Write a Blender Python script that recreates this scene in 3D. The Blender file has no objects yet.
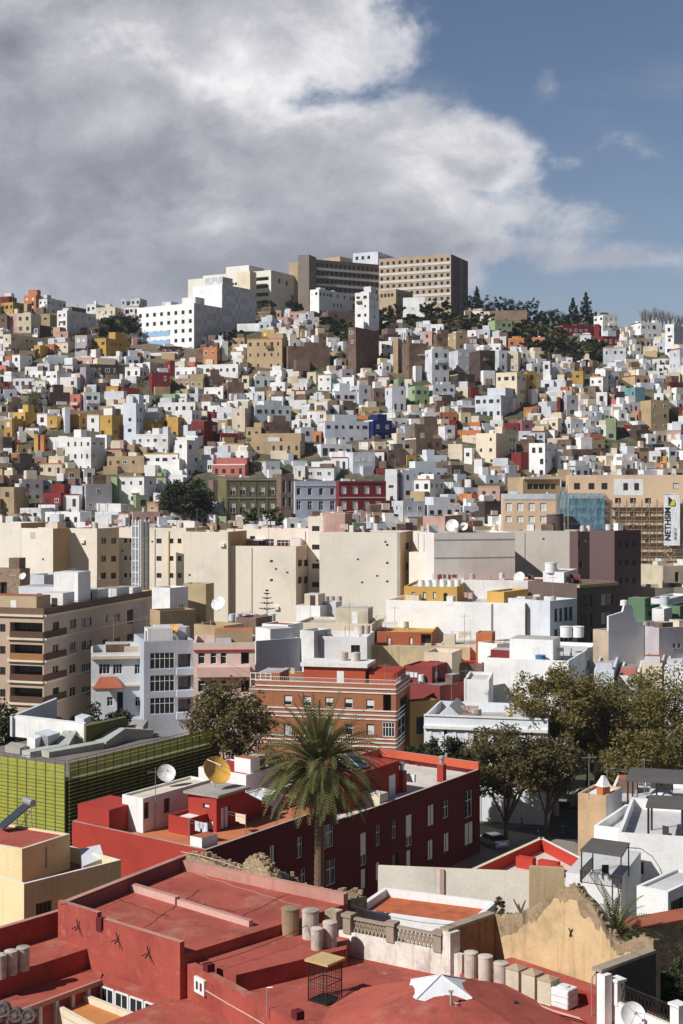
import bpy, math, random
from mathutils import Vector, Matrix, noise as mnoise
R = math.radians
rnd = random.Random(11)
SC = bpy.context.scene
COL = SC.collection
# lens of the photograph: focal length in pixels, eye level row, optical column, eye height in metres
F, HZ, CX, CZ = 1423.0, 485.0, 341.5, 45.0
V = Vector

def W(px, py, z):
    d = (CZ - z) * F / (py - HZ)
    return V(((px - CX) * d / F, d, z))
def D(px, py, d):
    return V(((px - CX) * d / F, d, CZ - (py - HZ) * d / F))
def lerp(a, b, t): return a + (b - a) * t
def interp(tab, x):
    if x <= tab[0][0]: return tab[0][1]
    for (a, b), (c, d) in zip(tab, tab[1:]):
        if x <= c: return b + (d - b) * (x - a) / (c - a)
    return tab[-1][1]

# ------------------------------------------------------------------ materials
MATS = {}
def _new(name):
    m = bpy.data.materials.new(name); m.use_nodes = True
    nt = m.node_tree; b = nt.nodes['Principled BSDF']
    return m, nt, b
def nd(nt, t, **kw):
    n = nt.nodes.new(t)
    for k, v in kw.items(): setattr(n, k, v)
    return n
def pos_node(nt, scale):
    g = nd(nt, 'ShaderNodeNewGeometry'); mp = nd(nt, 'ShaderNodeMapping')
    mp.inputs['Scale'].default_value = scale
    nt.links.new(g.outputs['Position'], mp.inputs['Vector'])
    return mp.outputs['Vector']
def noise_node(nt, vec, scale, detail=4, rough=.55):
    n = nd(nt, 'ShaderNodeTexNoise'); n.inputs['Scale'].default_value = scale
    n.inputs['Detail'].default_value = detail; n.inputs['Roughness'].default_value = rough
    nt.links.new(vec, n.inputs['Vector']); return n.outputs['Fac']
def ramp(nt, fac, stops):
    r = nd(nt, 'ShaderNodeValToRGB'); e = r.color_ramp.elements
    while len(e) < len(stops): e.new(.5)
    for el, (p, c) in zip(e, stops):
        el.position = p; el.color = (c[0], c[1], c[2], 1)
    nt.links.new(fac, r.inputs['Fac']); return r.outputs['Color']
def mix(nt, fac, a, b, mode='MIX'):
    m = nd(nt, 'ShaderNodeMix', data_type='RGBA', blend_type=mode)
    if isinstance(fac, (int, float)): m.inputs[0].default_value = fac
    else: nt.links.new(fac, m.inputs[0])
    for i, s in ((6, a), (7, b)):
        if isinstance(s, tuple): m.inputs[i].default_value = (s[0], s[1], s[2], 1)
        else: nt.links.new(s, m.inputs[i])
    return m.outputs[2]
def scl(c, k): return tuple(min(1, x * k) for x in c[:3])

def wallmat(key, c, dirt=.5, patch=.22, streak=1., rough=.92, dirtcol=None, bump=.15):
    """weathered painted plaster: faded patches, rain streaks, fine grain"""
    if key in MATS: return MATS[key]
    m, nt, b = _new(key)
    p = pos_node(nt, (1, 1, 1))
    big = noise_node(nt, p, patch, 5, .6)
    col = ramp(nt, big, [(.3, scl(c, 1 - .22 * dirt)), (.5, c), (.72, scl(c, 1 + .10 * dirt))])
    st = noise_node(nt, pos_node(nt, (1.6, 1.6, .12)), 1.0, 4, .65)
    dc = dirtcol or tuple(x * .45 + .02 for x in c)
    sm = nd(nt, 'ShaderNodeMapRange'); sm.inputs[1].default_value = .56; sm.inputs[2].default_value = .78
    sm.inputs[3].default_value = 0; sm.inputs[4].default_value = .55 * dirt * streak
    nt.links.new(st, sm.inputs[0])
    col = mix(nt, sm.outputs[0], col, dc)
    gr = noise_node(nt, p, 5.5, 3, .7)
    g2 = ramp(nt, gr, [(.3, (.86, .86, .86)), (.7, (1.06, 1.06, 1.06))])
    col = mix(nt, .8, col, g2, 'MULTIPLY')
    nt.links.new(col, b.inputs['Base Color']); b.inputs['Roughness'].default_value = rough
    b.inputs['Specular IOR Level'].default_value = .2
    bp = nd(nt, 'ShaderNodeBump'); bp.inputs['Strength'].default_value = bump; bp.inputs['Distance'].default_value = .05
    nt.links.new(gr, bp.inputs['Height']); nt.links.new(bp.outputs[0], b.inputs['Normal'])
    MATS[key] = m; return m
def plain(key, c, rough=.7, metal=0., var=.12, spec=.4):
    if key in MATS: return MATS[key]
    m, nt, b = _new(key)
    n = noise_node(nt, pos_node(nt, (1, 1, 1)), 2.3, 4, .6)
    col = ramp(nt, n, [(.3, scl(c, 1 - var)), (.7, scl(c, 1 + var))])
    nt.links.new(col, b.inputs['Base Color'])
    b.inputs['Roughness'].default_value = rough; b.inputs['Metallic'].default_value = metal
    b.inputs['Specular IOR Level'].default_value = spec
    MATS[key] = m; return m
def brickmat(key, c1, c2, mortar, scale=2.2, bw=.5, rh=.25):
    if key in MATS: return MATS[key]
    m, nt, b = _new(key)
    v = noise_node(nt, pos_node(nt, (1, 1, 1)), 2.2, 5, .65)
    w = nd(nt, 'ShaderNodeTexVoronoi'); w.inputs['Scale'].default_value = scale
    nt.links.new(pos_node(nt, (1, 1, 1.6)), w.inputs['Vector'])
    e = nd(nt, 'ShaderNodeTexVoronoi', feature='DISTANCE_TO_EDGE'); e.inputs['Scale'].default_value = scale
    nt.links.new(pos_node(nt, (1, 1, 1.6)), e.inputs['Vector'])
    bw_ = nd(nt, 'ShaderNodeRGBToBW'); nt.links.new(w.outputs['Color'], bw_.inputs[0])
    col = mix(nt, bw_.outputs[0], c1, c2)
    er = ramp(nt, e.outputs['Distance'], [(.02, (1, 1, 1)), (.09, (0, 0, 0))])
    col = mix(nt, er, col, mortar)
    col = mix(nt, .7, col, ramp(nt, v, [(.3, (.6, .6, .6)), (.7, (1.15, 1.12, 1.1))]), 'MULTIPLY')
    nt.links.new(col, b.inputs['Base Color']); b.inputs['Roughness'].default_value = .95
    bp = nd(nt, 'ShaderNodeBump'); bp.inputs['Strength'].default_value = .6; bp.inputs['Distance'].default_value = .08
    nt.links.new(e.outputs['Distance'], bp.inputs['Height']); nt.links.new(bp.outputs[0], b.inputs['Normal'])
    MATS[key] = m; return m
def leafmat(key, c1, c2, trans=.25):
    if key in MATS: return MATS[key]
    m, nt, b = _new(key)
    n = noise_node(nt, pos_node(nt, (1, 1, 1)), .55, 5, .7)
    col = ramp(nt, n, [(.32, c1), (.68, c2)])
    nt.links.new(col, b.inputs['Base Color']); b.inputs['Roughness'].default_value = .75
    b.inputs['Specular IOR Level'].default_value = .25
    t = nd(nt, 'ShaderNodeBsdfTranslucent'); nt.links.new(col, t.inputs['Color'])
    ms = nd(nt, 'ShaderNodeMixShader'); ms.inputs[0].default_value = trans
    nt.links.new(b.outputs[0], ms.inputs[1]); nt.links.new(t.outputs[0], ms.inputs[2])
    nt.links.new(ms.outputs[0], nt.nodes['Material Output'].inputs[0])
    MATS[key] = m; return m

RGB = dict(W=(.79, .775, .75), G=(.60, .62, .65), C=(.70, .60, .45), Y=(.54, .33, .09), T=(.46, .34, .20), O=(.52, .20, .09),
           R=(.22, .034, .032), P=(.58, .37, .31), B=(.64, .68, .73), N=(.20, .135, .10), D=(.085, .06, .052), L=(.44, .41, .43),
           E=(.30, .38, .22), Q=(.16, .31, .33), V=(.018, .03, .13), M=(.30, .14, .17), S=(.56, .19, .15), K=(.05, .05, .055), U=(.175, .155, .075))
CNAME = dict(W='white', G='pale grey', C='cream', Y='ochre yellow', T='tan', O='orange', R='dark red', P='pale pink', B='pale blue', N='brown',
             D='dark brown', L='lavender grey', E='green', Q='teal', V='navy blue', M='mauve', S='salmon', K='charcoal', U='olive')
def cm(code, var=0):
    c = RGB[code]; k = (.97, .86, 1.03)[var]
    return wallmat('plaster_%s_%d' % (CNAME[code].replace(' ', '_'), var), tuple(min(.86, x * k) for x in c), dirt=(.95, 1.35, .7)[var] if code in 'WGCB' else (2.0 if code in 'ND' else 1.1), patch=.5 if code in 'ND' else .22)
def roofcol(i):
    cs = [(.42, .40, .37), (.30, .25, .21), (.36, .12, .07), (.55, .54, .52), (.24, .22, .21), (.33, .27, .20)]
    return wallmat('roof_screed_%d' % i, cs[i], dirt=1.2)
M_RED_ROOF = wallmat('red_roof_paint', (.37, .085, .06), dirt=1.2, patch=.35, dirtcol=(.27, .10, .08), bump=.25)
def wear(m, col, scale, lo, hi, amt, stretch=(1, 1, 1), off=0):
    """worn or dusty blotches with a shape of their own"""
    nt = m.node_tree; b = nt.nodes['Principled BSDF']; old = b.inputs['Base Color'].links[0].from_socket
    n = noise_node(nt, pos_node(nt, stretch), scale, 6, .7); mr = nd(nt, 'ShaderNodeMapRange'); nt.links.new(n, mr.inputs[0]); mr.inputs[1].default_value = lo; mr.inputs[2].default_value = hi; mr.inputs[3].default_value = 0; mr.inputs[4].default_value = amt
    nt.links.new(mix(nt, mr.outputs[0], old, col), b.inputs['Base Color'])
wear(M_RED_ROOF, (.42, .25, .17), .23, .54, .70, .6); wear(M_RED_ROOF, (.15, .045, .04), .8, .56, .70, .65); wear(M_RED_ROOF, (.50, .21, .16), 3.5, .60, .75, .45); wear(M_RED_ROOF, (.10, .04, .035), .33, .63, .69, .5, (1, 1, 1)); wear(M_RED_ROOF, (.46, .30, .21), .55, .62, .7, .4)
M_RED_WALL = wallmat('red_wall_paint', (.35, .075, .055), dirt=1.2, patch=.5, dirtcol=(.22, .06, .05)); wear(M_RED_WALL, (.52, .22, .17), 1.3, .58, .74, .5); wear(M_RED_WALL, (.16, .05, .04), .7, .62, .75, .5, (1, 1, .3))
M_COPING = wallmat('pink_coping', (.46, .24, .19), dirt=1.4)
M_MAROON = wallmat('maroon_shade_and_seam', (.115, .016, .018), dirt=.6)  # long side's shade put into a darker red; also used for seams
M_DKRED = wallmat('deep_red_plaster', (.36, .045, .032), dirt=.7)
M_TERRA = wallmat('terracotta_floor', (.50, .17, .075), dirt=1.0)
M_GLASS = plain('window_glass', (.025, .028, .032), .12, 0, .2, .6)
M_WFRAME = plain('white_frame', (.72, .72, .70), .5)
M_DFRAME = plain('dark_frame', (.05, .04, .035), .5)
M_SHUT = plain('white_shutter', (.68, .67, .63), .6)
M_CONC = wallmat('bare_concrete', (.36, .33, .29), dirt=1.3)
M_TANK = wallmat('tank_fibre_cement', (.50, .44, .37), dirt=2.0, patch=.9, dirtcol=(.22, .17, .12)); wear(M_TANK, (.30, .24, .17), 1.6, .58, .70, .6, (1, 1, .4))
M_TANKD = wallmat('tank_old_fibre_cement', (.34, .24, .14), dirt=1.5)
M_IRON = plain('black_iron', (.025, .022, .02), .6, .3)
M_STEEL = plain('galvanised_steel', (.45, .46, .47), .45, .6)
M_WOODPOLE = plain('mast_grey', (.28, .27, .26), .5, .4)
M_DISH = plain('dish_white', (.72, .72, .70), .45)
M_BARK = wallmat('bark_brown', (.13, .085, .055), dirt=1.2)
M_BARKW = wallmat('bark_pale', (.42, .34, .26), dirt=1.2)
M_TILE = wallmat('roof_tile_red', (.36, .11, .06), dirt=1.2)

# ------------------------------------------------------------------ mesh building
class MB:
    def __init__(self): self.v = []; self.f = []; self.m = []
    def quad(self, pts, mi=0):
        n = len(self.v); self.v += [tuple(p) for p in pts]; self.f.append(tuple(range(n, n + len(pts)))); self.m.append(mi)
    def box(self, c, s, mi=0, rz=0, top=None):
        cx, cy, cz = c; sx, sy, sz = s[0] / 2, s[1] / 2, s[2] / 2; ca, sa = math.cos(rz), math.sin(rz); P = []
        for z in (-sz, sz):
            for x, y in ((-sx, -sy), (sx, -sy), (sx, sy), (-sx, sy)):
                P.append((cx + x * ca - y * sa, cy + x * sa + y * ca, cz + z))
        n = len(self.v); self.v += P
        for i, f in enumerate(((3, 2, 1, 0), (4, 5, 6, 7), (0, 1, 5, 4), (1, 2, 6, 5), (2, 3, 7, 6), (3, 0, 4, 7))):
            self.f.append(tuple(n + j for j in f)); self.m.append(top if (i == 1 and top is not None) else mi)
    def prism(self, pts, z0, z1, mi=0, top=None, bottom=False):
        """vertical prism over a CCW outline; z0/z1 number or list"""
        n = len(pts); Z0 = z0 if isinstance(z0, (list, tuple)) else [z0] * n; Z1 = z1 if isinstance(z1, (list, tuple)) else [z1] * n
        area = sum(pts[i][0] * pts[(i + 1) % n][1] - pts[(i + 1) % n][0] * pts[i][1] for i in range(n))
        idx = list(range(n)) if area > 0 else list(range(n))[::-1]
        P0 = [(pts[i][0], pts[i][1], Z0[i]) for i in idx]; P1 = [(pts[i][0], pts[i][1], Z1[i]) for i in idx]
        for i in range(n):
            j = (i + 1) % n; self.quad((P0[i], P0[j], P1[j], P1[i]), mi)
        self.quad(P1, mi if top is None else top)
        if bottom: self.quad(P0[::-1], mi)
    def tube(self, a, b, r0, r1=None, mi=0, seg=8, caps=True):
        a, b = V(a), V(b); r1 = r0 if r1 is None else r1; d = (b - a)
        if d.length < 1e-6: return
        d.normalize(); u = d.orthogonal().normalized(); w = d.cross(u); n = len(self.v)
        for p, r in ((a, r0), (b, r1)):
            for i in range(seg):
                t = 2 * math.pi * i / seg; q = p + u * (r * math.cos(t)) + w * (r * math.sin(t)); self.v.append(tuple(q))
        for i in range(seg):
            j = (i + 1) % seg; self.f.append((n + i, n + j, n + seg + j, n + seg + i)); self.m.append(mi)
        if caps:
            self.f.append(tuple(n + i for i in range(seg))[::-1]); self.m.append(mi)
            self.f.append(tuple(n + seg + i for i in range(seg))); self.m.append(mi)
    def lathe(self, prof, o=(0, 0, 0), mi=0, seg=16, mat=None):
        n = len(self.v); k = len(prof)
        for r, z in prof:
            for i in range(seg):
                t = 2 * math.pi * i / seg; p = V((r * math.cos(t), r * math.sin(t), z))
                if mat is not None: p = mat @ p
                self.v.append((p[0] + o[0], p[1] + o[1], p[2] + o[2]))
        for a in range(k - 1):
            for i in range(seg):
                j = (i + 1) % seg; self.f.append((n + a * seg + i, n + a * seg + j, n + (a + 1) * seg + j, n + (a + 1) * seg + i)); self.m.append(mi)
    def build(self, name, mats, parent=None, origin=(0, 0, 0), smooth=False):
        me = bpy.data.meshes.new(name); ox, oy, oz = origin
        me.from_pydata([(x - ox, y - oy, z - oz) for x, y, z in self.v], [], self.f)
        for m in (mats if isinstance(mats, (list, tuple)) else [mats]): me.materials.append(m)
        me.polygons.foreach_set('material_index', self.m)
        if smooth: me.polygons.foreach_set('use_smooth', [True] * len(self.f))
        me.update()
        o = bpy.data.objects.new(name, me); COL.objects.link(o)
        if parent is not None: o.parent = parent
        else: o.location = origin
        return o
def tag(o, label=None, cat=None, group=None, kind=None):
    if label: o['label'] = label
    if cat: o['category'] = cat
    if group: o['group'] = group
    if kind: o['kind'] = kind
    return o
def root(name, label, cat, loc, group=None, rz=0):
    o = bpy.data.objects.new(name, None); o.empty_display_size = .5; COL.objects.link(o)
    o.location = loc; o.rotation_euler = (0, 0, rz)
    return tag(o, label, cat, group, 'thing')
def inst(me, name, parent=None, loc=(0, 0, 0), rz=0, s=(1, 1, 1)):
    o = bpy.data.objects.new(name, me); COL.objects.link(o); o.parent = parent
    o.location = loc; o.rotation_euler = (0, 0, rz); o.scale = s; return o
def copy_tree(o, parent=None):
    c = o.copy(); COL.objects.link(c); c.parent = parent
    for ch in list(o.children): copy_tree(ch, c)
    return c

# ------------------------------------------------------------------ buildings
def inset(poly, t):
    n = len(poly); out = []
    for i in range(n):
        a, b, c = V(poly[i - 1]), V(poly[i]), V(poly[(i + 1) % n])
        e1 = (b - a).normalized(); e2 = (c - b).normalized()
        n1 = V((-e1.y, e1.x)); n2 = V((-e2.y, e2.x)); bis = (n1 + n2)
        k = bis.dot(n1)
        out.append(b + bis * (t / max(.35, k)))
    return out
ALLB = []
class Bld:
    """a building over a CCW outline with real window openings, parapet and roof"""
    def __init__(s, name, label, cat, foot, z0, z1, wall, roof, parapet=.8, t=.25, group=None, edgemats=None, coping=None):
        s.foot = [V((p[0], p[1])) for p in foot]; n = len(s.foot)
        if sum(s.foot[i].x * s.foot[(i + 1) % n].y - s.foot[(i + 1) % n].x * s.foot[i].y for i in range(n)) < 0: s.foot.reverse()
        s.z0, s.z1, s.par, s.t = z0, z1, parapet, t
        c = sum(s.foot, V((0, 0))) / n
        s.o = V((c.x, c.y, z0)); s.root = root(name, label, cat, s.o, group)
        ALLB.append(s); s.wall, s.roof, s.coping = wall, roof, coping or wall
        s.edgemats = edgemats or {}; s.op = {i: [] for i in range(n)}; s.extra = []
    def edge(s, i):
        a, b = s.foot[i], s.foot[(i + 1) % len(s.foot)]; e = (b - a); L = e.length; e.normalize(); return a, e, L, V((e.y, -e.x))
    def uz(s, i, px, py):
        a, e, L, nn = s.edge(i); k = (px - CX) / F; t = (k * a.y - a.x) / (e.x - k * e.y); Y = a.y + t * e.y
        return t, CZ - (py - HZ) * Y / F
    def pt(s, i, u, z, out=0.):
        a, e, L, nn = s.edge(i); p = a + e * u + nn * out; return V((p.x, p.y, z))
    def win(s, i, x0, y0, x1, y1, st='f', **kw):
        u0, zt = s.uz(i, x0, y0); u1, zb = s.uz(i, x1, y1)
        if u0 > u1: u0, u1 = u1, u0
        s.add(i, u0, u1, zb, zt, st, **kw)
    def add(s, i, u0, u1, z0, z1, st='f', **kw):
        a, e, L, nn = s.edge(i)
        u0 = max(.06, u0); u1 = min(L - .06, u1); z0 = max(s.z0 + .05, z0); z1 = min(s.z1 - .1, z1)
        if u1 - u0 < .25 or z1 - z0 < .25: return
        for o in s.op[i]:
            if u0 < o[1] + .03 and u1 > o[0] - .03 and z0 < o[3] + .03 and z1 > o[2] - .03: return
        s.op[i].append((u0, u1, z0, z1, st, kw))
    def grid(s, i, cols, rows, w, h, zt, dz, u0=None, u1=None, st='f', skip=.0):
        a, e, L, nn = s.edge(i); u0 = 1.0 if u0 is None else u0; u1 = L - 1.0 if u1 is None else u1
        for r in range(rows):
            for c in range(cols):
                if rnd.random() < skip: continue
                u = lerp(u0, u1, (c + .5) / cols); z = zt - r * dz
                s.add(i, u - w / 2, u + w / 2, z - h, z, st if isinstance(st, str) and len(st) == 1 else rnd.choice(st))
    def box_on(s, i, u0, u1, z0, z1, out, mat, name, lab=None):
        a, e, L, nn = s.edge(i); mb = MB(); c = a + e * ((u0 + u1) / 2) + nn * (out / 2 + .003)
        mb.box((c.x, c.y, (z0 + z1) / 2), (u1 - u0, out, z1 - z0), 0, math.atan2(e.y, e.x))
        o = mb.build(name, mat, s.root, s.o)
        if lab: o['label'] = lab
        return o
    def band(s, i, py0, py1, x, mat, name='string_course', out=.12):
        """a projecting band whose height is read at column x"""
        a, e, L, nn = s.edge(i); _, zt = s.uz(i, x, py0); _, zb = s.uz(i, x, py1)
        return s.box_on(i, .02, L - .02, zb, zt, out, mat, name)
    def done(s, roofz=None, depth=.18):
        mb = MB(); n = len(s.foot); mats = [s.wall, s.coping]
        for k, i in enumerate(s.edgemats): mats.append(s.edgemats[i])
        mi_of = {i: 2 + k for k, i in enumerate(s.edgemats)}
        rz = s.z1 - s.par if roofz is None else roofz
        for i in range(n):
            a, e, L, nn = s.edge(i); ops = s.op[i]; mi = mi_of.get(i, 0)
            us = sorted(set([0., L] + [o[0] for o in ops] + [o[1] for o in ops])); zs = sorted(set([s.z0, s.z1] + [o[2] for o in ops] + [o[3] for o in ops]))
            # rows merged where free
            for zi in range(len(zs) - 1):
                za, zb = zs[zi], zs[zi + 1]; zc = (za + zb) / 2; start = None
                for ui in range(len(us) - 1):
                    uc = (us[ui] + us[ui + 1]) / 2
                    hole = any(o[0] < uc < o[1] and o[2] < zc < o[3] for o in ops)
                    if not hole and start is None: start = us[ui]
                    if (hole or ui == len(us) - 2) and start is not None:
                        end = us[ui] if hole else us[ui + 1]
                        mb.quad((s.pt(i, start, za), s.pt(i, end, za), s.pt(i, end, zb), s.pt(i, start, zb)), mi); start = None
            for (u0, u1, z0, z1, st, kw) in ops:
                dd = -kw.get('depth', depth)
                A, B, C_, D_ = (u0, z0), (u1, z0), (u1, z1), (u0, z1)
                for p, q in ((A, B), (B, C_), (C_, D_), (D_, A)):
                    mb.quad((s.pt(i, p[0], p[1]), s.pt(i, p[0], p[1], dd), s.pt(i, q[0], q[1], dd), s.pt(i, q[0], q[1])), mi)
                s.window(i, u0, u1, z0, z1, st, dd, kw)
        inn = inset(s.foot, s.t)
        if s.par > 0:
            for i in range(n):
                j = (i + 1) % n; a, b, c, d = s.foot[i], s.foot[j], inn[j], inn[i]
                mb.quad(((a.x, a.y, s.z1), (b.x, b.y, s.z1), (c.x, c.y, s.z1), (d.x, d.y, s.z1)), 1)
                mb.quad(((d.x, d.y, s.z1), (c.x, c.y, s.z1), (c.x, c.y, rz), (d.x, d.y, rz)), 0)
        mb.build('wall', mats, s.root, s.o)
        rb = MB(); pl = inn if s.par > 0 else s.foot
        rb.quad([(p.x, p.y, rz) for p in pl]); rb.build('roof', s.roof, s.root, s.o)
        for f in s.extra: f()
        return s
    def window(s, i, u0, u1, z0, z1, st, dd, kw):
        w, h = u1 - u0, z1 - z0; a, e, L, nn = s.edge(i); rz = math.atan2(e.y, e.x); ft = min(.07, w * .12)
        def bx(mb, ua, ub, za, zb, d0, d1):
            c = a + e * ((ua + ub) / 2) + nn * ((d0 + d1) / 2); mb.box((c.x, c.y, (za + zb) / 2), (ub - ua, abs(d1 - d0), zb - za), 0, rz)
        fr = MB(); fm = kw.get('frame', M_WFRAME if st in 'fbw' else M_DFRAME)
        bx(fr, u0, u0 + ft, z0, z1, dd, dd + .06); bx(fr, u1 - ft, u1, z0, z1, dd, dd + .06)
        bx(fr, u0 + ft, u1 - ft, z1 - ft, z1, dd, dd + .06); bx(fr, u0 + ft, u1 - ft, z0, z0 + ft, dd, dd + .06)
        nm = kw.get('mull', max(0, round(w / .75) - 1) if st in 'fbw' else (1 if w > 1.1 else 0))
        for k in range(nm):
            u = u0 + w * (k + 1) / (nm + 1); bx(fr, u - ft / 2, u + ft / 2, z0 + ft, z1 - ft, dd, dd + .055)
        if st == 'w': bx(fr, u0 + ft, u1 - ft, z0 + h * .62, z0 + h * .62 + ft, dd, dd + .05)
        f = fr.build(kw.get('name', 'window'), fm, s.root, s.o)
        pb = MB(); pm = kw.get('pane', M_SHUT if st == 's' else M_GLASS); q = dd + .012
        if st == 'b':
            zm = z0 + h * rnd.uniform(.3, .6)
            bl = MB(); bl.quad((s.pt(i, u0 + ft, zm, q + .02), s.pt(i, u1 - ft, zm, q + .02), s.pt(i, u1 - ft, z1 - ft, q + .02), s.pt(i, u0 + ft, z1 - ft, q + .02)))
            bl.build('blind', M_SHUT, f, s.o)
        pb.quad((s.pt(i, u0 + ft * .5, z0 + ft * .5, q), s.pt(i, u1 - ft * .5, z0 + ft * .5, q), s.pt(i, u1 - ft * .5, z1 - ft * .5, q), s.pt(i, u0 + ft * .5, z1 - ft * .5, q)))
        pb.build('shutter' if st == 's' else 'pane', pm, f, s.o)
        if kw.get('sill', st in 'f'): s.sill(i, u0, u1, z0, f)
    def sill(s, i, u0, u1, z, par):
        a, e, L, nn = s.edge(i); mb = MB(); c = a + e * ((u0 + u1) / 2) + nn * .045
        mb.box((c.x, c.y, z - .045), (u1 - u0 + .16, .09, .08), 0, math.atan2(e.y, e.x)); mb.build('sill', s.coping, par, s.o)
    def part(s, mb, name, mat, label=None, smooth=False):
        o = mb.build(name, mat, s.root, s.o, smooth)
        if label: o['label'] = label
        return o
def corner_foot(x0, xs, x1, d, th, dl=None, dr=None, mx=None):
    """outline from the near corner's column xs at depth d; left face seen out to column x0, right face to x1"""
    c = V(((xs - CX) * d / F, d))
    if dr is None:              # turn the block until its right face really spans to x1
        while th < 80:
            k = (x1 - CX) / F; e = V((math.sin(R(th)), math.cos(R(th)))); q = e.x - k * e.y
            if q > 1e-3 and 0 < (k * c.y - c.x) / q < (24 if th < 40 else 60) * (1 if mx is None else mx / 24): break
            th += 1
    th = R(th); el = V((-math.cos(th), math.sin(th))); er = V((math.sin(th), math.cos(th)))
    def solve(e, px):
        k = (px - CX) / F; return (k * c.y - c.x) / (e.x - k * e.y)
    tl = dl if dl is not None else solve(el, x0); tr = dr if dr is not None else solve(er, x1)
    l, r = c + el * tl, c + er * tr
    return [l, c, r, l + r - c]
def B(name, label, cat, x0, xs, x1, yt, d, zb, th, wall, roof, dl=None, dr=None, mx=None, **kw):
    foot = corner_foot(x0, xs, x1, d, th, dl, dr, mx); z1 = CZ - (yt - HZ) * d / F
    return Bld(name, label, cat, foot, zb, z1, wall, roof, **kw)      # edge 0 = left face, edge 1 = right face
def roof_room(b, u, v, w, dp, h, wall, roof, name='rooftop_room', base=None, label=None, door=True):
    """a room standing on a building's roof; u along edge 0 from the near corner leftwards, v along edge 1"""
    c = b.foot[1]; l0 = (b.foot[0] - c).length - .3; l1 = (b.foot[2] - c).length - .3; w = min(w, l0 - .2); dp = min(dp, l1 - .2); u = max(.05, min(u, l0 - w)); v = max(.05, min(v, l1 - dp))
    e0 = (b.foot[0] - c).normalized(); e1 = (b.foot[2] - c).normalized()
    p = c + e0 * u + e1 * v; z = (b.z1 - b.par if base is None else base)
    pts = [p + e0 * w, p, p + e1 * dp, p + e0 * w + e1 * dp]; mb = MB(); mb.prism(pts, z - .02, z + h, 0, 1)
    o = b.part(mb, name, [wall, roof], label)
    if door:
        ang = math.atan2(-e0.y, -e0.x); n0 = V((-e1.x, -e1.y)); q = p + e0 * (w * .4) + n0 * .02; m2 = MB()
        m2.box((q.x, q.y, z + 1.0), (min(.9, w * .4), .05, 2.0), 0, ang); m2.build('door', M_DFRAME if rnd.random() < .5 else M_WFRAME, o, b.o)
    return o
SKY_STR = 0.075
SKY_TINT = (.90, .86, .88)
CLOUD_K = 1.15
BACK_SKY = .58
HAZE = .00009
EXPO = .16
# ------------------------------------------------------------------ camera, sun, sky
cam = bpy.data.cameras.new('camera'); co = bpy.data.objects.new('camera', cam); COL.objects.link(co); SC.camera = co
co.location = (0, 0, CZ); co.rotation_euler = (R(90), 0, 0); cam.sensor_fit = 'VERTICAL'; cam.sensor_height = 36; cam.lens = F / 1024 * 36
cam.shift_y = -(512 - HZ) / 1024; cam.clip_end = 8000; cam.clip_start = .5
SUN_AZ, SUN_EL = R(57), R(40)       # measured from behind the camera round to its left
sv = V((-math.sin(SUN_AZ) * math.cos(SUN_EL), -math.cos(SUN_AZ) * math.cos(SUN_EL), math.sin(SUN_EL)))
sl = bpy.data.lights.new('sun', 'SUN'); sl.energy = 4.8; sl.angle = R(.53); sl.color = (1, .975, .945)
so = bpy.data.objects.new('sun', sl); COL.objects.link(so); so.rotation_euler = (-sv).to_track_quat('-Z', 'Y').to_euler(); so.location = (-200, -80, 260)
SC.view_settings.view_transform = 'Standard'; SC.view_settings.look = 'None'; SC.view_settings.gamma = 1; SC.view_settings.exposure = EXPO
wd = bpy.data.worlds.new('World'); SC.world = wd; wd.use_nodes = True
nt = wd.node_tree; bg = nt.nodes['Background']
sky = nt.nodes.new('ShaderNodeTexSky'); sky.sky_type = 'NISHITA'; sky.sun_disc = False; sky.sun_elevation = SUN_EL
sky.sun_rotation = math.atan2(sv.x, sv.y); sky.altitude = 800; sky.air_density = 1.0; sky.dust_density = .3; sky.ozone_density = 1.5
tc = nd(nt, 'ShaderNodeTexCoord'); sx = nd(nt, 'ShaderNodeSeparateXYZ'); nt.links.new(tc.outputs['Generated'], sx.inputs[0])
def M(op, a, b=None, c=None):
    n = nd(nt, 'ShaderNodeMath', operation=op)
    for i, q in enumerate((a, b, c)):
        if q is None: continue
        if isinstance(q, (int, float)): n.inputs[i].default_value = q
        else: nt.links.new(q, n.inputs[i])
    return n.outputs[0]
ya = M('MAXIMUM', M('ABSOLUTE', sx.outputs['Y']), .12)
tx = M('DIVIDE', sx.outputs['X'], ya); tz = M('DIVIDE', sx.outputs['Z'], ya)
cv = nd(nt, 'ShaderNodeCombineXYZ'); nt.links.new(tx, cv.inputs[0]); nt.links.new(tz, cv.inputs[1])
def wnoise(scale, off, detail, rough, stretch=(1, 1.25, 1)):
    mp = nd(nt, 'ShaderNodeMapping'); mp.inputs['Location'].default_value = off; mp.inputs['Scale'].default_value = stretch
    nt.links.new(cv.outputs[0], mp.inputs[0]); n = nd(nt, 'ShaderNodeTexNoise'); n.inputs['Scale'].default_value = scale
    n.inputs['Detail'].default_value = detail; n.inputs['Roughness'].default_value = rough; n.inputs['Distortion'].default_value = .25
    nt.links.new(mp.outputs[0], n.inputs[0]); return n.outputs['Fac']
def blob(px, py, rx, ry, k=1.):
    a = M('DIVIDE', M('SUBTRACT', tx, (px - CX) / F), rx / F); b = M('DIVIDE', M('SUBTRACT', tz, (HZ - py) / F), ry / F)
    return M('MULTIPLY', M('SUBTRACT', 1, M('SQRT', M('ADD', M('MULTIPLY', a, a), M('MULTIPLY', b, b)))), k)
def mx(*a):
    r = a[0]
    for q in a[1:]: r = M('MAXIMUM', r, q)
    return r
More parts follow.
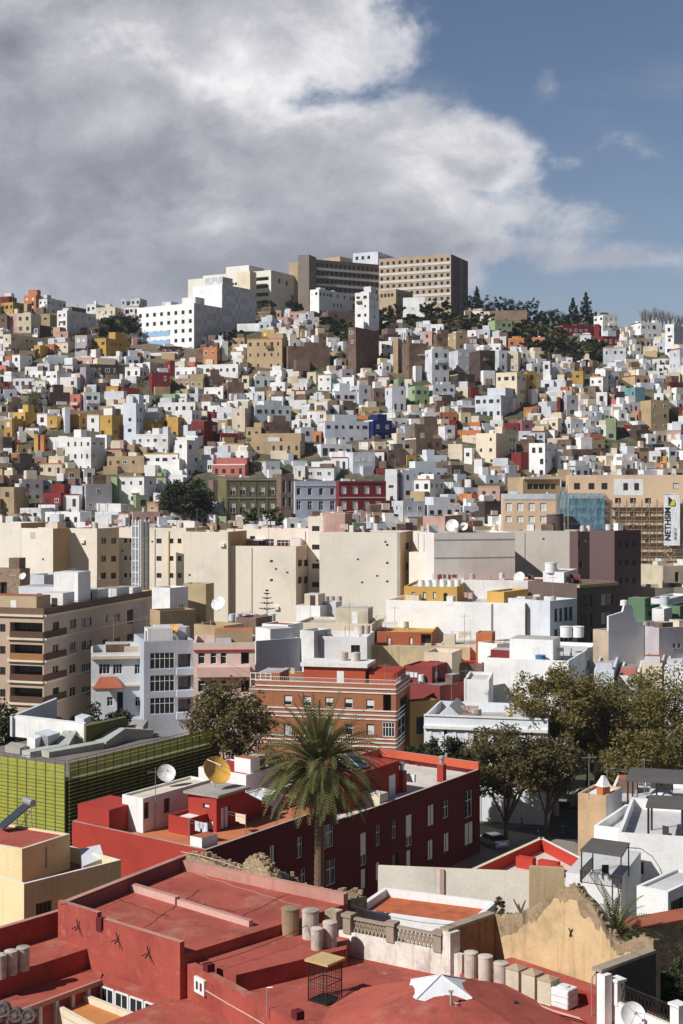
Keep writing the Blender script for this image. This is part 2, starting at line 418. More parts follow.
n1 = wnoise(8.5, (3.1, 1.7, 0), 12, .62); n2 = wnoise(13, (8.4, 2.2, 0), 12, .64); n3 = wnoise(2.2, (.4, 5, 0), 3, .5)
body = mx(blob(60, 130, 350, 190), blob(235, 25, 185, 130), blob(320, 185, 225, 105), blob(470, 160, 95, 50, .8), blob(220, 275, 330, 75, .9), blob(420, 235, 110, 60, .6), blob(548, 90, 26, 32, .2), blob(500, 215, 110, 40, .55), blob(570, 160, 90, 22, .22), blob(600, 262, 170, 16, .2), blob(480, 245, 120, 30, .5))
field = M('ADD', body, M('MULTIPLY', M('SUBTRACT', n1, .5), 1.55))
mr = nd(nt, 'ShaderNodeMapRange', interpolation_type='SMOOTHSTEP'); nt.links.new(field, mr.inputs[0]); mr.inputs[1].default_value = -.04; mr.inputs[2].default_value = .34
mask = M('MULTIPLY', mr.outputs[0], .96)
lit = mx(blob(250, 55, 200, 95, .9), blob(60, 60, 120, 60, .55), blob(395, 190, 150, 75, .75), blob(150, 110, 160, 60, .45), blob(480, 160, 80, 60, .6), 0.0)
dark = mx(blob(60, 205, 190, 75, .55), blob(8, 45, 40, 45, .9), blob(470, 175, 45, 22, .5), blob(330, 265, 250, 40, .3), 0.0)
sh = M('ADD', M('ADD', M('MULTIPLY', lit, .62), M('MULTIPLY', M('SUBTRACT', n2, .5), 1.25)), M('SUBTRACT', .30, M('MULTIPLY', dark, .45)))
edge = nd(nt, 'ShaderNodeMapRange', interpolation_type='SMOOTHSTEP'); nt.links.new(field, edge.inputs[0]); edge.inputs[1].default_value = .75; edge.inputs[2].default_value = .10; edge.inputs[4].default_value = .38
sh = M('ADD', sh, edge.outputs[0])
ccol = ramp(nt, sh, [(0., (.20, .205, .24)), (.3, (.285, .29, .33)), (.62, (.44, .44, .475)), (1., (.76, .75, .755))])
skyc = mix(nt, 1.0, sky.outputs[0], SKY_TINT, 'MULTIPLY')
cl = nd(nt, 'ShaderNodeVectorMath', operation='SCALE'); nt.links.new(ccol, cl.inputs[0]); cl.inputs[3].default_value = 1 / SKY_STR * CLOUD_K
thin = wnoise(3.4, (1.4, 9.2, 0), 7, .6, (1, 3.2, 1))
tm = nd(nt, 'ShaderNodeMapRange', interpolation_type='SMOOTHSTEP'); nt.links.new(thin, tm.inputs[0]); tm.inputs[1].default_value = .45; tm.inputs[2].default_value = .8; tm.inputs[4].default_value = .22
mask2 = M('MAXIMUM', mask, tm.outputs[0])
allc = mix(nt, mask2, skyc, cl.outputs[0])
hb_s = nd(nt, 'ShaderNodeMapRange', interpolation_type='SMOOTHSTEP'); nt.links.new(tz, hb_s.inputs[0]); hb_s.inputs[1].default_value = .26; hb_s.inputs[2].default_value = .06; hb_s.inputs[4].default_value = .42
hzc = nd(nt, 'ShaderNodeVectorMath', operation='SCALE'); hzc.inputs[0].default_value = (.30, .335, .40); hzc.inputs[3].default_value = 1 / SKY_STR
allc = mix(nt, hb_s.outputs[0], allc, hzc.outputs[0])
# unseen half of the sky behind the camera is dimmed to deepen the shade
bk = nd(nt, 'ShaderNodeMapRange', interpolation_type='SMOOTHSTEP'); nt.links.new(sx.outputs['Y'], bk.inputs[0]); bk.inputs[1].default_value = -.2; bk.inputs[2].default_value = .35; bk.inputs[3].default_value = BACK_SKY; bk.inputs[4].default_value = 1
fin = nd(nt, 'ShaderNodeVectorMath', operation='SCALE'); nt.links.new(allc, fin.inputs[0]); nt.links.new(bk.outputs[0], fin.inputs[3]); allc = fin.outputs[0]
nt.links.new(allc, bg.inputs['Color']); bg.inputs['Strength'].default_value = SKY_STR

# ------------------------------------------------------------------ ground
PROF = [(-300, 4), (160, 4.4), (200, 6.5), (235, 11), (262, 15), (300, 23), (345, 33), (370, 41), (400, 54), (430, 67), (490, 93), (560, 111), (640, 123), (720, 125), (1000, 104), (3200, 40)]
def tz_(x, y):
    z = interp(PROF, y); k = min(1, max(0, (y - 400) / 150))
    z -= .09 * max(0, x - 40) * k
    if y > 300: z += min(1, (y - 300) / 100) * 2.2 * mnoise.noise(V((x * .018, y * .018, 2.)))
    return z
def march(px, py, d0=300., d1=900.):
    d = d0
    while d < d1:
        if tz_((px - CX) * d / F, d) >= CZ - (py - HZ) * d / F: return d
        d += 1.0
    return None
gb = MB()
xs_ = [-1500, -900, -500, -320] + [-240 + 8 * i for i in range(61)] + [320, 500, 900, 1500]
ys_ = [-300, -100, 0, 40, 80, 120, 150, 165, 175, 185, 200, 220, 240, 260, 280] + [300 + 6 * i for i in range(72)] + [760, 850, 1000, 1400, 2200, 3200]
for j, y in enumerate(ys_):
    for i, x in enumerate(xs_): gb.v.append((x, y, tz_(x, y)))
nx = len(xs_)
for j in range(len(ys_) - 1):
    for i in range(nx - 1):
        gb.f.append((j * nx + i, j * nx + i + 1, (j + 1) * nx + i + 1, (j + 1) * nx + i)); gb.m.append(0)
gm, gnt, gbs = _new('dry_hill_ground')
_p = pos_node(gnt, (1, 1, 1)); _a = noise_node(gnt, _p, .05, 6, .65); _b = noise_node(gnt, _p, .6, 5, .7)
_c = ramp(gnt, _a, [(.36, (.05, .065, .028)), (.48, (.085, .085, .045)), (.58, (.16, .12, .08)), (.7, (.09, .075, .05))])
_c = mix(gnt, .8, _c, ramp(gnt, _b, [(.3, (.5, .5, .48)), (.7, (1.3, 1.25, 1.2))]), 'MULTIPLY')
gnt.links.new(_c, gbs.inputs['Base Color']); gbs.inputs['Roughness'].default_value = .95
_bp = nd(gnt, 'ShaderNodeBump'); _bp.inputs['Strength'].default_value = .8; _bp.inputs['Distance'].default_value = .6
gnt.links.new(_b, _bp.inputs['Height']); gnt.links.new(_bp.outputs[0], gbs.inputs['Normal'])
g = gb.build('ground', gm, smooth=True); tag(g, kind='structure')
# ------------------------------------------------------------------ vegetation
LEAF_FICUS = leafmat('leaf_dark_green', (.018, .028, .012), (.05, .06, .022), .15)
LEAF_OLIVE = leafmat('leaf_olive', (.095, .09, .028), (.30, .235, .08), .38)
LEAF_BROWN = leafmat('leaf_brown_green', (.07, .064, .026), (.20, .155, .06), .32)
LEAF_GREEN = leafmat('leaf_mid_green', (.03, .045, .015), (.085, .10, .035), .2)
LEAF_PINE = leafmat('leaf_pine', (.016, .024, .016), (.04, .05, .03), .1)
LEAF_PALM = leafmat('leaf_palm', (.065, .078, .024), (.19, .175, .062), .25)
LEAF_DRY = leafmat('leaf_dry_palm', (.10, .065, .03), (.19, .12, .055), .2)
TW = plain('twig_grey', (.14, .115, .10), .9)
def rdir(r):
    while True:
        v = V((r.uniform(-1, 1), r.uniform(-1, 1), r.uniform(-1, 1)))
        if .05 < v.length < 1: return v.normalized()
def leafquad(mb, p, s, r, up=.0, mi=0):
    n = rdir(r); n.z = abs(n.z) + up; n.normalize(); u = n.orthogonal().normalized(); a = r.uniform(0, 6.28)
    w = n.cross(u); u, w = u * math.cos(a) + w * math.sin(a), w * math.cos(a) - u * math.sin(a)
    l = s * r.uniform(.7, 1.3); k = s * r.uniform(.35, .6)
    mb.quad((p - u * l, p + w * k, p + u * l, p - w * k), mi)
def crown_mesh(mb, c, rx, ry, rz, clumps, per, leaf, r, hollow=.45, flat=0):
    cs = []
    for _ in range(clumps):
        d = rdir(r); k = r.uniform(hollow, 1.0); q = V((d.x * rx * k, d.y * ry * k, d.z * rz * k))
        if flat and q.z < -rz * flat: q.z = -rz * flat + r.uniform(0, rz * .3)
        cs.append(c + q)
        cr = r.uniform(.16, .34) * min(rx, rz) * 1.15
        for _ in range(per):
            dd = rdir(r) * (r.random() ** .45) * cr; dd.z *= .8
            leafquad(mb, c + q + dd, leaf, r, .35)
    return cs
def tree(name, label, base, h, rx, rz, leaf_m, bark=None, clumps=40, per=60, leaf=.28, seed=1, trunk=.3, limbs=6, group=None, cat='tree', hollow=.45, lean=(0, 0), flat=.6, split=.35):
    r = random.Random(seed); o = V(base); rt = root(name, label, cat, o, group); bark = bark or M_BARK
    c = V((lean[0], lean[1], h - rz)); cb = MB(); cs = crown_mesh(cb, c, rx, rx, rz, clumps, per, leaf, r, hollow, flat)
    cb.build('crown', leaf_m, rt)
    if h - 2 * rz > -h:
        tb = MB(); fork = V((lean[0] * .3, lean[1] * .3, h * split)); mid = V((lean[0] * .12, lean[1] * .1, h * split * .5))
        tb.tube((0, 0, -.5), mid, trunk, trunk * .85, seg=10); tb.tube(mid, fork, trunk * .85, trunk * .7, seg=10)
        pick = [cs[int(i * len(cs) / limbs)] for i in range(limbs)]
        for q in pick:
            m = fork + (q - fork) * .5 + V((r.uniform(-.5, .5), r.uniform(-.5, .5), r.uniform(.2, .9)))
            tb.tube(fork, m, trunk * .5, trunk * .3, seg=7); tb.tube(m, q, trunk * .3, trunk * .08, seg=6)
            for _ in range(2):
                q2 = cs[r.randrange(len(cs))]
                if (q2 - m).length < rx * .9: tb.tube(m, q2, trunk * .2, trunk * .05, seg=5)
        tb.build('trunk', bark, rt, smooth=True)
    return rt
def frond(mb, o, az, el, L, width, r, droop=1.0, n=22, mi=0):
    """one palm leaf: arching midrib with two rows of leaflets"""
    d = V((math.cos(az) * math.cos(el), math.sin(az) * math.cos(el), math.sin(el))); p = V(o); side = V((-math.sin(az), math.cos(az), 0))
    st = L / n; prev = p.copy(); tw = r.uniform(-.3, .3)
    for k in range(n):
        t = k / n; d = (d + V((0, 0, -1)) * (droop * .11 * (t + .18))).normalized(); q = prev + d * st
        up = side.cross(d).normalized()
        mb.quad((prev - side * .035, q - side * .025, q + side * .025, prev + side * .035), mi)
        if t > .12:
            ll = width * (math.sin(math.pi * min(1, (t * .88 + .12))) ** .6) * r.uniform(.85, 1.1)
            for s_ in (-1, 1):
                ld = (side * s_ * .75 + d * .65 - up * (.25 + tw * s_ * .3) + V((0, 0, -.15 * droop * t))).normalized()
                a = q; e = a + ld * ll; wv = d * (.055 + .02 * (1 - t)) * (st / .2)
                mb.quad((a - wv, e - wv * .15, e + wv * .15 - V((0, 0, .03)), a + wv), mi)
        prev = q
def palm(name, label, base, h, L, n, seed, trunk=.33, droopy=1.0, group=None, skirt=16, width=.42):
    r = random.Random(seed); o = V(base); rt = root(name, label, 'palm tree', o, group)
    tb = MB(); z = -.5; k = 0
    while z < h - .3:
        t = max(0, z) / h; rr = trunk * (1.0 - .12 * t) * (1.05 if k % 2 else .97); z2 = z + .28
        tb.tube((math.sin(z * .12) * .12, 0, z), (math.sin(z2 * .12) * .12, 0, z2), rr, rr * 1.06, seg=12, caps=False); z = z2; k += 1
    tx_ = math.sin(h * .12) * .12
    tb.lathe([(trunk * .95, h - .9), (trunk * 1.7, h - .35), (trunk * 1.6, h + .1), (trunk * .4, h + .5)], (tx_, 0, 0), 0, 12)
    tb.build('trunk', wallmat('palm_bark', (.17, .115, .075), dirt=1.3), rt, smooth=False)
    cb = MB()
    for i in range(n):
        t = (i + .5) / n; el = R(lerp(82, -28, t ** .8)) + r.uniform(-.12, .12); az = i * 2.39996 + r.uniform(-.15, .15)
        frond(cb, (tx_ + math.cos(az) * .2, math.sin(az) * .2, h + lerp(.4, -.3, t)), az, el, L * r.uniform(.86, 1.06), width, r, droopy * lerp(.75, 1.05, t))
    cb.build('crown', LEAF_PALM, rt)
    if skirt:
        sb = MB()
        for i in range(skirt):
            az = i * 2.39996 + r.uniform(-.3, .3)
            frond(sb, (tx_ + math.cos(az) * .3, math.sin(az) * .3, h - .5), az, R(r.uniform(-62, -35)), L * r.uniform(.45, .65), width * .8, r, 1.0, 14)
        sb.build('dry_skirt', LEAF_DRY, rt)
    return rt
def conifer(rt, h, rad, r, leaf_m, layers=9, per=26):
    tb = MB(); tb.tube((0, 0, -1), (0, 0, h * .97), h * .02 + .08, .03, seg=7); tb.build('trunk', M_BARK, rt)
    cb = MB()
    for i in range(layers):
        t = i / (layers - 1); z = h * lerp(.16, .98, t); rr = rad * (1 - t) ** .7 * r.uniform(.7, 1.15) + .15
        for _ in range(int(per * 2.2 * (1 - t * .6))):
            a = r.uniform(0, 6.28); q = rr * r.random() ** .5; leafquad(cb, V((math.cos(a) * q, math.sin(a) * q, z + r.uniform(-.5, .5) * h / layers - q * .12)), h * .055 + .12, r, .1)
    cb.build('crown', leaf_m, rt)
# ------------------------------------------------------------------ houses on the hill
# left edge, near corner, right edge, top, foot (columns/rows of the photograph, turned into places on the slope), colour
HILL = """
10 21 23 291 301 W;0 9 9 296 303 R;1 13 24 302 314 Y;24 36 39 295 312 O;39 47 66 298 313 W;41 48 48 304 313 P;37 62 62 289 296 N;61 80 80 293 303 W
80 88 88 280 294 W;89 94 95 278 296 Y;95 104 105 280 300 R;105 114 135 281 303 C;114 140 141 290 302 C;80 84 101 294 303 G;86 96 96 304 314 W;96 115 115 307 320 C
121 140 140 298 309 G;124 139 139 306 319 W;57 67 96 310 337 W;40 50 56 314 327 T;7 17 20 313 333 P;17 31 37 313 333 C;30 37 37 317 327 R;0 7 7 315 334 N;33 40 51 325 338 D
3 11 38 334 356 C;3 11 12 356 371 O;12 20 25 354 372 W;19 35 35 350 360 N;34 40 44 345 359 Y;44 54 54 344 354 O;49 66 66 338 347 P;55 68 68 342 353 C;69 75 75 344 353 O
75 87 93 335 362 L;93 106 130 338 361 Y;72 103 103 327 336 N;100 119 119 356 364 W;123 126 140 356 365 G;45 48 68 355 365 G
148 157 187 274 303 W;165 170 171 286 297 Y;170 174 191 287 299 G;180 191 191 291 301 T
203 217 218 347 366 O;218 222 228 341 362 W;247 282 284 338 370 T;157 160 182 346 355 D;150 178 178 351 358 W
310 319 357 289 316 W;333 338 350 284 291 W;355 369 379 292 337 W;289 314 314 311 320 P;324 328 354 311 323 N;348 356 379 327 374 N;380 384 401 334 342 D;386 408 410 328 338 W
404 406 412 329 341 G;423 432 433 331 346 P;433 437 454 334 347 N;452 456 466 332 350 T;491 495 512 320 336 E;480 491 491 315 322 W;464 483 483 310 315 W
559 563 594 325 335 R;594 599 599 324 344 R;599 603 619 336 346 R;598 603 618 314 337 W;580 591 591 334 344 G;637 641 662 322 338 W;665 674 684 324 366 W;677 680 690 348 381 G
603 626 627 347 367 G;643 658 658 346 356 C;543 550 551 361 383 W;572 583 584 371 387 Y;581 590 590 359 367 W;551 554 562 354 363 G;590 603 610 376 396 W;603 606 619 372 391 G
631 635 649 375 388 T;650 654 664 378 389 G;665 669 690 382 393 R;604 631 631 371 380 N;561 572 572 361 370 G;608 611 629 366 373 B
46 57 72 371 391 W;86 90 125 364 379 D;80 86 87 367 390 L;77 80 80 374 391 P;13 34 34 377 391 G;34 45 45 380 392 W;60 77 77 377 394 W;0 4 17 389 402 G;17 41 41 389 397 W
70 80 81 394 411 S;81 84 100 392 412 B;13 25 37 412 428 Y;4 12 13 418 438 Y;37 47 47 413 428 W;47 57 58 416 432 Y;62 65 70 407 434 G;70 80 87 414 432 Y;87 99 100 414 433 W
100 112 123 415 448 Y;123 136 138 403 446 B;119 123 140 388 401 R;106 118 119 386 397 Y;100 121 121 398 406 W;47 50 70 392 407 D;5 8 21 402 418 N;25 39 39 427 436 W;39 44 45 435 453 O
45 74 76 437 453 W;65 91 105 437 474 W;125 140 140 367 382 W;41 45 68 357 366 G;70 92 92 357 365 P;34 38 39 434 452 Y
143 150 168 362 373 W;167 170 175 361 377 R;148 152 170 372 394 R;175 196 197 367 384 W;171 203 203 378 390 T;197 238 238 364 379 W;203 207 224 376 388 N;204 223 224 387 400 W
224 228 244 382 400 N;242 249 250 375 390 C;250 255 276 376 389 G;138 149 150 395 408 W;158 195 195 402 417 W;177 192 193 410 434 W;140 157 157 420 440 Y;154 178 179 417 438 Y
191 204 217 421 446 R;217 221 243 433 443 R;232 245 246 408 432 C;251 255 291 405 428 B;260 264 290 422 441 N;246 261 262 427 442 T;136 168 170 434 454 W;171 195 196 437 451 W
283 288 330 346 372 N;300 306 306 337 345 W;330 340 340 352 361 T;340 343 347 341 352 B;379 392 393 341 357 W;393 398 402 338 374 T;398 402 411 347 368 G;318 331 332 374 392 W;307 316 317 372 385 C
332 341 342 383 392 Q;342 354 355 377 395 W;331 335 356 391 406 B;355 359 371 385 405 G;294 307 307 383 391 W;288 305 305 390 401 C;270 285 285 382 392 W;388 392 406 386 413 G
307 326 328 410 428 W;326 339 340 405 422 W;320 325 369 421 445 B;368 373 392 420 442 V;352 368 368 416 421 O;333 337 356 405 416 N;358 362 379 407 418 T;317 331 331 399 412 C;370 374 387 388 407 N;377 389 389 376 385 C
404 409 427 343 380 N;414 420 421 345 368 W;428 432 449 349 385 G;454 458 476 349 374 G;476 480 495 350 385 D;495 499 507 350 373 G;507 518 519 351 372 C;522 527 536 371 403 Y;496 517 530 372 411 C
454 458 475 374 389 D;411 415 429 386 405 E;429 433 455 384 403 G;405 408 411 383 399 G;456 468 468 387 398 C;468 471 479 388 399 R;475 501 519 395 419 B;454 458 476 405 413 G
508 524 525 338 351 O;532 545 546 337 346 O;528 532 540 363 374 G;468 480 480 422 430 O;449 456 456 420 431 R;490 503 503 420 428 W;503 519 519 423 431 R;519 522 533 420 433 M
596 607 608 392 406 W;563 567 578 395 416 L;557 560 563 397 415 R;632 635 645 387 402 Q;647 651 669 400 430 T;645 654 654 403 411 W;543 547 557 401 412 G;543 558 567 418 436 C;567 571 583 419 437 G
606 616 619 418 441 E;596 607 608 425 437 W;624 634 634 425 433 R;633 637 650 430 443 D;665 681 682 430 444 P;627 633 633 432 442 C;617 630 631 447 459 T;649 661 662 451 463 W;659 667 667 456 464 Y
677 680 690 449 459 Q;649 653 664 444 452 K;666 669 677 447 463 G;583 589 589 458 465 R;568 572 593 449 461 N;543 546 555 444 459 B;555 558 566 456 471 G;547 563 563 438 447 C;598 601 609 448 459 D;611 617 617 448 459 C
668 671 679 407 422 D;674 677 690 400 408 G;678 690 690 407 416 R
0 14 17 487 518 T;18 22 43 479 501 L;43 61 63 493 512 R;63 79 82 494 512 W;81 86 112 484 512 L;80 84 95 468 483 W;38 62 64 463 478 C;63 67 91 455 468 D;61 65 80 468 484 T;107 144 146 456 474 T
111 117 119 477 505 E;119 144 147 476 507 W;131 136 148 495 509 E;95 118 120 512 527 B;119 128 130 513 528 W;129 133 160 512 530 P;45 80 82 512 529 W;20 41 43 508 524 W;9 20 21 453 463 O;8 12 37 463 479 D;0 3 12 437 454 D
144 178 180 453 476 W;175 187 199 440 478 W;212 245 247 464 477 S;223 244 245 443 459 C;235 248 249 451 463 W;197 213 214 460 473 G;247 250 261 462 473 D;262 266 280 461 477 G;209 213 225 480 508 N;169 187 188 475 483 W
246 300 302 441 460 T;297 301 314 427 443 G;302 305 314 443 453 D;317 321 352 444 459 G;359 368 368 442 451 W;349 353 375 452 474 B;375 384 384 451 469 W;384 388 405 450 469 N;376 384 384 468 476 R;293 305 306 466 480 W
306 334 336 467 482 W;280 284 307 460 467 G;270 273 280 461 476 G;331 348 348 457 471 W;385 397 399 469 502 W;398 402 414 470 501 B;304 318 320 498 513 T;370 374 397 502 511 T
412 416 442 438 455 N;411 415 441 424 439 N;441 445 455 425 442 G;448 462 463 444 462 C;476 496 516 433 465 C;423 427 447 455 464 B;464 472 472 448 466 W;449 452 464 465 480 D;405 409 450 468 481 B;414 430 444 479 503 W
450 453 460 482 493 G;474 482 483 458 475 W;482 507 507 466 476 T;482 486 504 475 484 B;518 521 531 452 471 R;529 545 557 443 477 W;478 500 502 486 503 P;423 428 461 505 522 G;481 485 501 501 521 D;460 464 481 506 519 G;454 481 482 430 441 O
507 543 545 484 491 T;543 570 571 476 486 T;398 403 425 501 525 G
"""
recs = []
for ln in HILL.replace('\n', ';').split(';'):
    q = ln.split()
    if len(q) == 6: recs.append([float(v) for v in q[:5]] + [q[5], True])
def house_geom(r):
    x0, xs, x1, yt, yb = r[:5]
    d = march(xs, yb) or march(xs, yb + 4) or march(xs, yb + 9)
    if d is None: return None
    x = (xs - CX) * d / F; h = (yb - yt) * d / F; z1 = CZ - (yt - HZ) * d / F
    two = (xs - x0) > 6 and (x1 - xs) > 6
    rr = random.Random(int(x0 * 131 + yt * 17))
    if two: th = rr.uniform(28, 33); f = corner_foot(x0, xs, x1, d, th)
    elif (x1 - xs) > (xs - x0): th = rr.uniform(68, 74); f = corner_foot(x0, xs, x1, d, th, dl=rr.uniform(6, 8.5))
    else: th = rr.uniform(13, 18); f = corner_foot(x0, xs, x1, d, th, dr=rr.uniform(6, 8.5))
    mw = 22
    c = f[1]; el = f[0] - c; er = f[2] - c
    if el.length > mw: el = el.normalized() * mw
    if er.length > mw: er = er.normalized() * mw
    f = [c + el, c, c + er, c + el + er]
    zb = min(tz_(p.x, p.y) for p in f) - 1.2
    return dict(rec=r, d=d, foot=f, z1=max(z1, zb + 2.5), zb=zb, h=h, th=th, rr=rr, ctr=((x0 + x1) / 2, (yt + yb) / 2))
geoms = [q for q in (house_geom(r) for r in recs) if q]
# the town between the houses read off the photograph: rows of small cubic houses following the slope
occ = {}
def mark(q):
    c = sum(q['foot'], V((0, 0))) / 4; occ.setdefault((int(c.x // 7), int(c.y // 7)), []).append(c)
def near(c, dist):
    i, j = int(c.x // 7), int(c.y // 7)
    return any((o - c).length < dist for a in (-1, 0, 1) for b in (-1, 0, 1) for o in occ.get((i + a, j + b), []))
for q in geoms: mark(q)
def inpoly(x, y, P):
    s = False
    for (a, b), (c, d) in zip(P, P[1:] + P[:1]):
        if (b > y) != (d > y) and x < (c - a) * (y - b) / (d - b) + a: s = not s
    return s
BARE = [[(372, 296), (470, 300), (600, 318), (600, 330), (556, 338), (600, 345), (602, 372), (548, 366), (500, 338), (440, 334), (405, 328), (385, 326), (378, 345), (330, 345), (320, 318), (372, 318)],
        [(196, 322), (262, 318), (262, 340), (196, 346)], [(98, 314), (137, 312), (137, 344), (98, 344)], [(160, 482), (212, 482), (212, 526), (160, 526)], [(240, 508), (300, 508), (300, 530), (240, 530)],
        [(180, 268), (470, 250), (470, 302), (300, 318), (180, 322)]]
traced = {}
for k, q in enumerate(sorted(geoms, key=lambda q: q['d'])):
    r = q['rec']
    for yy in range(int(r[3]), int(r[4])):
        for xx in range(int(r[0]), int(r[2])): traced.setdefault((xx, yy), 1)
for (xa, ya, xb, yb) in ((137, 303, 194, 350), (194, 284, 256, 333), (222, 478, 386, 514), (289, 252, 470, 297), (188, 265, 299, 296), (566, 475, 700, 522), (501, 494, 556, 522)):
    for yy in range(ya, yb):
        for xx in range(xa, xb): traced[(xx, yy)] = 1
fr_ = random.Random(5)
py = 306.0
while py < 537:
    px = -10 + fr_.uniform(0, 8)
    while px < 700:
        x_, y_ = px, py + fr_.uniform(-2.2, 2.2); last = fr_.uniform(7, 17) * interp([(300, .8), (520, 1.12)], py); px += last * .94
        if any(inpoly(x_, y_, P) for P in BARE): continue
        if x_ > 560 and y_ < 334 + (x_ > 600) * 4: continue
        if 300 < x_ < 470 and y_ < 320: continue
        d = march(x_, y_)
        if d is None or d > 640: continue
        c = V(((x_ - CX) * d / F, d + 3))
        if near(c, 2.6): continue
        wp, hp = last, (10 + 3.2 * mnoise.noise(V((x_ * .05, y_ * .3, 1.1))) + fr_.uniform(-1.6, 2.2)) * 430 / d
        code = fr_.choices('WGCTPBNOYRLDSE', (40, 20, 15, 10, 3, 3, 9, 2, 2, 2, 1, 5, 1, 1))[0]
        ov = [(xx, yy) in traced for yy in range(int(y_ - hp), int(y_ - 1), 2) for xx in range(int(x_ - wp / 2), int(x_ + wp / 2), 2)]
        if ov and sum(ov) > .34 * len(ov): continue
        dist_ = mnoise.noise(V((x_ * .011, y_ * .02, 7.3))) + (.18 if x_ > 320 else -.12); s = .9 if dist_ < .08 else .75
        s = .5 if s == .9 else s; xs = x_ + (wp / 2 if s < .6 else (-wp / 2 + 2 if s < .82 else wp * .15))
        q = house_geom([x_ - wp / 2, xs, x_ + wp / 2, y_ - hp, y_, code, False])
        if q: geoms.append(q)
    py += fr_.uniform(6.2, 7.6)
# which of them show largest: paint their outlines front to back
geoms.sort(key=lambda q: q['d'])
owner = {}
for k, q in enumerate(geoms):
    xs_p = [CX + p.x * F / p.y for p in q['foot']]; n = 0; a, b = max(0, int(min(xs_p))), min(683, int(max(xs_p)) + 1)
    t = int(HZ - (q['z1'] - CZ) * F / q['d']); bt = min(530, int(HZ - (q['zb'] - CZ) * F / q['d']))
    for yy in range(t, bt):
        for xx in range(a, b):
            if (xx, yy) not in owner: owner[(xx, yy)] = k; n += 1
    q['vis'] = n
rank = sorted(range(len(geoms)), key=lambda k: -(geoms[k]['vis'] * (1.6 if geoms[k]['rec'][6] else 1.0)))
single = set(rank[:300]); hidden = set(k for k in range(len(geoms)) if geoms[k]['vis'] < 4)
# three kinds of small window, shared by all hill houses
def winproto(name, frame, pane, ring, mull):
    mb = MB(); o = .06
    mb.quad(((-.46, -.02, -.46), (.46, -.02, -.46), (.46, -.02, .46), (-.46, -.02, .46)), 1)
    if ring:
        for c, s_ in (((-.46, -.02, 0), (.1, o, 1)), ((.46, -.02, 0), (.1, o, 1)), ((0, -.02, .46), (.82, o, .1)), ((0, -.02, -.46), (.82, o, .1))): mb.box(c, s_, 0)
    if mull: mb.box((0, -.02, 0), (.07, .04, .82), 0)
    ob = mb.build(name, [frame, pane]); me = ob.data; bpy.data.objects.remove(ob); return me
WP = [winproto('window_dark', M_DFRAME, M_GLASS, True, False), winproto('window_white', M_WFRAME, M_GLASS, True, True), winproto('window_shutter', M_WFRAME, M_SHUT, True, False), winproto('window_plain', M_DFRAME, plain('dark_opening', (.04, .035, .032), .8), False, False)]
def hill_windows(q, i, every):
    """(position, width, height, kind) on face i"""
    f = q['foot']; a, b = f[i], f[i + 1]; e = b - a; L = e.length; e = e.normalized(); rr = q['rr']; out = []
    st = max(1, round(q['h'] / 3.4)); cols = int(L // 2.1)
    if cols < 1 or L < 2.2: return out
    kind = rr.choices((0, 1, 2, 3), (5, 3, 1.2, 4))[0]; w = rr.uniform(.7, 1.1); hh = rr.uniform(.85, 1.5)
    for s_ in range(st):
        zc = q['z1'] - .9 - .5 * hh - s_ * (q['h'] / st) - .3
        if zc - hh / 2 < q['zb'] + .2: continue
        for c in range(cols):
            if rr.random() > every: continue
            u = L * (c + .5) / cols + rr.uniform(-.25, .25); hh0 = hh; 
            dr_ = s_ == st - 1 and rr.random() < .25
            out.append((a + e * u, math.atan2(e.y, e.x), zc - (.3 if dr_ else 0), w * rr.choice((.75, 1, 1, 1, 1.2, 1.6)), hh * (1.5 if dr_ else rr.choice((.8, 1, 1))), kind if rr.random() < .8 else rr.choice((0, 3)), i))
    return out
WORDS = ['no', 'one', 'two', 'three', 'four', 'five', 'six', 'seven', 'eight', 'nine', 'ten', 'eleven', 'twelve']
LAND = [('the long hilltop hospital', 380, 272), ('the white tower with a window column', 366, 315), ('the blue panelled apartment block', 190, 325), ('the navy blue house', 380, 431), ('the crimson cube house', 204, 433), ('the olive green mansion', 252, 496),
        ('the maroon townhouse', 361, 496), ('the lavender townhouse', 316, 497), ('the round dark ficus tree', 186, 504), ('the teal scaffold netting', 580, 508), ('the hanging scaffold banner', 671, 518), ('the hillside palm tree', 33, 403), ('the stepped white clinic', 250, 282),
        ('the ochre block near the ridge', 265, 355), ('the tall brown windowless tower', 365, 350), ('the big cream stepped house', 510, 390), ('the orange roofs under the green slope', 528, 345), ('the long red ridge building', 578, 330), ('the hilltop trees', 520, 305),
        ('the bare ridge trees', 662, 312), ('the dark trees by the white block', 116, 330), ('the bright yellow house', 166, 428), ('the arched red house', 52, 502), ('the bright green house', 115, 490), ('the tan cream cube house', 496, 450), ('the tall white house with a grey side', 85, 455),
        ('the grey concrete cliff wall', 657, 415), ('the salmon house', 230, 470), ('the brown five sided house', 427, 446), ('the pale blue wide house', 270, 416), ('the peach apartment building', 630, 485), ('the long cream apartment walls', 200, 560)]
used_labels = set()
def near_house(q, dx, dy, col=True):
    best = None; c = q['ctr']
    for p in geoms:
        if p is q or not p.get('single'): continue
        e = (p['ctr'][0] - c[0], p['ctr'][1] - c[1])
        if dx and (e[0] * dx <= 4 or abs(e[1]) > 14): continue
        if dy and (e[1] * dy <= 3 or abs(e[0]) > 16): continue
        k = math.hypot(*e)
        if best is None or k < best[0]: best = (k, p)
    return best[1] if best and best[0] < 60 else None
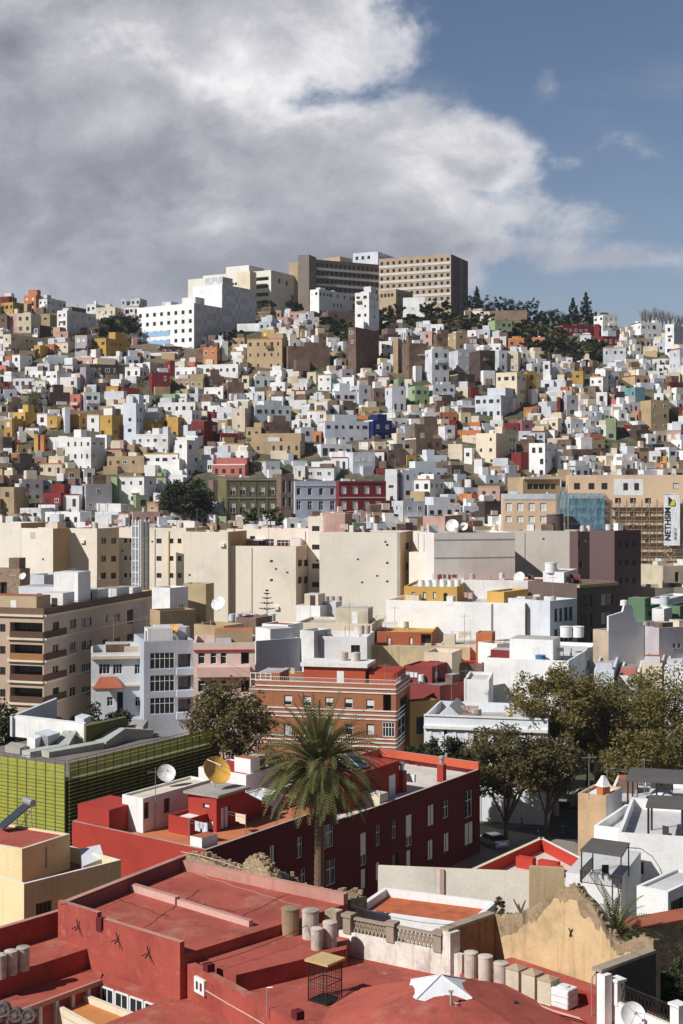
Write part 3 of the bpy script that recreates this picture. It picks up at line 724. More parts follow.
def hill_label(q, nw):
    r = q['rec']; w = r[2] - r[0]; h = r[4] - r[3]; c = q['ctr']; col = CNAME[r[5]]
    size = 'tall narrow' if h > w * 1.35 else ('low wide' if w > h * 2.1 else ('big' if w * h > 480 else ('tiny' if w * h < 110 else 'small')))
    lm = sorted(LAND, key=lambda l: math.hypot(l[1] - c[0], l[2] - c[1])); lm = [l for l in lm if math.hypot(l[1] - c[0], l[2] - c[1]) > 9]
    def rel(l):
        dx, dy = c[0] - l[1], c[1] - l[2]; far = math.hypot(dx, dy) > 45
        if abs(dy) > abs(dx): return ('well ' if far else 'just ') + ('below' if dy > 0 else 'above')
        return ('farther ' if far else 'just ') + ('right of' if dx > 0 else 'left of')
    wn = (WORDS[nw] + (' window' if nw == 1 else ' windows')) if 0 < nw < 13 else ('no windows' if nw == 0 else 'many windows')
    A, Bn, U, Dn = near_house(q, -1, 0), near_house(q, 1, 0), near_house(q, 0, -1), near_house(q, 0, 1); cn = lambda p: CNAME[p['rec'][5]]
    base = '%s %s house' % (size, col); c_ = []
    for l in lm[:3]:
        if U: c_.append('%s under %s house, %s %s' % (base, cn(U), rel(l), l[0]))
        if A and Bn: c_.append('%s between %s and %s, %s %s' % (base, cn(A), cn(Bn), rel(l), l[0]))
        if Dn: c_.append('%s above %s house, %s %s' % (base, cn(Dn), rel(l), l[0]))
        c_.append('%s with %s, %s %s' % (base, wn, rel(l), l[0]))
        if A: c_.append('%s right of %s house, %s %s' % (base, cn(A), rel(l), l[0]))
        if Bn: c_.append('%s left of %s house, %s %s' % (base, cn(Bn), rel(l), l[0]))
        if U and Dn: c_.append('%s, %s above, %s below, %s %s' % (base, cn(U), cn(Dn), rel(l), l[0]))
    c_ = [s for s in c_ if len(s.split()) <= 16] + c_
    for s in c_:
        if s not in used_labels: used_labels.add(s); return s
    return c_[0]
for k in single: geoms[k]['single'] = k not in hidden
stuff = MB(); smats = []; sidx = {}
def sm(m):
    if m.name not in sidx: sidx[m.name] = len(smats); smats.append(m)
    return sidx[m.name]
nwin = 0
for k, q in enumerate(geoms):
    if k in hidden: continue
    r = q['rec']; rr = q['rr']; wm = cm(r[5], rr.choice((0, 1, 1, 2))); rf = roofcol(rr.choice((0, 0, 1, 2, 3, 3, 4, 5)))
    wins = hill_windows(q, 0, .9 if q['th'] < 60 else .3) + hill_windows(q, 1, .45 if q['th'] < 60 else .9)
    if r[5] in 'DN' and rr.random() < .6: wins = wins[:2]
    if k in single:
        b = Bld('hillside_house', hill_label(q, len(wins)), 'house', q['foot'], q['zb'], q['z1'], wm, rf, parapet=rr.uniform(.5, 1.0), t=.22, group='houses on the hillside'); b.done()
        for (p, rz, zc, w, h, kd, i) in wins:
            nn = V((math.sin(rz), -math.cos(rz))); inst(WP[kd], 'window', b.root, (p.x + nn.x * .01 - b.o.x, p.y + nn.y * .01 - b.o.y, zc - b.o.z), rz, (w, 1, h)); nwin += 1
        e0, e1 = (q['foot'][0] - q['foot'][1]).length, (q['foot'][2] - q['foot'][1]).length
        if rr.random() < .4:
            i_ = 0 if q['th'] < 60 else 1; L_ = b.edge(i_)[2]
            if L_ > 3: w_ = rr.uniform(1.4, min(4, L_ - .6)); u_ = rr.uniform(.2, L_ - w_ - .2); z_ = q['z1'] - rr.choice((3.4, 3.9, 4.4)); b.box_on(i_, u_, u_ + w_, z_, z_ + rr.choice((.25, .9, 1.0)), rr.uniform(.5, .9), cm(rr.choice([r[5], 'W', 'G', 'C', 'N'])), 'balcony')
        if rr.random() < .35: b.box_on(0, 0, e0_ if False else b.edge(0)[2], q['z1'] - .3, q['z1'] + .02, .05, cm(rr.choice('RWONTY')), 'roof_edging')
        for _k in range(rr.choice((0, 1, 1, 2, 3)) if min(e0, e1) > 3.6 else 0):
            w_ = min(e0 - 1, rr.uniform(1.2, 3.6)); d_ = min(e1 - 1, rr.uniform(1.4, 3.4))
            roof_room(b, rr.uniform(.4, e0 - w_ - .3), rr.uniform(.4, e1 - d_ - .3), w_, d_, rr.uniform(1.2, 2.8), cm(rr.choice([r[5], 'W', 'G', 'N', 'C', 'W'])), roofcol(rr.choice((0, 1, 2, 3))), door=False)
        if min(e0, e1) > 3 and rr.random() < .45:
            tb = MB(); c = sum(q['foot'], V((0, 0))) / 4 + V((rr.uniform(-1, 1), rr.uniform(-1, 1))); zt = q['z1'] - b.par
            tb.lathe([(0, 1.25), (.45, 1.2), (.5, 0), (0, 0)], (c.x, c.y, zt + .4), 0, 10); tb.box((c.x, c.y, zt + .2), (.9, .9, .42))
            b.part(tb, 'water_tank', rr.choice([M_TANK, plain('tank_blue', (.08, .2, .4), .5), M_DISH]))
        if rr.random() < .6:
            mb = MB(); c = sum(q['foot'], V((0, 0))) / 4
            for _k in range(rr.choice((1, 2))):
                p = c + V((rr.uniform(-1.5, 1.5), rr.uniform(-1.5, 1.5))); hm = rr.uniform(2, 3.6); mb.tube((p.x, p.y, q['z1'] - b.par), (p.x, p.y, q['z1'] + hm), .06, seg=4); mb.tube((p.x - .5, p.y, q['z1'] + hm * .9), (p.x + .5, p.y, q['z1'] + hm * .9), .04, seg=4)
            b.part(mb, 'aerial', M_WOODPOLE)
        if rr.random() < .5 and e0 > 3.5:      # low annex in front
            f0, f1 = q['foot'][0], q['foot'][1]; i_ = 0 if q['th'] < 60 else 1
            a_, e_, L_, n_ = b.edge(i_); w_ = min(L_ - .4, rr.uniform(2.2, 5)); ua = rr.uniform(.1, max(.2, L_ - w_ - .1)); mb = MB(); pts_ = [a_ + e_ * ua + n_ * .01, a_ + e_ * (ua + w_) + n_ * .01, a_ + e_ * (ua + w_) + n_ * rr.uniform(1.8, 3), a_ + e_ * ua + n_ * rr.uniform(1.8, 3)]
            hb = max(1.6, q['h'] * rr.uniform(.3, .5)); zb2 = min(tz_(p.x, p.y) for p in pts_) - 1; mb.prism(pts_, zb2, max(zb2 + 2.2, q['z1'] - q['h'] + hb), 0, 1); b.part(mb, 'annex', [cm(rr.choice([r[5], 'W', 'G', 'N', 'T', 'C', 'W'])), roofcol(rr.randrange(6))])
        if rr.random() < .4 and min(e0, e1) > 4:
            roof_room(b, .05, rr.uniform(1.0, e1 * .4), e0 * rr.uniform(.4, .95), e1 * .5, rr.uniform(2.2, 3.2), wm if rr.random() < .6 else cm(rr.choice('WGCN')), rf, name='upper_storey', door=False)
    else:
        zt = q['z1']; ii = inset(q['foot'], .22); f = q['foot']; mi = sm(wm)
        stuff.prism(f, q['zb'], zt - .45, mi, sm(rf))
        for j in range(4):
            stuff.prism([f[j], f[(j + 1) % 4], ii[(j + 1) % 4], ii[j]], zt - .46, zt, mi)
        for _k in range(rr.choice((0, 1, 1, 2))):
            c = f[1].lerp(f[3], rr.uniform(.3, .7)); e_ = (f[2] - f[1]).normalized(); g_ = (f[0] - f[1]).normalized(); k_ = rr.uniform(.4, 1.5); stuff.prism([c - e_ * k_ - g_ * k_, c + e_ * k_ - g_ * k_, c + e_ * k_ + g_ * k_, c - e_ * k_ + g_ * k_], zt - .5, zt + rr.uniform(1.2, 2.2), sm(cm(rr.choice('WGCN'))))
        for (p, rz, zc, w, h, kd, i) in wins:
            nn = V((math.sin(rz), -math.cos(rz))); stuff.box((p.x, p.y, zc), (w, .06, h), sm(M_GLASS if kd != 2 else M_SHUT), rz)
if stuff.f: tag(stuff.build('far_houses', smats), kind='stuff')
print('HOUSES', len(geoms), 'single', len(single - hidden), 'hidden', len(hidden), 'stuff', len(geoms) - len(single | hidden), 'windows', nwin)
# ------------------------------------------------------------------ hilltop hospital
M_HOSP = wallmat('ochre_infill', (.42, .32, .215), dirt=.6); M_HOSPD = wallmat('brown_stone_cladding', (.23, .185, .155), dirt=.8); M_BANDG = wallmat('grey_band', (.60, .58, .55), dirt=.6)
M_HRED = wallmat('brown_shade_wall', (.19, .135, .11), dirt=.8)  # darker copy: shade of the right-facing walls put into the colour
def tower_block(name, label, cat, x0, xs, x1, yt, d, zb, th, wall, roof, cols0=0, cols1=0, floors=5, fh=3.4, top=1.3, ww=1.5, wh=1.7, bands=True, **kw):
    b = B(name, label, cat, x0, xs, x1, yt, d, zb, th, wall, roof, **kw)
    for i, cols in ((0, cols0), (1, cols1)):
        if not cols: continue
        L = b.edge(i)[2]
        for f in range(floors):
            zt = b.z1 - top - f * fh
            for c in range(cols):
                u = L * (c + .5) / cols; b.add(i, u - ww / 2, u + ww / 2, zt - wh, zt, 'd', mull=0, sill=False, depth=.45)
        if bands:
            for f in range(floors): b.box_on(i, .05, L - .05, b.z1 - top - wh - 1.35 - f * fh, b.z1 - top - wh - .3 - f * fh, .16, M_BANDG, 'floor_band')
    return b
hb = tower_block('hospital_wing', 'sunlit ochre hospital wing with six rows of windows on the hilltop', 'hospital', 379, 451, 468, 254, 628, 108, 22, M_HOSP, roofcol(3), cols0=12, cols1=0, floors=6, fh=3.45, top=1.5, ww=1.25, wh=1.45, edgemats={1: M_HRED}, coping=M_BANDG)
L1 = hb.edge(1)[2]
for f in range(6):
    for u in (L1 * .25, L1 * .78): hb.add(1, u - .5, u + .5, hb.z1 - 3.2 - f * 3.45, hb.z1 - 1.7 - f * 3.45, 'd', sill=False)
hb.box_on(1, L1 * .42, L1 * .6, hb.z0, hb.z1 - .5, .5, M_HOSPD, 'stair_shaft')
hb.done()
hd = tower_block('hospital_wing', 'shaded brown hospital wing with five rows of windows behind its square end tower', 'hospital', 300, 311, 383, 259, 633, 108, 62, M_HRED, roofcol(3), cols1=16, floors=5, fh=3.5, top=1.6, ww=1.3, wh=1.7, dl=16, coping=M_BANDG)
hd.done()
ht = B('hospital_tower', 'plain brown stone stair tower at the end of the shaded hospital wing', 'hospital tower', 298, 309, 313, 254.5, 622, 108, 20, M_HOSPD, roofcol(1), dr=9); ht.done()
hx = B('hospital_annex', 'small ochre end block poking out beside the brown hospital tower', 'hospital', 289, 298, 300, 262, 634, 108, 20, M_HOSP, roofcol(1), dr=12); hx.done()
ha = B('hospital_attic', 'ochre stepped attic storey standing on the shaded hospital wing', 'hospital', 323, 340, 352, 256.5, 645, 137, 40, M_HOSP, roofcol(3)); ha.done()
hp = B('hospital_plant_room', 'pale roof plant house with masts between the two hospital wings', 'plant room', 353, 378, 396, 251.5, 655, 137, 25, cm('G'), roofcol(3))
for i, u in ((0, 2), (0, 5), (0, 8), (1, 3), (1, 6), (1, 9)): hp.add(i, u - .7, u + .7, hp.z1 - 3.2, hp.z1 - 1.6, 'd', sill=False)
hp.done()
mb = MB()
for px, h in ((377, 5), (381, 3.2), (371, 2.2)): p = D(px, 252, 660); mb.tube((p.x, p.y, hp.z1 - 1), (p.x, p.y, hp.z1 + h), .12, .07)
hp.part(mb, 'mast', M_WOODPOLE)
hl = B('hospital_annex', 'low ochre annex with flat roof below the sunlit hospital wing', 'hospital', 378, 396, 413, 289, 585, 105, 35, M_HOSP, roofcol(1)); hl.grid(0, 4, 1, 1.2, 1.4, hl.z1 - 1.6, 3, st='d'); hl.grid(1, 4, 1, 1.2, 1.4, hl.z1 - 1.6, 3, st='d'); hl.done()
wl = B('retaining_wall', 'short white retaining wall under the hospital beside dark shrubs', 'wall', 403, 425, 426, 297, 575, 100, 15, cm('W'), cm('W'), dr=1.0, parapet=0); wl.done()
# stepped white clinic left of the hospital
def clinic(x0, xs, x1, yt, d, th=30, **kw): return B('clinic_block', kw.pop('label'), 'clinic', x0, xs, x1, yt, d, 100, th, cm('C', 2) if kw.pop('c', 0) else wallmat('clinic_plaster', (.74, .71, .62), dirt=.5), roofcol(3), **kw)
q = clinic(188, 206, 212, 278, 630, label='lowest step of the white clinic at its far end, behind the white hilltop house'); q.done()
q = clinic(203, 240, 252, 272.5, 622, label='long middle step of the white clinic with a strip of windows'); q.grid(0, 9, 1, 1.6, 1.2, q.z1 - 4.2, 3, st='d'); q.done()
q = clinic(226, 249, 264, 265, 640, label='highest rear step of the white clinic against the sky'); q.done()
q = clinic(237, 250, 252, 271, 612, label='blank cream stair block on the front of the white clinic', c=1, dr=5); q.done()
q = clinic(249, 271, 299, 270, 618, label='right end of the white clinic with recessed balcony bands, next to the hospital tower')
for f in range(4): q.add(0, 1.2, q.edge(0)[2] - 1.2, q.z1 - 4.3 - f * 3.4, q.z1 - 2.7 - f * 3.4, 'd', depth=1.2, mull=4, sill=False)
for u, z in ((6, 3), (12, 3.2), (17, 9)): q.add(1, u, u + 1.6, q.z1 - z - 2, q.z1 - z, 'd')
q.done()
# blue panelled block
M_BLUEP = wallmat('pale_blue_panel', (.30, .47, .66), dirt=.5)
def tilemat():
    m = wallmat('checked_cement_tile', (.60, .59, .59), dirt=.5); nt_ = m.node_tree; b = nt_.nodes['Principled BSDF']
    ch = nd(nt_, 'ShaderNodeTexChecker'); ch.inputs['Scale'].default_value = .42; ch.inputs[1].default_value = (1, 1, 1, 1); ch.inputs[2].default_value = (.80, .80, .82, 1)
    g = nd(nt_, 'ShaderNodeNewGeometry'); nt_.links.new(g.outputs['Position'], ch.inputs['Vector'])
    old = b.inputs['Base Color'].links[0].from_socket; nt_.links.new(mix(nt_, 1.0, old, ch.outputs[0], 'MULTIPLY'), b.inputs['Base Color']); return m
M_CHECK = tilemat()
DBK = (march(190, 351) or 470) + 1
q = B('apartment_block', 'white apartment block with pale blue panels and a blank grey side on the slope', 'apartment block', 137, 194, 233, 303, DBK, 60, 33, cm('W', 2), roofcol(3), edgemats={1: M_CHECK})
L = q.edge(0)[2]
for f in range(5):
    for c in range(8):
        u = L * (c + .5) / 8; zt = q.z1 - 2.2 - f * 3.2
        q.add(0, u - .65, u + .65, zt - 1.35, zt, 'd', sill=False)
for f in range(3): q.box_on(0, L * .10, L * (.58 + .14 * (f == 2)), q.z1 - 10.6 - f * 3.2, q.z1 - 8.75 - f * 3.2, .04, M_BLUEP, 'blue_panel')
q.box_on(0, L * .8, L - .1, q.z0, q.z1 - 15.2, .05, M_BLUEP, 'blue_panel')
roof_room(q, 1, 2, 6, 5, 3.2, cm('W'), roofcol(3)); roof_room(q, 12, 2, 4, 4, 2.4, cm('G'), roofcol(3)); q.done()
q = B('apartment_block', 'upper white block with a blank checked grey side behind the blue panelled block', 'apartment block', 193, 222, 256, 284, DBK + 30, 70, 33, cm('W', 2), roofcol(3), edgemats={1: M_CHECK}); roof_room(q, .5, 1, 8, 6, 3.6, M_CHECK, roofcol(3)); q.done()
q = B('retaining_wall', 'long white retaining wall on the slope below the checked grey block', 'wall', 237, 268, 269, 323, 512, 80, 14, cm('W'), cm('W'), dr=1, parapet=0); q.done()
# rubble walls and the long town wall on the ridge
q = B('retaining_wall', 'long brown rubble wall on the ridge below the row of conifers', 'wall', 491, 527, 528, 310, 560, 95, 10, wallmat('rubble_brown', (.24, .17, .12), dirt=1.4), roofcol(1), dr=1, parapet=0); q.done()
# ------------------------------------------------------------------ the old street at the foot of the slope
def townhouse(label, x0, xs, x1, yt, yb, wall, rows, th=72, d=None, cat='townhouse', st='f', frame=M_WFRAME, cornice=None, zb=None, edge=1, pane=None, ridge=True, **kw):
    d = d or march(xs, yb) or 360
    b = B('townhouse', label, cat, x0, xs, x1, yt, d, (CZ - (yb - HZ) * d / F) - 6 if zb is None else zb, th, wall, roofcol(rnd.choice((0, 1, 3))), **kw)
    for (cols, y0, y1, xa, xb, w, s_) in rows:
        for c in range(cols):
            px = lerp(xa, xb, (c + .5) / cols); k = dict(frame=frame)
            if pane: k['pane'] = pane
            b.win(edge, px - w / 2, y0, px + w / 2, y1, s_, **k)
    return b
q = townhouse('olive green two storey mansion with tall shuttered windows beside the ficus tree', 222, 226, 279, 478, 522, cm('U'), [(5, 486, 495, 228, 277, 5.4, 'b'), (5, 502, 513, 228, 277, 5.4, 'b')], dl=9, coping=cm('W'))
q.band(1, 478.6, 480.4, 250, M_CONC, 'cornice'); q.band(1, 497.3, 498.4, 250, M_CONC); 
for px in (226.8, 239, 255, 267, 278): 
    u, _ = q.uz(1, px, 500); u = max(.3, min(q.edge(1)[2] - .3, u)); q.box_on(1, u - .18, u + .18, q.z0, q.z1 - 1, .07, wallmat('olive_pilaster', (.22, .20, .11), dirt=.6), 'pilaster')
q.done()
q = townhouse('lavender blue townhouse with two rows of four windows next to the maroon one', 292, 295, 338, 481, 522, wallmat('plaster_lavender_blue', (.46, .50, .60), dirt=.7), [(4, 488, 495, 293, 338, 4, 'd'), (4, 501, 510, 293, 338, 4.4, 'w')], dl=8, coping=cm('G'))
q.band(1, 484.5, 486, 320, cm('G'), 'cornice'); q.band(1, 498, 499, 320, cm('G')); q.done()
q = townhouse('maroon townhouse with two rows of four white shuttered windows', 336, 339, 386, 481, 522, wallmat('plaster_maroon', (.17, .025, .03), dirt=.7), [(4, 486, 494, 338, 384, 5, 's'), (4, 501, 509.5, 338, 384, 5.2, 's')], dl=8)
q.band(1, 497, 498.2, 360, cm('P')); q.band(1, 511, 512, 360, cm('P')); q.band(1, 481.6, 483, 360, wallmat('maroon_cornice', (.22, .05, .05)), 'cornice'); q.done()
q = townhouse('narrow dark brown house with paired arched windows beside the olive mansion', 278, 281, 294, 474, 522, cm('N'), [(2, 480, 493, 281, 293, 3.6, 'd'), (2, 497, 507, 281, 293, 3.6, 'd')], dl=8); q.done()
# ------------------------------------------------------------------ peach apartment building with the works front
M_PEACH = wallmat('peach_render', (.68, .50, .34), dirt=.6); M_BRICKR = brickmat('bare_brick', (.34, .19, .10), (.48, .29, .16), (.45, .40, .33), 1.6)
pk = B('apartment_building', 'long peach apartment building with dark square windows behind scaffolding', 'apartment building', 566, 569, 705, 475, 322, 14, 96, M_PEACH, roofcol(0), dl=14, coping=cm('G'), parapet=.6)
for px in (577, 591.5, 604.5): pk.win(1, px - 3, 483, px + 3, 489.5, 'd')
for px in (625.5, 636.5): pk.win(1, px - 2.2, 483, px + 2.2, 489.5, 'd')
for px in (676,): pk.win(1, px - 3, 483, px + 3, 489, 's')
for py in (498, 511, 524, 537):
    for px in (576, 588, 600, 618, 633, 648): pk.win(1, px - 3, py, px + 3, py + 5.5, 'd')
u0, _ = pk.uz(1, 614, 485); u1, _ = pk.uz(1, 643, 485); pk.box_on(1, u0, u1, pk.z1 - 4.6, pk.z1 - .9, .03, cm('W'), 'white_panel'); 
pk.op[1] = [o for o in pk.op[1] if not (o[0] < u1 and o[1] > u0 and o[3] > pk.z1 - 4.6)]
pk.done()
for px in (625.5, 636.5):
    u, zt = pk.uz(1, px, 483); c = pk.pt(1, u, zt - .8, .05); e = pk.edge(1)[1]; mb = MB(); mb.box(c, (1.0, .06, 1.6), 0, math.atan2(e.y, e.x)); pk.part(mb, 'window', M_GLASS)
q = townhouse('peach house with a row of white shuttered windows under a grey parapet', 501, 503, 556, 494, 540, M_PEACH, [(4, 503, 511, 503, 549, 6, 's'), (4, 516, 522, 503, 549, 6, 's')], th=94, d=308, dl=10, zb=15, coping=cm('G'))
u0, _ = q.uz(1, 504, 500); q.box_on(1, .03, q.edge(1)[2] - .03, q.z1 - 1.2, q.z1 + .05, .1, cm('G'), 'parapet_band'); q.done()
q = B('flat_roofed_house', 'long low tan house with a flat concrete roof beside the peach building', 'house', 519, 523, 560, 477, 325, 20, 74, cm('T'), roofcol(0), dl=9); q.box_on(1, 0.02, q.edge(1)[2] - .02, q.z1 - .5, q.z1 + .1, .5, cm('C'), 'eaves'); q.grid(1, 5, 1, 1.3, 1.2, q.z1 - 1.6, 3, st='d'); q.done()
def scaffold(name, label, bld, px0, px1, zlo, zhi, off=1.1, bays=6, lev=2.0, mat=M_STEEL, deck=None):
    u0, _ = bld.uz(1, px0, 500); u1, _ = bld.uz(1, px1, 500); e = bld.edge(1)[1]; rz = math.atan2(e.y, e.x)
    rt = root(name, label, 'scaffolding', bld.pt(1, u0, zlo, off)); o = rt.location
    st_, dk, br = MB(), MB(), MB(); n = int((zhi - zlo) / lev)
    for k in range(bays + 1):
        u = lerp(u0, u1, k / bays)
        for w in (.15, off): st_.tube(bld.pt(1, u, zlo - 2, w), bld.pt(1, u, zhi + .6, w), .06, seg=6)
    for j in range(n + 1):
        z = zlo + j * lev; c = bld.pt(1, (u0 + u1) / 2, z, (off + .15) / 2); dk.box(c, (abs(u1 - u0), off, .09), 0, rz)
        for dz in (.5, 1.0): br.tube(bld.pt(1, u0, z + dz, off), bld.pt(1, u1, z + dz, off), .05, seg=5)
    for k in range(0, bays, 2):
        for j in range(n): br.tube(bld.pt(1, lerp(u0, u1, k / bays), zlo + j * lev, off), bld.pt(1, lerp(u0, u1, (k + 1) / bays), zlo + (j + 1) * lev, off), .04, seg=5)
    st_.build('standards', mat, rt, o); dk.build('deck_boards', deck or wallmat('scaffold_board', (.42, .31, .19), dirt=1), rt, o); br.build('guard_rails', mat, rt, o); return rt
M_RUST = plain('rusty_tube', (.36, .30, .23), .7, .2)
scaffold('scaffolding', 'brown steel scaffolding with plank decks in front of the peach building', pk, 611, 664, 20, 41.2, bays=7, mat=M_RUST)
scaffold('scaffolding', 'taller run of steel scaffolding behind the hanging white banner', pk, 666, 699, 20, 41.2, bays=4, mat=M_RUST)
sc_ = scaffold('scaffolding', 'steel scaffolding hidden behind the teal safety netting', pk, 558, 603, 24, 42, bays=6)
# teal netting: a thin woven sheet wrapped round the scaffold
nm, nnt, nb = _new('teal_debris_netting'); _n = noise_node(nnt, pos_node(nnt, (1, 1, 1)), .7, 5, .65)
nnt.links.new(ramp(nnt, _n, [(.3, (.06, .18, .25)), (.55, (.12, .29, .38)), (.75, (.30, .44, .50))]), nb.inputs['Base Color']); nb.inputs['Roughness'].default_value = .8
_t = nd(nnt, 'ShaderNodeBsdfTransparent'); _m = nd(nnt, 'ShaderNodeMixShader'); _m.inputs[0].default_value = .6
nnt.links.new(_t.outputs[0], _m.inputs[1]); nnt.links.new(nb.outputs[0], _m.inputs[2]); nnt.links.new(_m.outputs[0], nnt.nodes['Material Output'].inputs[0])
mb = MB(); u0, zt = pk.uz(1, 557, 489); u1, _ = pk.uz(1, 604, 489); rr = random.Random(3)
N_, K_ = 30, 14
def netpt(i, k):
    u = lerp(u0, u1, i / N_); z = lerp(23.5, 43.2, k / K_); return pk.pt(1, u, z + rr.uniform(-.05, .05), 1.5 + rr.uniform(-.05, .05) + .04 * math.sin(i * 1.3))
G_ = [[netpt(i, k) for k in range(K_ + 1)] for i in range(N_ + 1)]
for i in range(N_):
    for k in range(K_): mb.quad((G_[i][k], G_[i + 1][k], G_[i + 1][k + 1], G_[i][k + 1]))
for k in range(K_):     # returns
    for c_, s_ in ((0, 1), (N_, -1)):
        a, b_ = G_[c_][k], G_[c_][k + 1]; uu = u0 if c_ == 0 else u1
        p, q_ = pk.pt(1, uu, a.z, .1), pk.pt(1, uu, b_.z, .1); mb.quad((a, p, q_, b_) if s_ > 0 else (p, a, b_, q_))
o = mb.build('safety_netting', nm, None, pk.pt(1, u0, 23.5, 1.5)); tag(o, 'teal debris netting wrapped round the scaffold of the peach building', 'netting')
# banner
u0, zt = pk.uz(1, 663, 494); u1, zb_ = pk.uz(1, 679, 545); e = pk.edge(1)[1]; rzb = math.atan2(e.y, e.x)
rt = root('banner', 'tall white advertising banner with black lettering hung on the scaffolding', 'banner', pk.pt(1, (u0 + u1) / 2, zb_, 1.75)); o = rt.location
mb = MB(); G_ = [[pk.pt(1, lerp(u0, u1, i / 6), lerp(zb_, zt, k / 16), 1.7 + .05 * math.sin(i * 1.7 + k * .9)) for k in range(17)] for i in range(7)]
for i in range(6):
    for k in range(16): mb.quad((G_[i][k], G_[i + 1][k], G_[i + 1][k + 1], G_[i][k + 1]))
for (i0, k0, i1, k1) in ((0, 0, 6, 0), (0, 16, 6, 16)): mb.tube(G_[i0][k0], G_[i1][k1], .07, seg=6)
mb.build('sheet', plain('banner_cloth', (.72, .73, .76), .8, var=.08), rt, o)
M_BLACK = plain('black_ink', (.02, .02, .022), .7); M_YEL = plain('yellow_ink', (.62, .55, .05), .7)
W_ = u1 - u0
def bq(pts, mat, name):
    m2 = MB(); m2.quad([pk.pt(1, u0 + a * W_, zt + b * W_, 1.79) for a, b in pts]); return m2.build(name, mat, rt, o)
bq([(.27, -.15), (.27, -.75), (.72, -.75), (.72, -.52)][::1], M_BLACK, 'emblem'); 
m2 = MB(); m2.quad([pk.pt(1, u0 + a * W_, zt + b * W_, 1.8) for a, b in ((.33, -.72), (.50, -.42), (.68, -.30), (.68, -.72))]); m2.quad([pk.pt(1, u0 + a * W_, zt + b * W_, 1.812) for a, b in ((.43, -.73), (.53, -.60), (.56, -.73))]); m2.build('emblem_stripe', M_YEL, rt, o)
def letters(txt, a, b, size, mat, bold=.02):
    cu = bpy.data.curves.new('lettering', 'FONT'); cu.body = txt; cu.size = size; cu.extrude = .004; cu.offset = bold; cu.align_x = 'LEFT'
    ob = bpy.data.objects.new('lettering', cu); COL.objects.link(ob); dg_ = bpy.context.evaluated_depsgraph_get()
    me = bpy.data.meshes.new_from_object(ob.evaluated_get(dg_)); bpy.data.objects.remove(ob); me.materials.clear(); me.materials.append(mat)
    l = bpy.data.objects.new('lettering', me); COL.objects.link(l); l.parent = rt
    p = pk.pt(1, u0 + a * W_, zt + b * W_, 1.795)
    l.matrix_local = Matrix.Translation(p - o) @ Matrix.Rotation(rzb, 4, 'Z') @ Matrix.Rotation(R(90), 4, 'X') @ Matrix.Rotation(R(90), 4, 'Z')
letters('NETHSIM', .40, -2.95, W_ * .52, M_BLACK, .03); letters('34 50 11', .78, -2.9, W_ * .22, M_BLACK, .012)
# ------------------------------------------------------------------ long cream apartment walls
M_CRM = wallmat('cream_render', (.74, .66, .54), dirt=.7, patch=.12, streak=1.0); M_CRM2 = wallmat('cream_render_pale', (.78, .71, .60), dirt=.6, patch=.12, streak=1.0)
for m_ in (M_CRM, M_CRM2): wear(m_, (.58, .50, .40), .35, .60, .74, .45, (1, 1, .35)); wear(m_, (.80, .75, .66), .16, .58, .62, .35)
M_TANW = wallmat('tan_shade_and_pipe', (.52, .36, .19), dirt=.6); M_GREYW = wallmat('grey_tan_render', (.52, .47, .41), dirt=.6, patch=.12); M_GREY2 = wallmat('grey_lilac_render', (.72, .67, .61), dirt=.7, patch=.12); M_PURP = wallmat('plum_brown_render', (.125, .08, .078), dirt=.5, patch=.12)
def cream(label, x0, xs, x1, yt, d, wall=M_CRM, th=20, dr=14, wins=(), **kw):
    b = B('apartment_block', label, 'apartment block', x0, xs, x1, yt, d, 10, th, wall, M_TILE if kw.pop('tile', 1) else roofcol(0), dr=dr, parapet=.35, edgemats=kw.pop('em', {1: M_TANW}), **kw)  # right face's shade is put into a darker tan
    for wq in wins: b.win(0, *wq)
    return b
cream('bright cream party wall block ending the long cream row behind the ruined brick house', -40, 21, 24, 523, 250, M_CRM2, dr=8).done()
cream('cream party wall block with an ochre tan return, behind the brown apartment roof', 18, 53, 69, 528.5, 247, M_CRM2, th=26, dr=None).done()
b = cream('narrow cream block with two columns of small windows beside the metal stair shaft', 69, 97, 119, 528.5, 250, th=22, dr=None, em={1: wallmat('tan_shade_recess', (.58, .46, .33), dirt=.6)})  # right-facing recess has its shade coloured in as tan
for px in (103.5, 113.5):
    for py in (538, 556, 573): b.win(1, px - 2.6, py, px + 2.6, py + 5.4, 'd')
b.done()
b = cream('cream stairwell block with paired small windows left of the metal stair shaft', 108, 134, 137, 527.5, 258, dr=6)
for px in (125.5, 131):
    for py in (538.5, 556, 573): b.win(0, px - 1.5, py, px + 1.5, py + 4.4, 'd')
b.done()
b = cream('cream block with windows and a drainpipe right of the metal stair shaft', 148, 186, 188, 528, 252, dr=9)
for px, w in ((159, 2.6), (171.5, 2), (179.5, 2)):
    for py in (538.5, 556, 573): b.win(0, px - w, py, px + w, py + 5, 'd')
u, _ = b.uz(0, 169, 540); b.box_on(0, u - .12, u + .12, b.z0, b.z1 - .6, .16, M_TANW, 'drainpipe'); u, _ = b.uz(0, 185, 540); b.box_on(0, u - .15, u + .15, b.z0, b.z1 - .6, .2, M_TANW, 'drainpipe'); b.done()
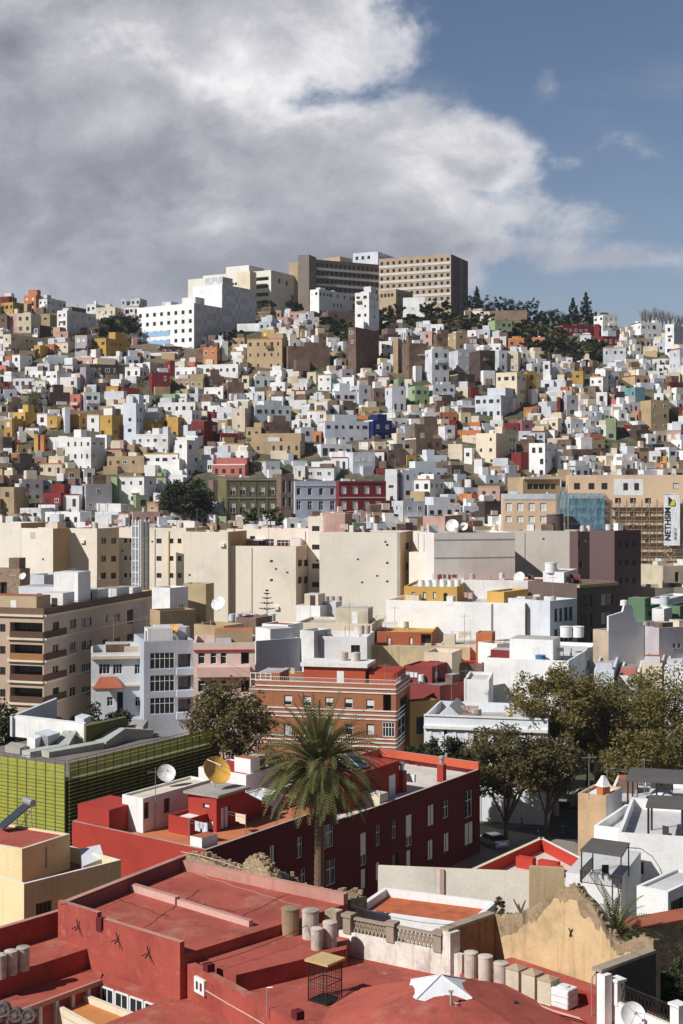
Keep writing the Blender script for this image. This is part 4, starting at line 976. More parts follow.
# metal stair shaft
ss = B('stair_shaft', 'ribbed grey metal stair shaft rising between two cream blocks', 'stair shaft', 132, 140, 149, 521, 246, 10, 33, M_STEEL, roofcol(3), parapet=.2)
for i in (0, 1):
    Ls = ss.edge(i)[2]
    for k in range(12): ss.box_on(i, .1, Ls - .1, ss.z1 - 1.0 - k * 1.0, ss.z1 - .85 - k * 1.0, .1, M_STEEL if k % 2 else M_WFRAME, 'rib')
    for u in (.05, Ls / 2, Ls - .2): ss.box_on(i, u, u + .15, ss.z0, ss.z1 + .25, .16, M_WFRAME, 'mullion')
ss.done()
b = cream('huge blank cream party wall with a covered roof terrace in the middle of the row', 184, 296, 321, 546.5, 244, th=15, dr=None, em={1: wallmat('tan_shade_recess', (.58, .46, .33), dirt=.6)})
for px, py, w, h in ((271.5, 560, 3, 2.4), (271.5, 579, 3, 2.4), (199, 551, 2.5, 1.2)): b.win(0, px - w / 2, py, px + w / 2, py + h, 'd')
for px in (300, 306, 313):
    for py in (560, 577): b.win(1, px - 2, py, px + 2, py + 6, 'd')
b.done()
b = cream('cream wall section with a raised parapet between drainpipes and the terrace', 184, 228, 231, 532, 246, th=15, dr=10); b.done()
b = cream('set back cream terrace storey with a glazed white veranda', 227, 310, 312, 529.5, 254, M_CRM2, th=15, dr=8)
b.win(0, 229, 538.5, 247, 545.5, 'd', depth=1.2); b.win(0, 250, 536, 255, 540, 'd'); b.win(0, 258, 539, 274, 547, 'w', mull=3); b.win(0, 277, 540, 296, 547, 'w', mull=4); b.box_on(0, .2, b.edge(0)[2] * .47, b.z1 - 2.0, b.z1 - 1.8, 1.6, cm('G'), 'veranda_roof'); b.done()
b = cream('cream stair tower with a single column of four wide windows', 308, 323.5, 325, 516.5, 250, M_CRM2, th=15, dr=5)
for py in (526, 544.5, 563.5, 582): b.win(0, 312, py, 319.5, py + 5.2, 'd', mull=2)
b.done()
cream('pinkish blank lift room on top of the cream row beside its stair tower', 322, 345, 347, 513.5, 249, cm('P'), th=15, dr=5, tile=0).done()
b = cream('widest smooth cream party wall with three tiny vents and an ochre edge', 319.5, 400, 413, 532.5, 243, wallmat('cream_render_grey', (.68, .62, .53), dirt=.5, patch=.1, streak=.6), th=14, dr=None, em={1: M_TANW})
for py in (544, 562, 580.5): b.win(0, 386, py, 388.6, py + 2, 'd')
for py in (543, 563): b.win(1, 405.5, py, 409, py + 6, 'd')
u, _ = b.uz(0, 399, 560); b.box_on(0, u - .3, u + .25, b.z0, b.z1, .14, M_CONC, 'downpipe'); b.done()
b = cream('white penthouse with a wide window above the pale grey party wall', 411, 447, 449, 535, 250, cm('W'), th=20, dr=6, tile=0); b.win(0, 425, 545, 438, 552, 'd', mull=2); b.win(0, 441, 546, 446, 552, 'd'); b.done()
b = cream('small white lower block with a blank wall next to the ochre edged party wall', 409, 432, 434, 552.5, 240, M_CRM2, th=24, dr=10, tile=0); b.done()
b = cream('pinkish lift room with two white dishes above the white penthouse', 423, 445, 463, 516, 252, cm('P'), th=20, dr=None, tile=0, em={1: cm('P')}); b.win(0, 424, 529, 434, 534, 's'); b.done()
gw = cream('long grey lilac blank wall with faint panel lines in the middle distance', 430, 434, 515, 533, 236, M_GREY2, th=76, dr=None, em={}, dl=12, tile=0)
for y_ in (539, 557): gw.band(1, y_, y_ + .9, 474, M_CONC, 'panel_line', .05)
gw.done()
b = cream('grey tan blank wall catching a long diagonal shadow', 514, 575, 577, 531, 248, M_GREYW, th=16, dr=8, tile=0); b.done()
pb_ = cream('plum brown apartment block with few windows in the shade', 574, 578, 614, 531.5, 246, M_PURP, th=64, dr=None, em={}, dl=10, tile=0)
for px, py in ((578.5, 541), (581, 561)): pb_.win(1, px - 1.6, py, px + 1.6, py + 7, 'd')
pb_.win(1, 584, 539, 588, 542.5, 's'); pb_.done()
pc_ = cream('projecting plum brown block with rows of small windows beside the scaffolding', 595, 614.5, 641, 530.5, 232, M_PURP, th=58, dr=None, em={}, tile=0, dl=6)
for py, h in ((541, 6), (560, 5), (578, 5)):
    for px in (620.5, 626.5, 634): pc_.win(1, px - 1.8, py, px + 1.8, py + h, 'd')
pc_.done()
b = B('round_stair_tower', 'drum shaped plum brown rooftop tank house beside the teal netting', 'tank house', 546, 556, 563, 515, 255, 30, 40, M_PURP, roofcol(1))
bpy.data.objects.remove(b.root); ALLB.remove(b); rt = root('tank_house', 'drum shaped plum brown rooftop tank house beside the teal netting', 'tank house', D(555, 531, 252)); mb = MB()
mb.lathe([(0, 3.0), (1.5, 3.0), (1.5, -1), (0, -1)], (0, 0, 0), 0, 24); mb.build('wall', M_PURP, rt, smooth=False); mb = MB(); mb.lathe([(0, 3.2), (1.62, 3.15), (1.62, 2.95), (0, 2.95)], (0, 0, 0), 0, 24); mb.build('roof', M_CONC, rt); mb = MB(); mb.box((-.55, -1.42, 1.2), (.5, .12, .5)); mb.build('window', M_GLASS, rt)
# ------------------------------------------------------------------ trees of the hill
fic = tree('ficus_tree', 'large round dark green ficus tree among the houses above the cream row', D(186, 531, 350), 13, 7.0, 5.6, LEAF_FICUS, clumps=70, per=80, leaf=.42, seed=4, trunk=.45)
tree('shrub', 'wide dark green shrub in front of the olive mansion', D(268, 531, 325), 5.6, 6.5, 2.6, LEAF_GREEN, clumps=36, per=60, leaf=.35, seed=5, trunk=.2, cat='shrub', split=.15)
for k, (px, pyb, h, rx, lab) in enumerate(((106, 345, 9.5, 4.4, 'dark tree with a low crown beside the white block on the left ridge'), (121, 344, 11.5, 5.2, 'tallest dark tree in the clump next to the blue panelled block'), (133, 342, 9.5, 3.6, 'dark tree at the edge of the blue panelled block'))):
    d = march(px, pyb) or 500; tree('ridge_tree', lab, V(((px - CX) * d / F, d, tz_((px - CX) * d / F, d))), h, rx, h * .42, LEAF_FICUS, clumps=30, per=55, leaf=.42, seed=20 + k, group='dark trees on the left slope')
for k, (px, pyb, h, rx) in enumerate(((268, 310, 6.5, 3.6), (278, 311, 5.5, 2.6), (291, 309, 6.5, 2.8), (300, 308, 5, 2.4), (224, 345, 5, 3.6), (238, 342, 4.4, 2.6), (397, 296, 6, 3.5), (432, 305, 7.5, 3.2), (443, 305, 7, 3), (425, 306, 6.5, 3.0))):
    d = march(px, pyb) or 560; tree('hillside_tree', ['dark bushy tree in front of the white clinic', 'low round tree between the clinic and hospital tower', 'dark tree below the square hospital tower', 'small tree beside the hospital tower foot', 'dark tree by the foot of the checked grey block', 'low dark tree right of the checked grey block', 'dark tree by the hospital annex roof', 'dark tree in front of the sunlit hospital wing', 'dark tree at the right end of the sunlit hospital wing', 'small dark tree left of the pair under the sunlit hospital wing'][k], V(((px - CX) * d / F, d, tz_((px - CX) * d / F, d))), h, rx, h * .42, LEAF_FICUS, clumps=18, per=45, leaf=.42, seed=40 + k, group='trees around the hospital', limbs=3)
rc = random.Random(9); cx_list = [466, 472, 477, 483, 489, 494, 500, 505, 510, 515, 520, 525, 529, 534, 539, 544, 549, 554, 560, 567, 573, 579, 586, 591]
HL = {477: 14.5, 573: 14, 586: 17}
for k, px in enumerate(cx_list):
    pyb = interp([(460, 312), (520, 316), (560, 326), (600, 330)], px); d = 600 - rc.uniform(0, 12); x = (px - CX) * d / F; h = HL.get(px, rc.uniform(7.5, 10.5)) * 1.0; z = tz_(x, d)
    t_ = root('conifer', 'dark tree on the ridge, number %s along the row from the hospital' % ['one', 'two', 'three', 'four', 'five', 'six', 'seven', 'eight', 'nine', 'ten', 'eleven', 'twelve', 'thirteen', 'fourteen', 'fifteen', 'sixteen', 'seventeen', 'eighteen', 'nineteen', 'twenty', 'twenty one', 'twenty two', 'twenty three', 'twenty four'][k], 'conifer', (x, d, z), 'conifers along the ridge')
    if px not in HL:
        cb = MB(); cr_ = rc.uniform(2.6, 3.8); hh_ = h * rc.uniform(.75, 1.1); cs_ = crown_mesh(cb, V((0, 0, hh_ * .55)), cr_, cr_, hh_ * .48, 22, 40, .34, rc, .35); cb.build('crown', LEAF_PINE, t_); mb = MB(); mb.tube((0, 0, -1), (0, 0, hh_ * .6), .2, .1, seg=6); mb.build('trunk', M_BARK, t_); continue
    conifer(t_, h * .86, rc.uniform(2.8, 4.4), rc, LEAF_PINE, 8, 30)
for k in range(11):     # leafless trees on the right ridge
    px = 641 + k * 4.3 + rc.uniform(-1, 1); d = 575 + rc.uniform(-8, 8); x = (px - CX) * d / F; z = tz_(x, d); h = rc.uniform(9.5, 12.5)
    t_ = root('bare_tree', 'leafless grey tree on the right ridge, %s from the white graffiti house' % ['first', 'second', 'third', 'fourth', 'fifth', 'sixth', 'seventh', 'eighth', 'ninth', 'tenth', 'eleventh'][k], 'bare tree', (x, d, z), 'bare trees on the ridge'); mb = MB(); mb.tube((0, 0, -1), (0, 0, h * .5), .16, .11, seg=6); mc = MB()
    for j in range(16):
        a = rc.uniform(0, 6.28); z0_ = h * rc.uniform(.3, .55); q_ = V((math.cos(a) * rc.uniform(.5, 2.2), math.sin(a) * rc.uniform(.5, 2.2), h * rc.uniform(.75, 1.0))); mc.tube((0, 0, z0_), q_, .09, .03, seg=4, caps=False)
        for _ in range(3): mc.tube(V((0, 0, z0_)).lerp(q_, rc.uniform(.4, .8)), q_ + V((rc.uniform(-.8, .8), rc.uniform(-.8, .8), rc.uniform(-.3, .5))), .045, .02, seg=3, caps=False)
    mb.build('trunk', TW, t_); mc.build('branches', TW, t_)
# shrubs of the bare slope
sh_me = []
for k in range(4):
    mb = MB(); crown_mesh(mb, V((0, 0, .7)), 1.3, 1.3, .8, 9, 26, .28, random.Random(70 + k), .3); ob = mb.build('shrub', [LEAF_GREEN, LEAF_FICUS, LEAF_BROWN, LEAF_GREEN][k]); sh_me.append(ob.data); bpy.data.objects.remove(ob)
ns = 0; sr = random.Random(31)
while ns < 295:
    px, py = sr.uniform(320, 604), sr.uniform(298, 370)
    if not inpoly(px, py, BARE[0]): continue
    d = march(px, py)
    if not d: continue
    x = (px - CX) * d / F; s_ = sr.uniform(1.2, 3.1); ob = inst(sh_me[sr.randrange(4)], 'hillside_shrub', None, (x, d, tz_(x, d) - .2), sr.uniform(0, 6), (s_, s_, s_ * sr.uniform(.6, 1.0))); tag(ob, 'low wild shrub growing on the open slope under the hospital', 'shrub', 'wild shrubs on the slope'); ns += 1
palm('palm_tree', 'bushy palm tree among the houses on the left of the slope', D(33, 412, 0 + (march(33, 412) or 460)), 4.0, 4.2, 40, 3, .3, 1.0, skirt=10, width=.6)
palm('palm_tree', 'small ragged palm beside the dark red houses on the slope', D(141, 402, march(141, 402) or 460), 6.0, 2.3, 26, 8, .22, 1.1, skirt=8, width=.4)
# ------------------------------------------------------------------ middle distance
def zb_(x0, x1, d): return tz_(((x0 + x1) / 2 - CX) * d / F, d) - 1.5
ORD = ['first', 'second', 'third', 'fourth', 'fifth', 'sixth', 'seventh', 'eighth', 'ninth', 'tenth']
def tank(name, label, base, r, h, mat, group=None, seg=20, lid=True, lidmat=None):
    rt = root(name, label, 'water tank', base, group); mb = MB(); mb.lathe([(0, 0), (r * .98, 0), (r, h * .5), (r, h), (0, h)], seg=seg); o_ = mb.build('tank_body', mat, rt)
    if lid:
        m2 = MB(); m2.lathe([(0, h + .09), (r * .5, h + .085), (r * 1.04, h + .03), (r * 1.05, h - .04), (r, h - .04)], seg=seg); m2.build('lid', lidmat or mat, rt)
    return rt
def dish(name, label, base, rad, az, el, mast=1.0, mat=None, group=None):
    """satellite dish on a short mast; az measured from -y towards +x"""
    rt = root(name, label, 'satellite dish', base, group); c = V((0, 0, mast + rad * .3)); d = V((math.sin(az) * math.cos(el), -math.cos(az) * math.cos(el), math.sin(el)))
    mt = d.to_track_quat('Z', 'Y').to_matrix(); mb = MB(); k = 7; prof = [(rad * i / k, rad * .32 * (i / k) ** 2) for i in range(k + 1)]
    mb.lathe([(max(.001, r), z) for r, z in prof] + [(rad, prof[-1][1] - .04)] + [(max(.001, r), z - .04) for r, z in prof[::-1]], c, 0, 24, mt); mb.build('reflector', mat or M_DISH, rt, smooth=False)
    m2 = MB(); m2.tube((0, 0, 0), c - d * .05, .05, seg=8); tip = c + d * rad * .95; 
    for a in (0, 2.1, 4.2): m2.tube(c + mt @ V((rad * .95 * math.cos(a), rad * .95 * math.sin(a), rad * .3)), tip, .018, seg=5)
    m2.tube(tip - d * .1, tip + d * .08, .07, seg=8); m2.build('arm', M_STEEL, rt); return rt
def antenna(label, base, h, group='roof antennas', n=5):
    rt = root('roof_antenna', label, 'antenna', base, group); mb = MB(); mb.tube((0, 0, 0), (0, 0, h), .04, .03, seg=6); a = rnd.uniform(-.4, .4); e = V((math.cos(a), math.sin(a), 0)); f = V((-math.sin(a), math.cos(a), 0))
    mb.tube(V((0, 0, h * .93)) - e * .7, V((0, 0, h * .93)) + e * .7, .025, seg=5)
    for k in range(n):
        p = V((0, 0, h * .93)) + e * lerp(-.65, .65, k / (n - 1)); mb.tube(p - f * .3, p + f * .3, .016, seg=4)
    mb.build('mast', M_WOODPOLE, rt); return rt
# --- brown apartment block on the left
M_BRN = wallmat('warm_tan_render', (.50, .37, .27), dirt=.5); M_BRNR = wallmat('pinkish_tan_render', (.56, .43, .35), dirt=.45); M_DKB = wallmat('dark_brown_wood', (.115, .06, .04), dirt=.5); M_PARW = cm('C')
ba = B('apartment_building', 'brown corner apartment building with dark wooden balconies and white floor bands', 'apartment building', -60, 44, 154, 608.5, 198, 6, 17, M_BRN, roofcol(1), edgemats={1: M_BRNR}, mx=60, parapet=1.1, coping=M_DKB)
for r_, (yw, yl) in enumerate(((624, 618), (646, 642), (667, 664), (689, 686))):
    zz = yw
    for px, w in ((56, 3.2), (73, 3.4), (84, 2.2), (89, 2.6), (105, 2.6), (117, 3), (139, 2.2), (145, 2)):
        k = (px - 44) / 110.; sh_ = lerp(0, -15 * (r_ == 0) - 12 * (r_ == 1) - 8 * (r_ == 2) - 5 * (r_ == 3), k)
        if px in (139, 145) and r_ > 1: continue
        ba.win(1, px - w, yw + sh_, px + w, yw + sh_ + 8 - k * 1.5, rnd.choice('ddf'), frame=M_WFRAME if rnd.random() < .5 else M_DFRAME)
    ba.win(0, 0, yw, 5.5, yw + 8, 'd', mull=1); ba.win(0, -40, yw, -28, yw + 8, 'd')
    for px in (130.5, 150):
        k = (px - 44) / 110.; sh_ = lerp(0, -15 * (r_ == 0) - 12 * (r_ == 1) - 8 * (r_ == 2) - 5 * (r_ == 3), k); ba.win(1, px - 3.4, yw + sh_ - 2, px + 3.4, yw + sh_ + 11, 'd', depth=1.3, mull=3)
    # balconies wrapping the corner
    ba.win(0, 10, yw - 2, 42.5, yw + 14.5, 'd', depth=1.4, mull=6, sill=False); ba.win(1, 45.5, yw - 2, 66, yw + 13, 'd', depth=1.4, mull=5, sill=False)
    _, zt = ba.uz(0, 30, yw + 7.5); _, zl = ba.uz(0, 30, yw + 16); u0, _ = ba.uz(0, 10, yw); Lc = ba.edge(0)[2]
    ba.box_on(0, u0, Lc - .05, zl + .35, zt, .12, M_DKB if r_ != 1 else wallmat('honey_wood', (.33, .16, .06)), 'balcony_front'); ba.box_on(0, u0 - .3, Lc, zl, zl + .28, .35, M_PARW, 'balcony_slab')
    u1, _ = ba.uz(1, 66, yw); ba.box_on(1, .05, u1, zl + .35, zt, .12, M_DKB, 'balcony_front'); ba.box_on(1, 0, u1 + .3, zl, zl + .28, .35, M_PARW, 'balcony_slab')
    ba.box_on(1, u1 + .4, ba.edge(1)[2] - .05, zl + .02, zl + .24, .07, M_PARW, 'string_course')
u0, _ = ba.uz(1, 133, 640); u1, _ = ba.uz(1, 147, 640); ba.box_on(1, u0, u1, ba.z0, ba.z1 - 1.6, .05, cm('L'), 'lilac_panel')
ba.op[1] = [o for o in ba.op[1] if not (u0 - .3 < (o[0] + o[1]) / 2 < u1 + .3 and o[1] - o[0] < 1.6)]
ba.box_on(0, 0, ba.edge(0)[2], ba.z1 - .88, ba.z1 + .02, .06, wallmat('brown_parapet', (.17, .11, .075), dirt=.8), 'parapet_band'); ba.box_on(1, 0, ba.edge(1)[2], ba.z1 - .88, ba.z1 + .02, .06, wallmat('brown_parapet', (.17, .11, .075)), 'parapet_band'); ba.box_on(0, 0, ba.edge(0)[2], ba.z1 - 1.2, ba.z1 - .9, .3, M_PARW, 'cornice'); ba.box_on(1, 0, ba.edge(1)[2], ba.z1 - 1.2, ba.z1 - .9, .3, M_PARW, 'cornice')
ba.done()
roof_room(ba, 2, 1.5, 9, 4, 2.6, wallmat('roof_house_tan', (.50, .38, .24)), M_TILE, label='tan penthouse with a red tiled lean-to'); roof_room(ba, 12, 2, 4, 5, 2.6, cm('W'), M_TILE)
roof_room(ba, .8, 7, 3.4, 3.5, 2.7, cm('W'), roofcol(3)); roof_room(ba, 1, 12, 4, 4, 5.4, cm('W'), roofcol(3), label='tall white lift tower'); roof_room(ba, 6, 14, 6, 5, 3.0, cm('G'), roofcol(0)); roof_room(ba, 1, 18, 3, 4, 2.4, cm('W'), roofcol(3)); roof_room(ba, .6, 24, 3.4, 4.5, 2.2, cm('G'), roofcol(1)); roof_room(ba, .7, 30, 4, 3.5, 1.9, cm('W'), roofcol(3))
for px, py, h, lab in ((73, 592, 6, 'thin roof mast rising behind the white lift tower of the brown apartments'), (12, 596, 5, 'television aerial on the left of the brown apartment roof'), (97, 592, 4.5, 'television aerial over the low white roof rooms of the brown apartments')):
    p = W(px, py + 14, ba.z1 - 1.1) if py + 14 > HZ else None; antenna(lab, D(px, 606, 215), h)
# --- the row of townhouses
tw = B('townhouse', 'white three storey townhouse with a red tiled porch roof', 'townhouse', 88, 91, 145, 653, 194, 9, 80, wallmat('townhouse_white', (.70, .71, .72), dirt=.9), roofcol(3), dl=10, coping=cm('C'), parapet=1.0)
for px, w in ((104.5, 5.5), (117.5, 4.6), (137.5, 3)): tw.win(1, px - w, 664, px + w, 674, 'w', mull=2 if w > 4 else 1)
for px in (110, 138): tw.win(1, px - 3, 697, px + 3, 706, 'w', mull=1)
tw.win(1, 117, 692, 123, 714, 'd'); tw.band(1, 655.5, 658.5, 120, cm('C'), 'cornice', .5); tw.band(1, 684, 686, 138, cm('C'), 'string_course', .3); tw.done()
e_ = tw.edge(1)[1]; u0, zt = tw.uz(1, 93, 677); u1, zl = tw.uz(1, 123, 685); mb = MB()
a, b_, c, d_ = tw.pt(1, u0 + .9, zt, .05), tw.pt(1, u1 - .9, zt, .05), tw.pt(1, u1, zl - .1, 1.9), tw.pt(1, u0, zl - .1, 1.9); mb.quad((d_, c, b_, a)); mb.quad((d_ - V((0, 0, .16)), a - V((0, 0, .16)), b_ - V((0, 0, .16)), c - V((0, 0, .16)))); mb.quad((d_ - V((0, 0, .16)), c - V((0, 0, .16)), c, d_)); mb.quad((c - V((0, 0, .16)), b_ - V((0, 0, .16)), b_, c)); mb.quad((a - V((0, 0, .16)), d_ - V((0, 0, .16)), d_, a)); tw.part(mb, 'porch_roof', M_TILE)
roof_room(tw, 1, 2, 3.5, 3, 2.0, cm('N'), roofcol(0)); roof_room(tw, .8, 6, 6, 2.5, 1.7, cm('C'), roofcol(3))
tb = B('townhouse', 'grey blue townhouse with white gridded bay windows and balconies', 'townhouse', 141, 144, 194, 641.5, 191, 9, 74, wallmat('grey_blue_render', (.42, .45, .50), dirt=.7), roofcol(3), dl=10, parapet=.8)
for yy in (653, 675.5, 698): tb.win(1, 150, yy, 174.5, yy + 15.5, 'w', mull=4, depth=.1); tb.win(1, 178, yy + 1, 191, yy + 14, 'd', depth=1.2, mull=1)
for yy in (669, 691, 713):
    u0, zt = tb.uz(1, 176, yy - 1); u1, zl = tb.uz(1, 193, yy + 5); tb.box_on(1, u0, u1, zl, zt, .75, wallmat('balcony_blue_grey', (.47, .52, .60), dirt=.5), 'balcony')
tb.done(); roof_room(tb, .8, .6, 3, 3.4, 2.4, cm('W'), roofcol(3)); roof_room(tb, 4.5, 3, 4, 4, 2.2, cm('B'), roofcol(3))
dish('satellite_dish', 'small orange dish on the roof of the grey blue townhouse', D(174, 637, 196), .75, R(-20), R(35), .8, plain('dish_orange', (.62, .30, .05), .5))
tp = B('townhouse', 'pink townhouse with a wide balcony and red trim', 'townhouse', 190, 193.5, 255, 643, 187, 9, 86, wallmat('pink_render', (.74, .56, .48), dirt=.6), roofcol(0), dl=10, parapet=.9)
for yy in (652.5, 680.5):
    for px, w in ((201.5, 3.4), (213.5, 3), (223.5, 3), (245, 4)): tp.win(1, px - w, yy, px + w, yy + 11.5, 'w' if px < 240 else 'd', depth=.2 if px < 240 else .9)
u0, zt = tp.uz(1, 197, 666.5); u1, zl = tp.uz(1, 250, 676); tp.box_on(1, u0, u1, zl, zt, .9, wallmat('pink_balcony', (.72, .50, .43), dirt=.6), 'balcony'); tp.band(1, 649.5, 651, 225, M_DKRED, 'red_trim', .2); tp.done()
roof_room(tp, 1, 3, 4, 5, 2.4, cm('T'), M_TERRA); roof_room(tp, 2, 10, 5, 5, 2.2, cm('T'), roofcol(1))
q = B('house', 'white house with a plain grey side wall stepping down behind the pink townhouse', 'house', 236, 256, 300, 641, 200, 9, 55, cm('G'), roofcol(0), dl=7); q.done(); roof_room(q, 1, 3, 4, 4, 2.2, cm('W'), roofcol(3))
# --- orange building
M_ORG = wallmat('burnt_orange_brick', (.37, .15, .075), dirt=.8, patch=.3); M_WTR = plain('white_trim', (.72, .70, .66), .7)
ob_ = B('apartment_building', 'burnt orange apartment building with white bands and white window blinds', 'apartment building', 255, 396, 410, 685, 175, 4, 13, M_ORG, roofcol(1), parapet=.9, coping=M_WTR)
for px in (288, 307, 329, 348.5, 370): ob_.win(0, px - 4, 695 + (px - 288) * .05, px + 4, 705.5 + (px - 288) * .05, 'b')
for px in (288, 307, 329, 349, 370.5): ob_.win(0, px - 4, 724, px + 4, 735.5, rnd.choice('sbw'))
ob_.win(0, 382.5, 722, 394.6, 737, 'w', mull=3, depth=.08); ob_.win(1, 398, 720, 408.5, 736, 'w', mull=2, depth=.08)
ob_.win(0, 383, 694, 391, 712, 'd', depth=.9, sill=False); ob_.win(1, 400, 699, 407, 710, 'd')
for y_ in (689, 693.2, 711, 715.5, 719.5, 739, 743, 747):
    for i, x in ((0, 396), (1, 396)): ob_.band(i, y_, y_ + 1.2, x, M_WTR, 'white_band', .09)
ob_.done()
def railing(bl, i, u0, u1, z, h, mat, n=24, inset_=.12, name='railing', thick=.03, label=None):
    mb = MB()
    for dz in (0.08, h): mb.tube(bl.pt(i, u0, z + dz, -inset_), bl.pt(i, u1, z + dz, -inset_), thick, seg=5)
    for k in range(n + 1): mb.tube(bl.pt(i, lerp(u0, u1, k / n), z, -inset_), bl.pt(i, lerp(u0, u1, k / n), z + h, -inset_), thick * .7, seg=4)
    return bl.part(mb, name, mat, label)
railing(ob_, 0, .1, ob_.edge(0)[2] - .1, ob_.z1, .55, M_WTR, 70); railing(ob_, 1, .1, ob_.edge(1)[2] - .1, ob_.z1, .55, M_WTR, 14)
roof_room(ob_, 4.5, 3, 8, 4.5, 2.6, wallmat('red_orange_render', (.42, .085, .04), dirt=.5), M_DKRED, label='red rooftop house with a white eaves band')
c_ = ob_.foot[1]; e0 = (ob_.foot[0] - c_).normalized(); e1 = (ob_.foot[2] - c_).normalized(); ang0 = math.atan2(-e0.y, -e0.x)
def onroof(bl, u, v, z): 
    c = bl.foot[1]; a = (bl.foot[0] - c).normalized(); b = (bl.foot[2] - c).normalized(); p = c + a * u + b * v; return V((p.x, p.y, z))
zr = ob_.z1 - ob_.par; mb = MB(); p = onroof(ob_, 8.5, 5.2, zr + 2.75); mb.box(p, (8.7, 5.2, .45), 0, ang0); ob_.part(mb, 'eaves_band', M_WTR)
roof_room(ob_, 16, .4, 2.8, 4.5, 1.9, M_ORG, roofcol(0), label='glazed white corner room', door=False); mb = MB(); 
for k in range(5): p = onroof(ob_, 16.05 + 2.7 * k / 4, .36, zr + .95); mb.box(p, (.1, .08, 1.8), 0, ang0)
for z in (.1, 1.0, 1.8): p = onroof(ob_, 17.4, .36, zr + z); mb.box(p, (2.8, .07, .1), 0, ang0)
ob_.part(mb, 'white_glazing_bars', M_WTR); roof_room(ob_, .5, 4.5, 3.6, 6, 2.0, wallmat('red_orange_render', (.42, .085, .04)), M_DKRED, door=False)
for k, u in enumerate((6.4, 8.0)): tank('water_tank', ['left', 'right'][k] + ' of two grey tanks on the red rooftop house of the orange building', onroof(ob_, u + .0 if k else u, 6, zr + 3.0), .62, 1.0, M_TANK)
# --- houses behind the orange one
q = B('house', 'dark red house with a flat red roof behind the orange building', 'house', 404, 432, 447, 667, 192, 5, 25, wallmat('dull_maroon', (.22, .05, .045), dirt=.6), M_DKRED, parapet=.2); q.win(1, 435, 672, 439, 679, 's'); q.done()
q = B('house', 'low dark red house between the orange building and the white party wall', 'house', 395, 440, 470, 686, 186, 5, 40, wallmat('dull_maroon', (.22, .05, .045)), roofcol(4), parapet=.5); q.done()
q = B('house', 'ochre house with a dark shaded side next to the white villa', 'house', 402, 410, 438, 702, 180, 4, 60, wallmat('dull_ochre', (.30, .19, .07)), roofcol(4)); q.grid(1, 2, 2, 1.2, 2.2, q.z1 - 2, 4, st='d'); q.done()
q = B('garden_wall', 'long stained cream wall below the red rooftop house in the middle distance', 'wall', 366, 470, 483, 647.5, 206, 8, 8, wallmat('stained_cream', (.62, .50, .30), dirt=1.5), roofcol(0), dr=5, parapet=.3); q.done()
q = B('house', 'cream house with dark windows standing before the stained cream wall', 'house', 424, 452, 462, 653, 197, 8, 20, cm('C'), roofcol(0)); q.grid(0, 2, 1, 1.6, .9, q.z1 - 1.2, 3, st='d'); q.done()
q = B('house', 'red brick rooftop house with a yellow edge in front of the white party wall', 'house', 377, 432, 441, 632.5, 211, 10, 9, wallmat('red_ochre', (.37, .105, .045), dirt=.7), cm('Y'), parapet=.35, coping=cm('Y'))
for px in (389, 411): q.win(0, px - 1.8, 637, px + 1.8, 645, 's')
q.win(0, 421, 634, 431, 647, 'd', depth=.6); q.done()
q = B('house', 'cream flat roofed house with a ladder of pots in front of the smooth cream wall', 'house', 296, 372, 384, 624, 212, 9, 12, cm('C'), roofcol(0), parapet=.4); q.done(); roof_room(q, 1, 2, 5, 4, 2.5, cm('C', 1), roofcol(0))
for k, px in enumerate((349, 354.5)): tank('water_tank', ['left', 'right'][k] + ' one of two slim brown tanks on the cream flat roof', D(px, 618, 219), .42, 1.4, M_TANK)
for k, px in enumerate((361, 367)): tank('water_tank', ['left', 'right'][k] + ' one of two squat brown tanks by the tan rooftop wall', D(px, 634, 208), .45, 1.2, M_TANK)
q = B('house', 'white house with one tall framed window below the stained cream wall', 'house', 318, 367, 369, 637, 203, 8, 9, cm('W'), roofcol(0), dr=8); q.win(0, 351, 645, 360, 656, 'd', mull=1); q.done()
q = B('house', 'white cube house with a small side window between the roof rooms', 'house', 262, 288, 303, 625, 207, 9, 28, cm('W'), M_TILE, parapet=.2); q.win(1, 290, 632, 294, 640, 'd'); q.done()
q = B('house', 'pale house with a doorway and grey roof right of the white cube house', 'house', 300, 314, 331, 631, 203, 9, 35, cm('W', 1), roofcol(0), parapet=.4); q.win(1, 318, 636, 323, 650, 'd'); q.done()
q = B('house', 'white double roof house below the huge cream wall', 'house', 296, 320, 331, 606, 224, 9, 24, cm('W'), roofcol(3), parapet=.4); q.done(); roof_room(q, .6, .6, 2.4, 2.6, 2.2, cm('C'), roofcol(3))
q = B('house', 'grey white house with tanks beside the white double roof house', 'house', 325, 336, 342, 602, 226, 9, 24, cm('G'), roofcol(1)); q.done()
for k, px in enumerate((326, 332, 339)): tank('water_tank', ORD[k] + ' of three grey tanks on the grey white house under the cream wall', D(px, 602, 231), .48, .9, M_TANK)
q = B('house', 'tan house with a shaded side and bare brown roof left of the white cube house', 'house', 194, 224, 244, 626, 203, 9, 32, cm('T'), roofcol(1)); q.win(0, 218, 632, 222, 642, 'd'); q.done()
q = B('house', 'brick red roofed house carrying a row of grey tanks', 'house', 236, 256, 272, 618, 210, 9, 30, cm('N'), M_TERRA, parapet=.3); q.done()
for k, px in enumerate((232, 238.5, 246, 254, 263, 272)): tank('water_tank', ORD[k] + ' grey tank from the left along the brick red roof', D(px, 621, 216), .55, 1.05, cm('G'))
q = B('house', 'white rooftop house beside the tan wall with a long shadow', 'house', 152, 170, 188, 588, 222, 9, 33, cm('W'), roofcol(3)); q.win(1, 178, 605, 183, 612, 's'); q.done()
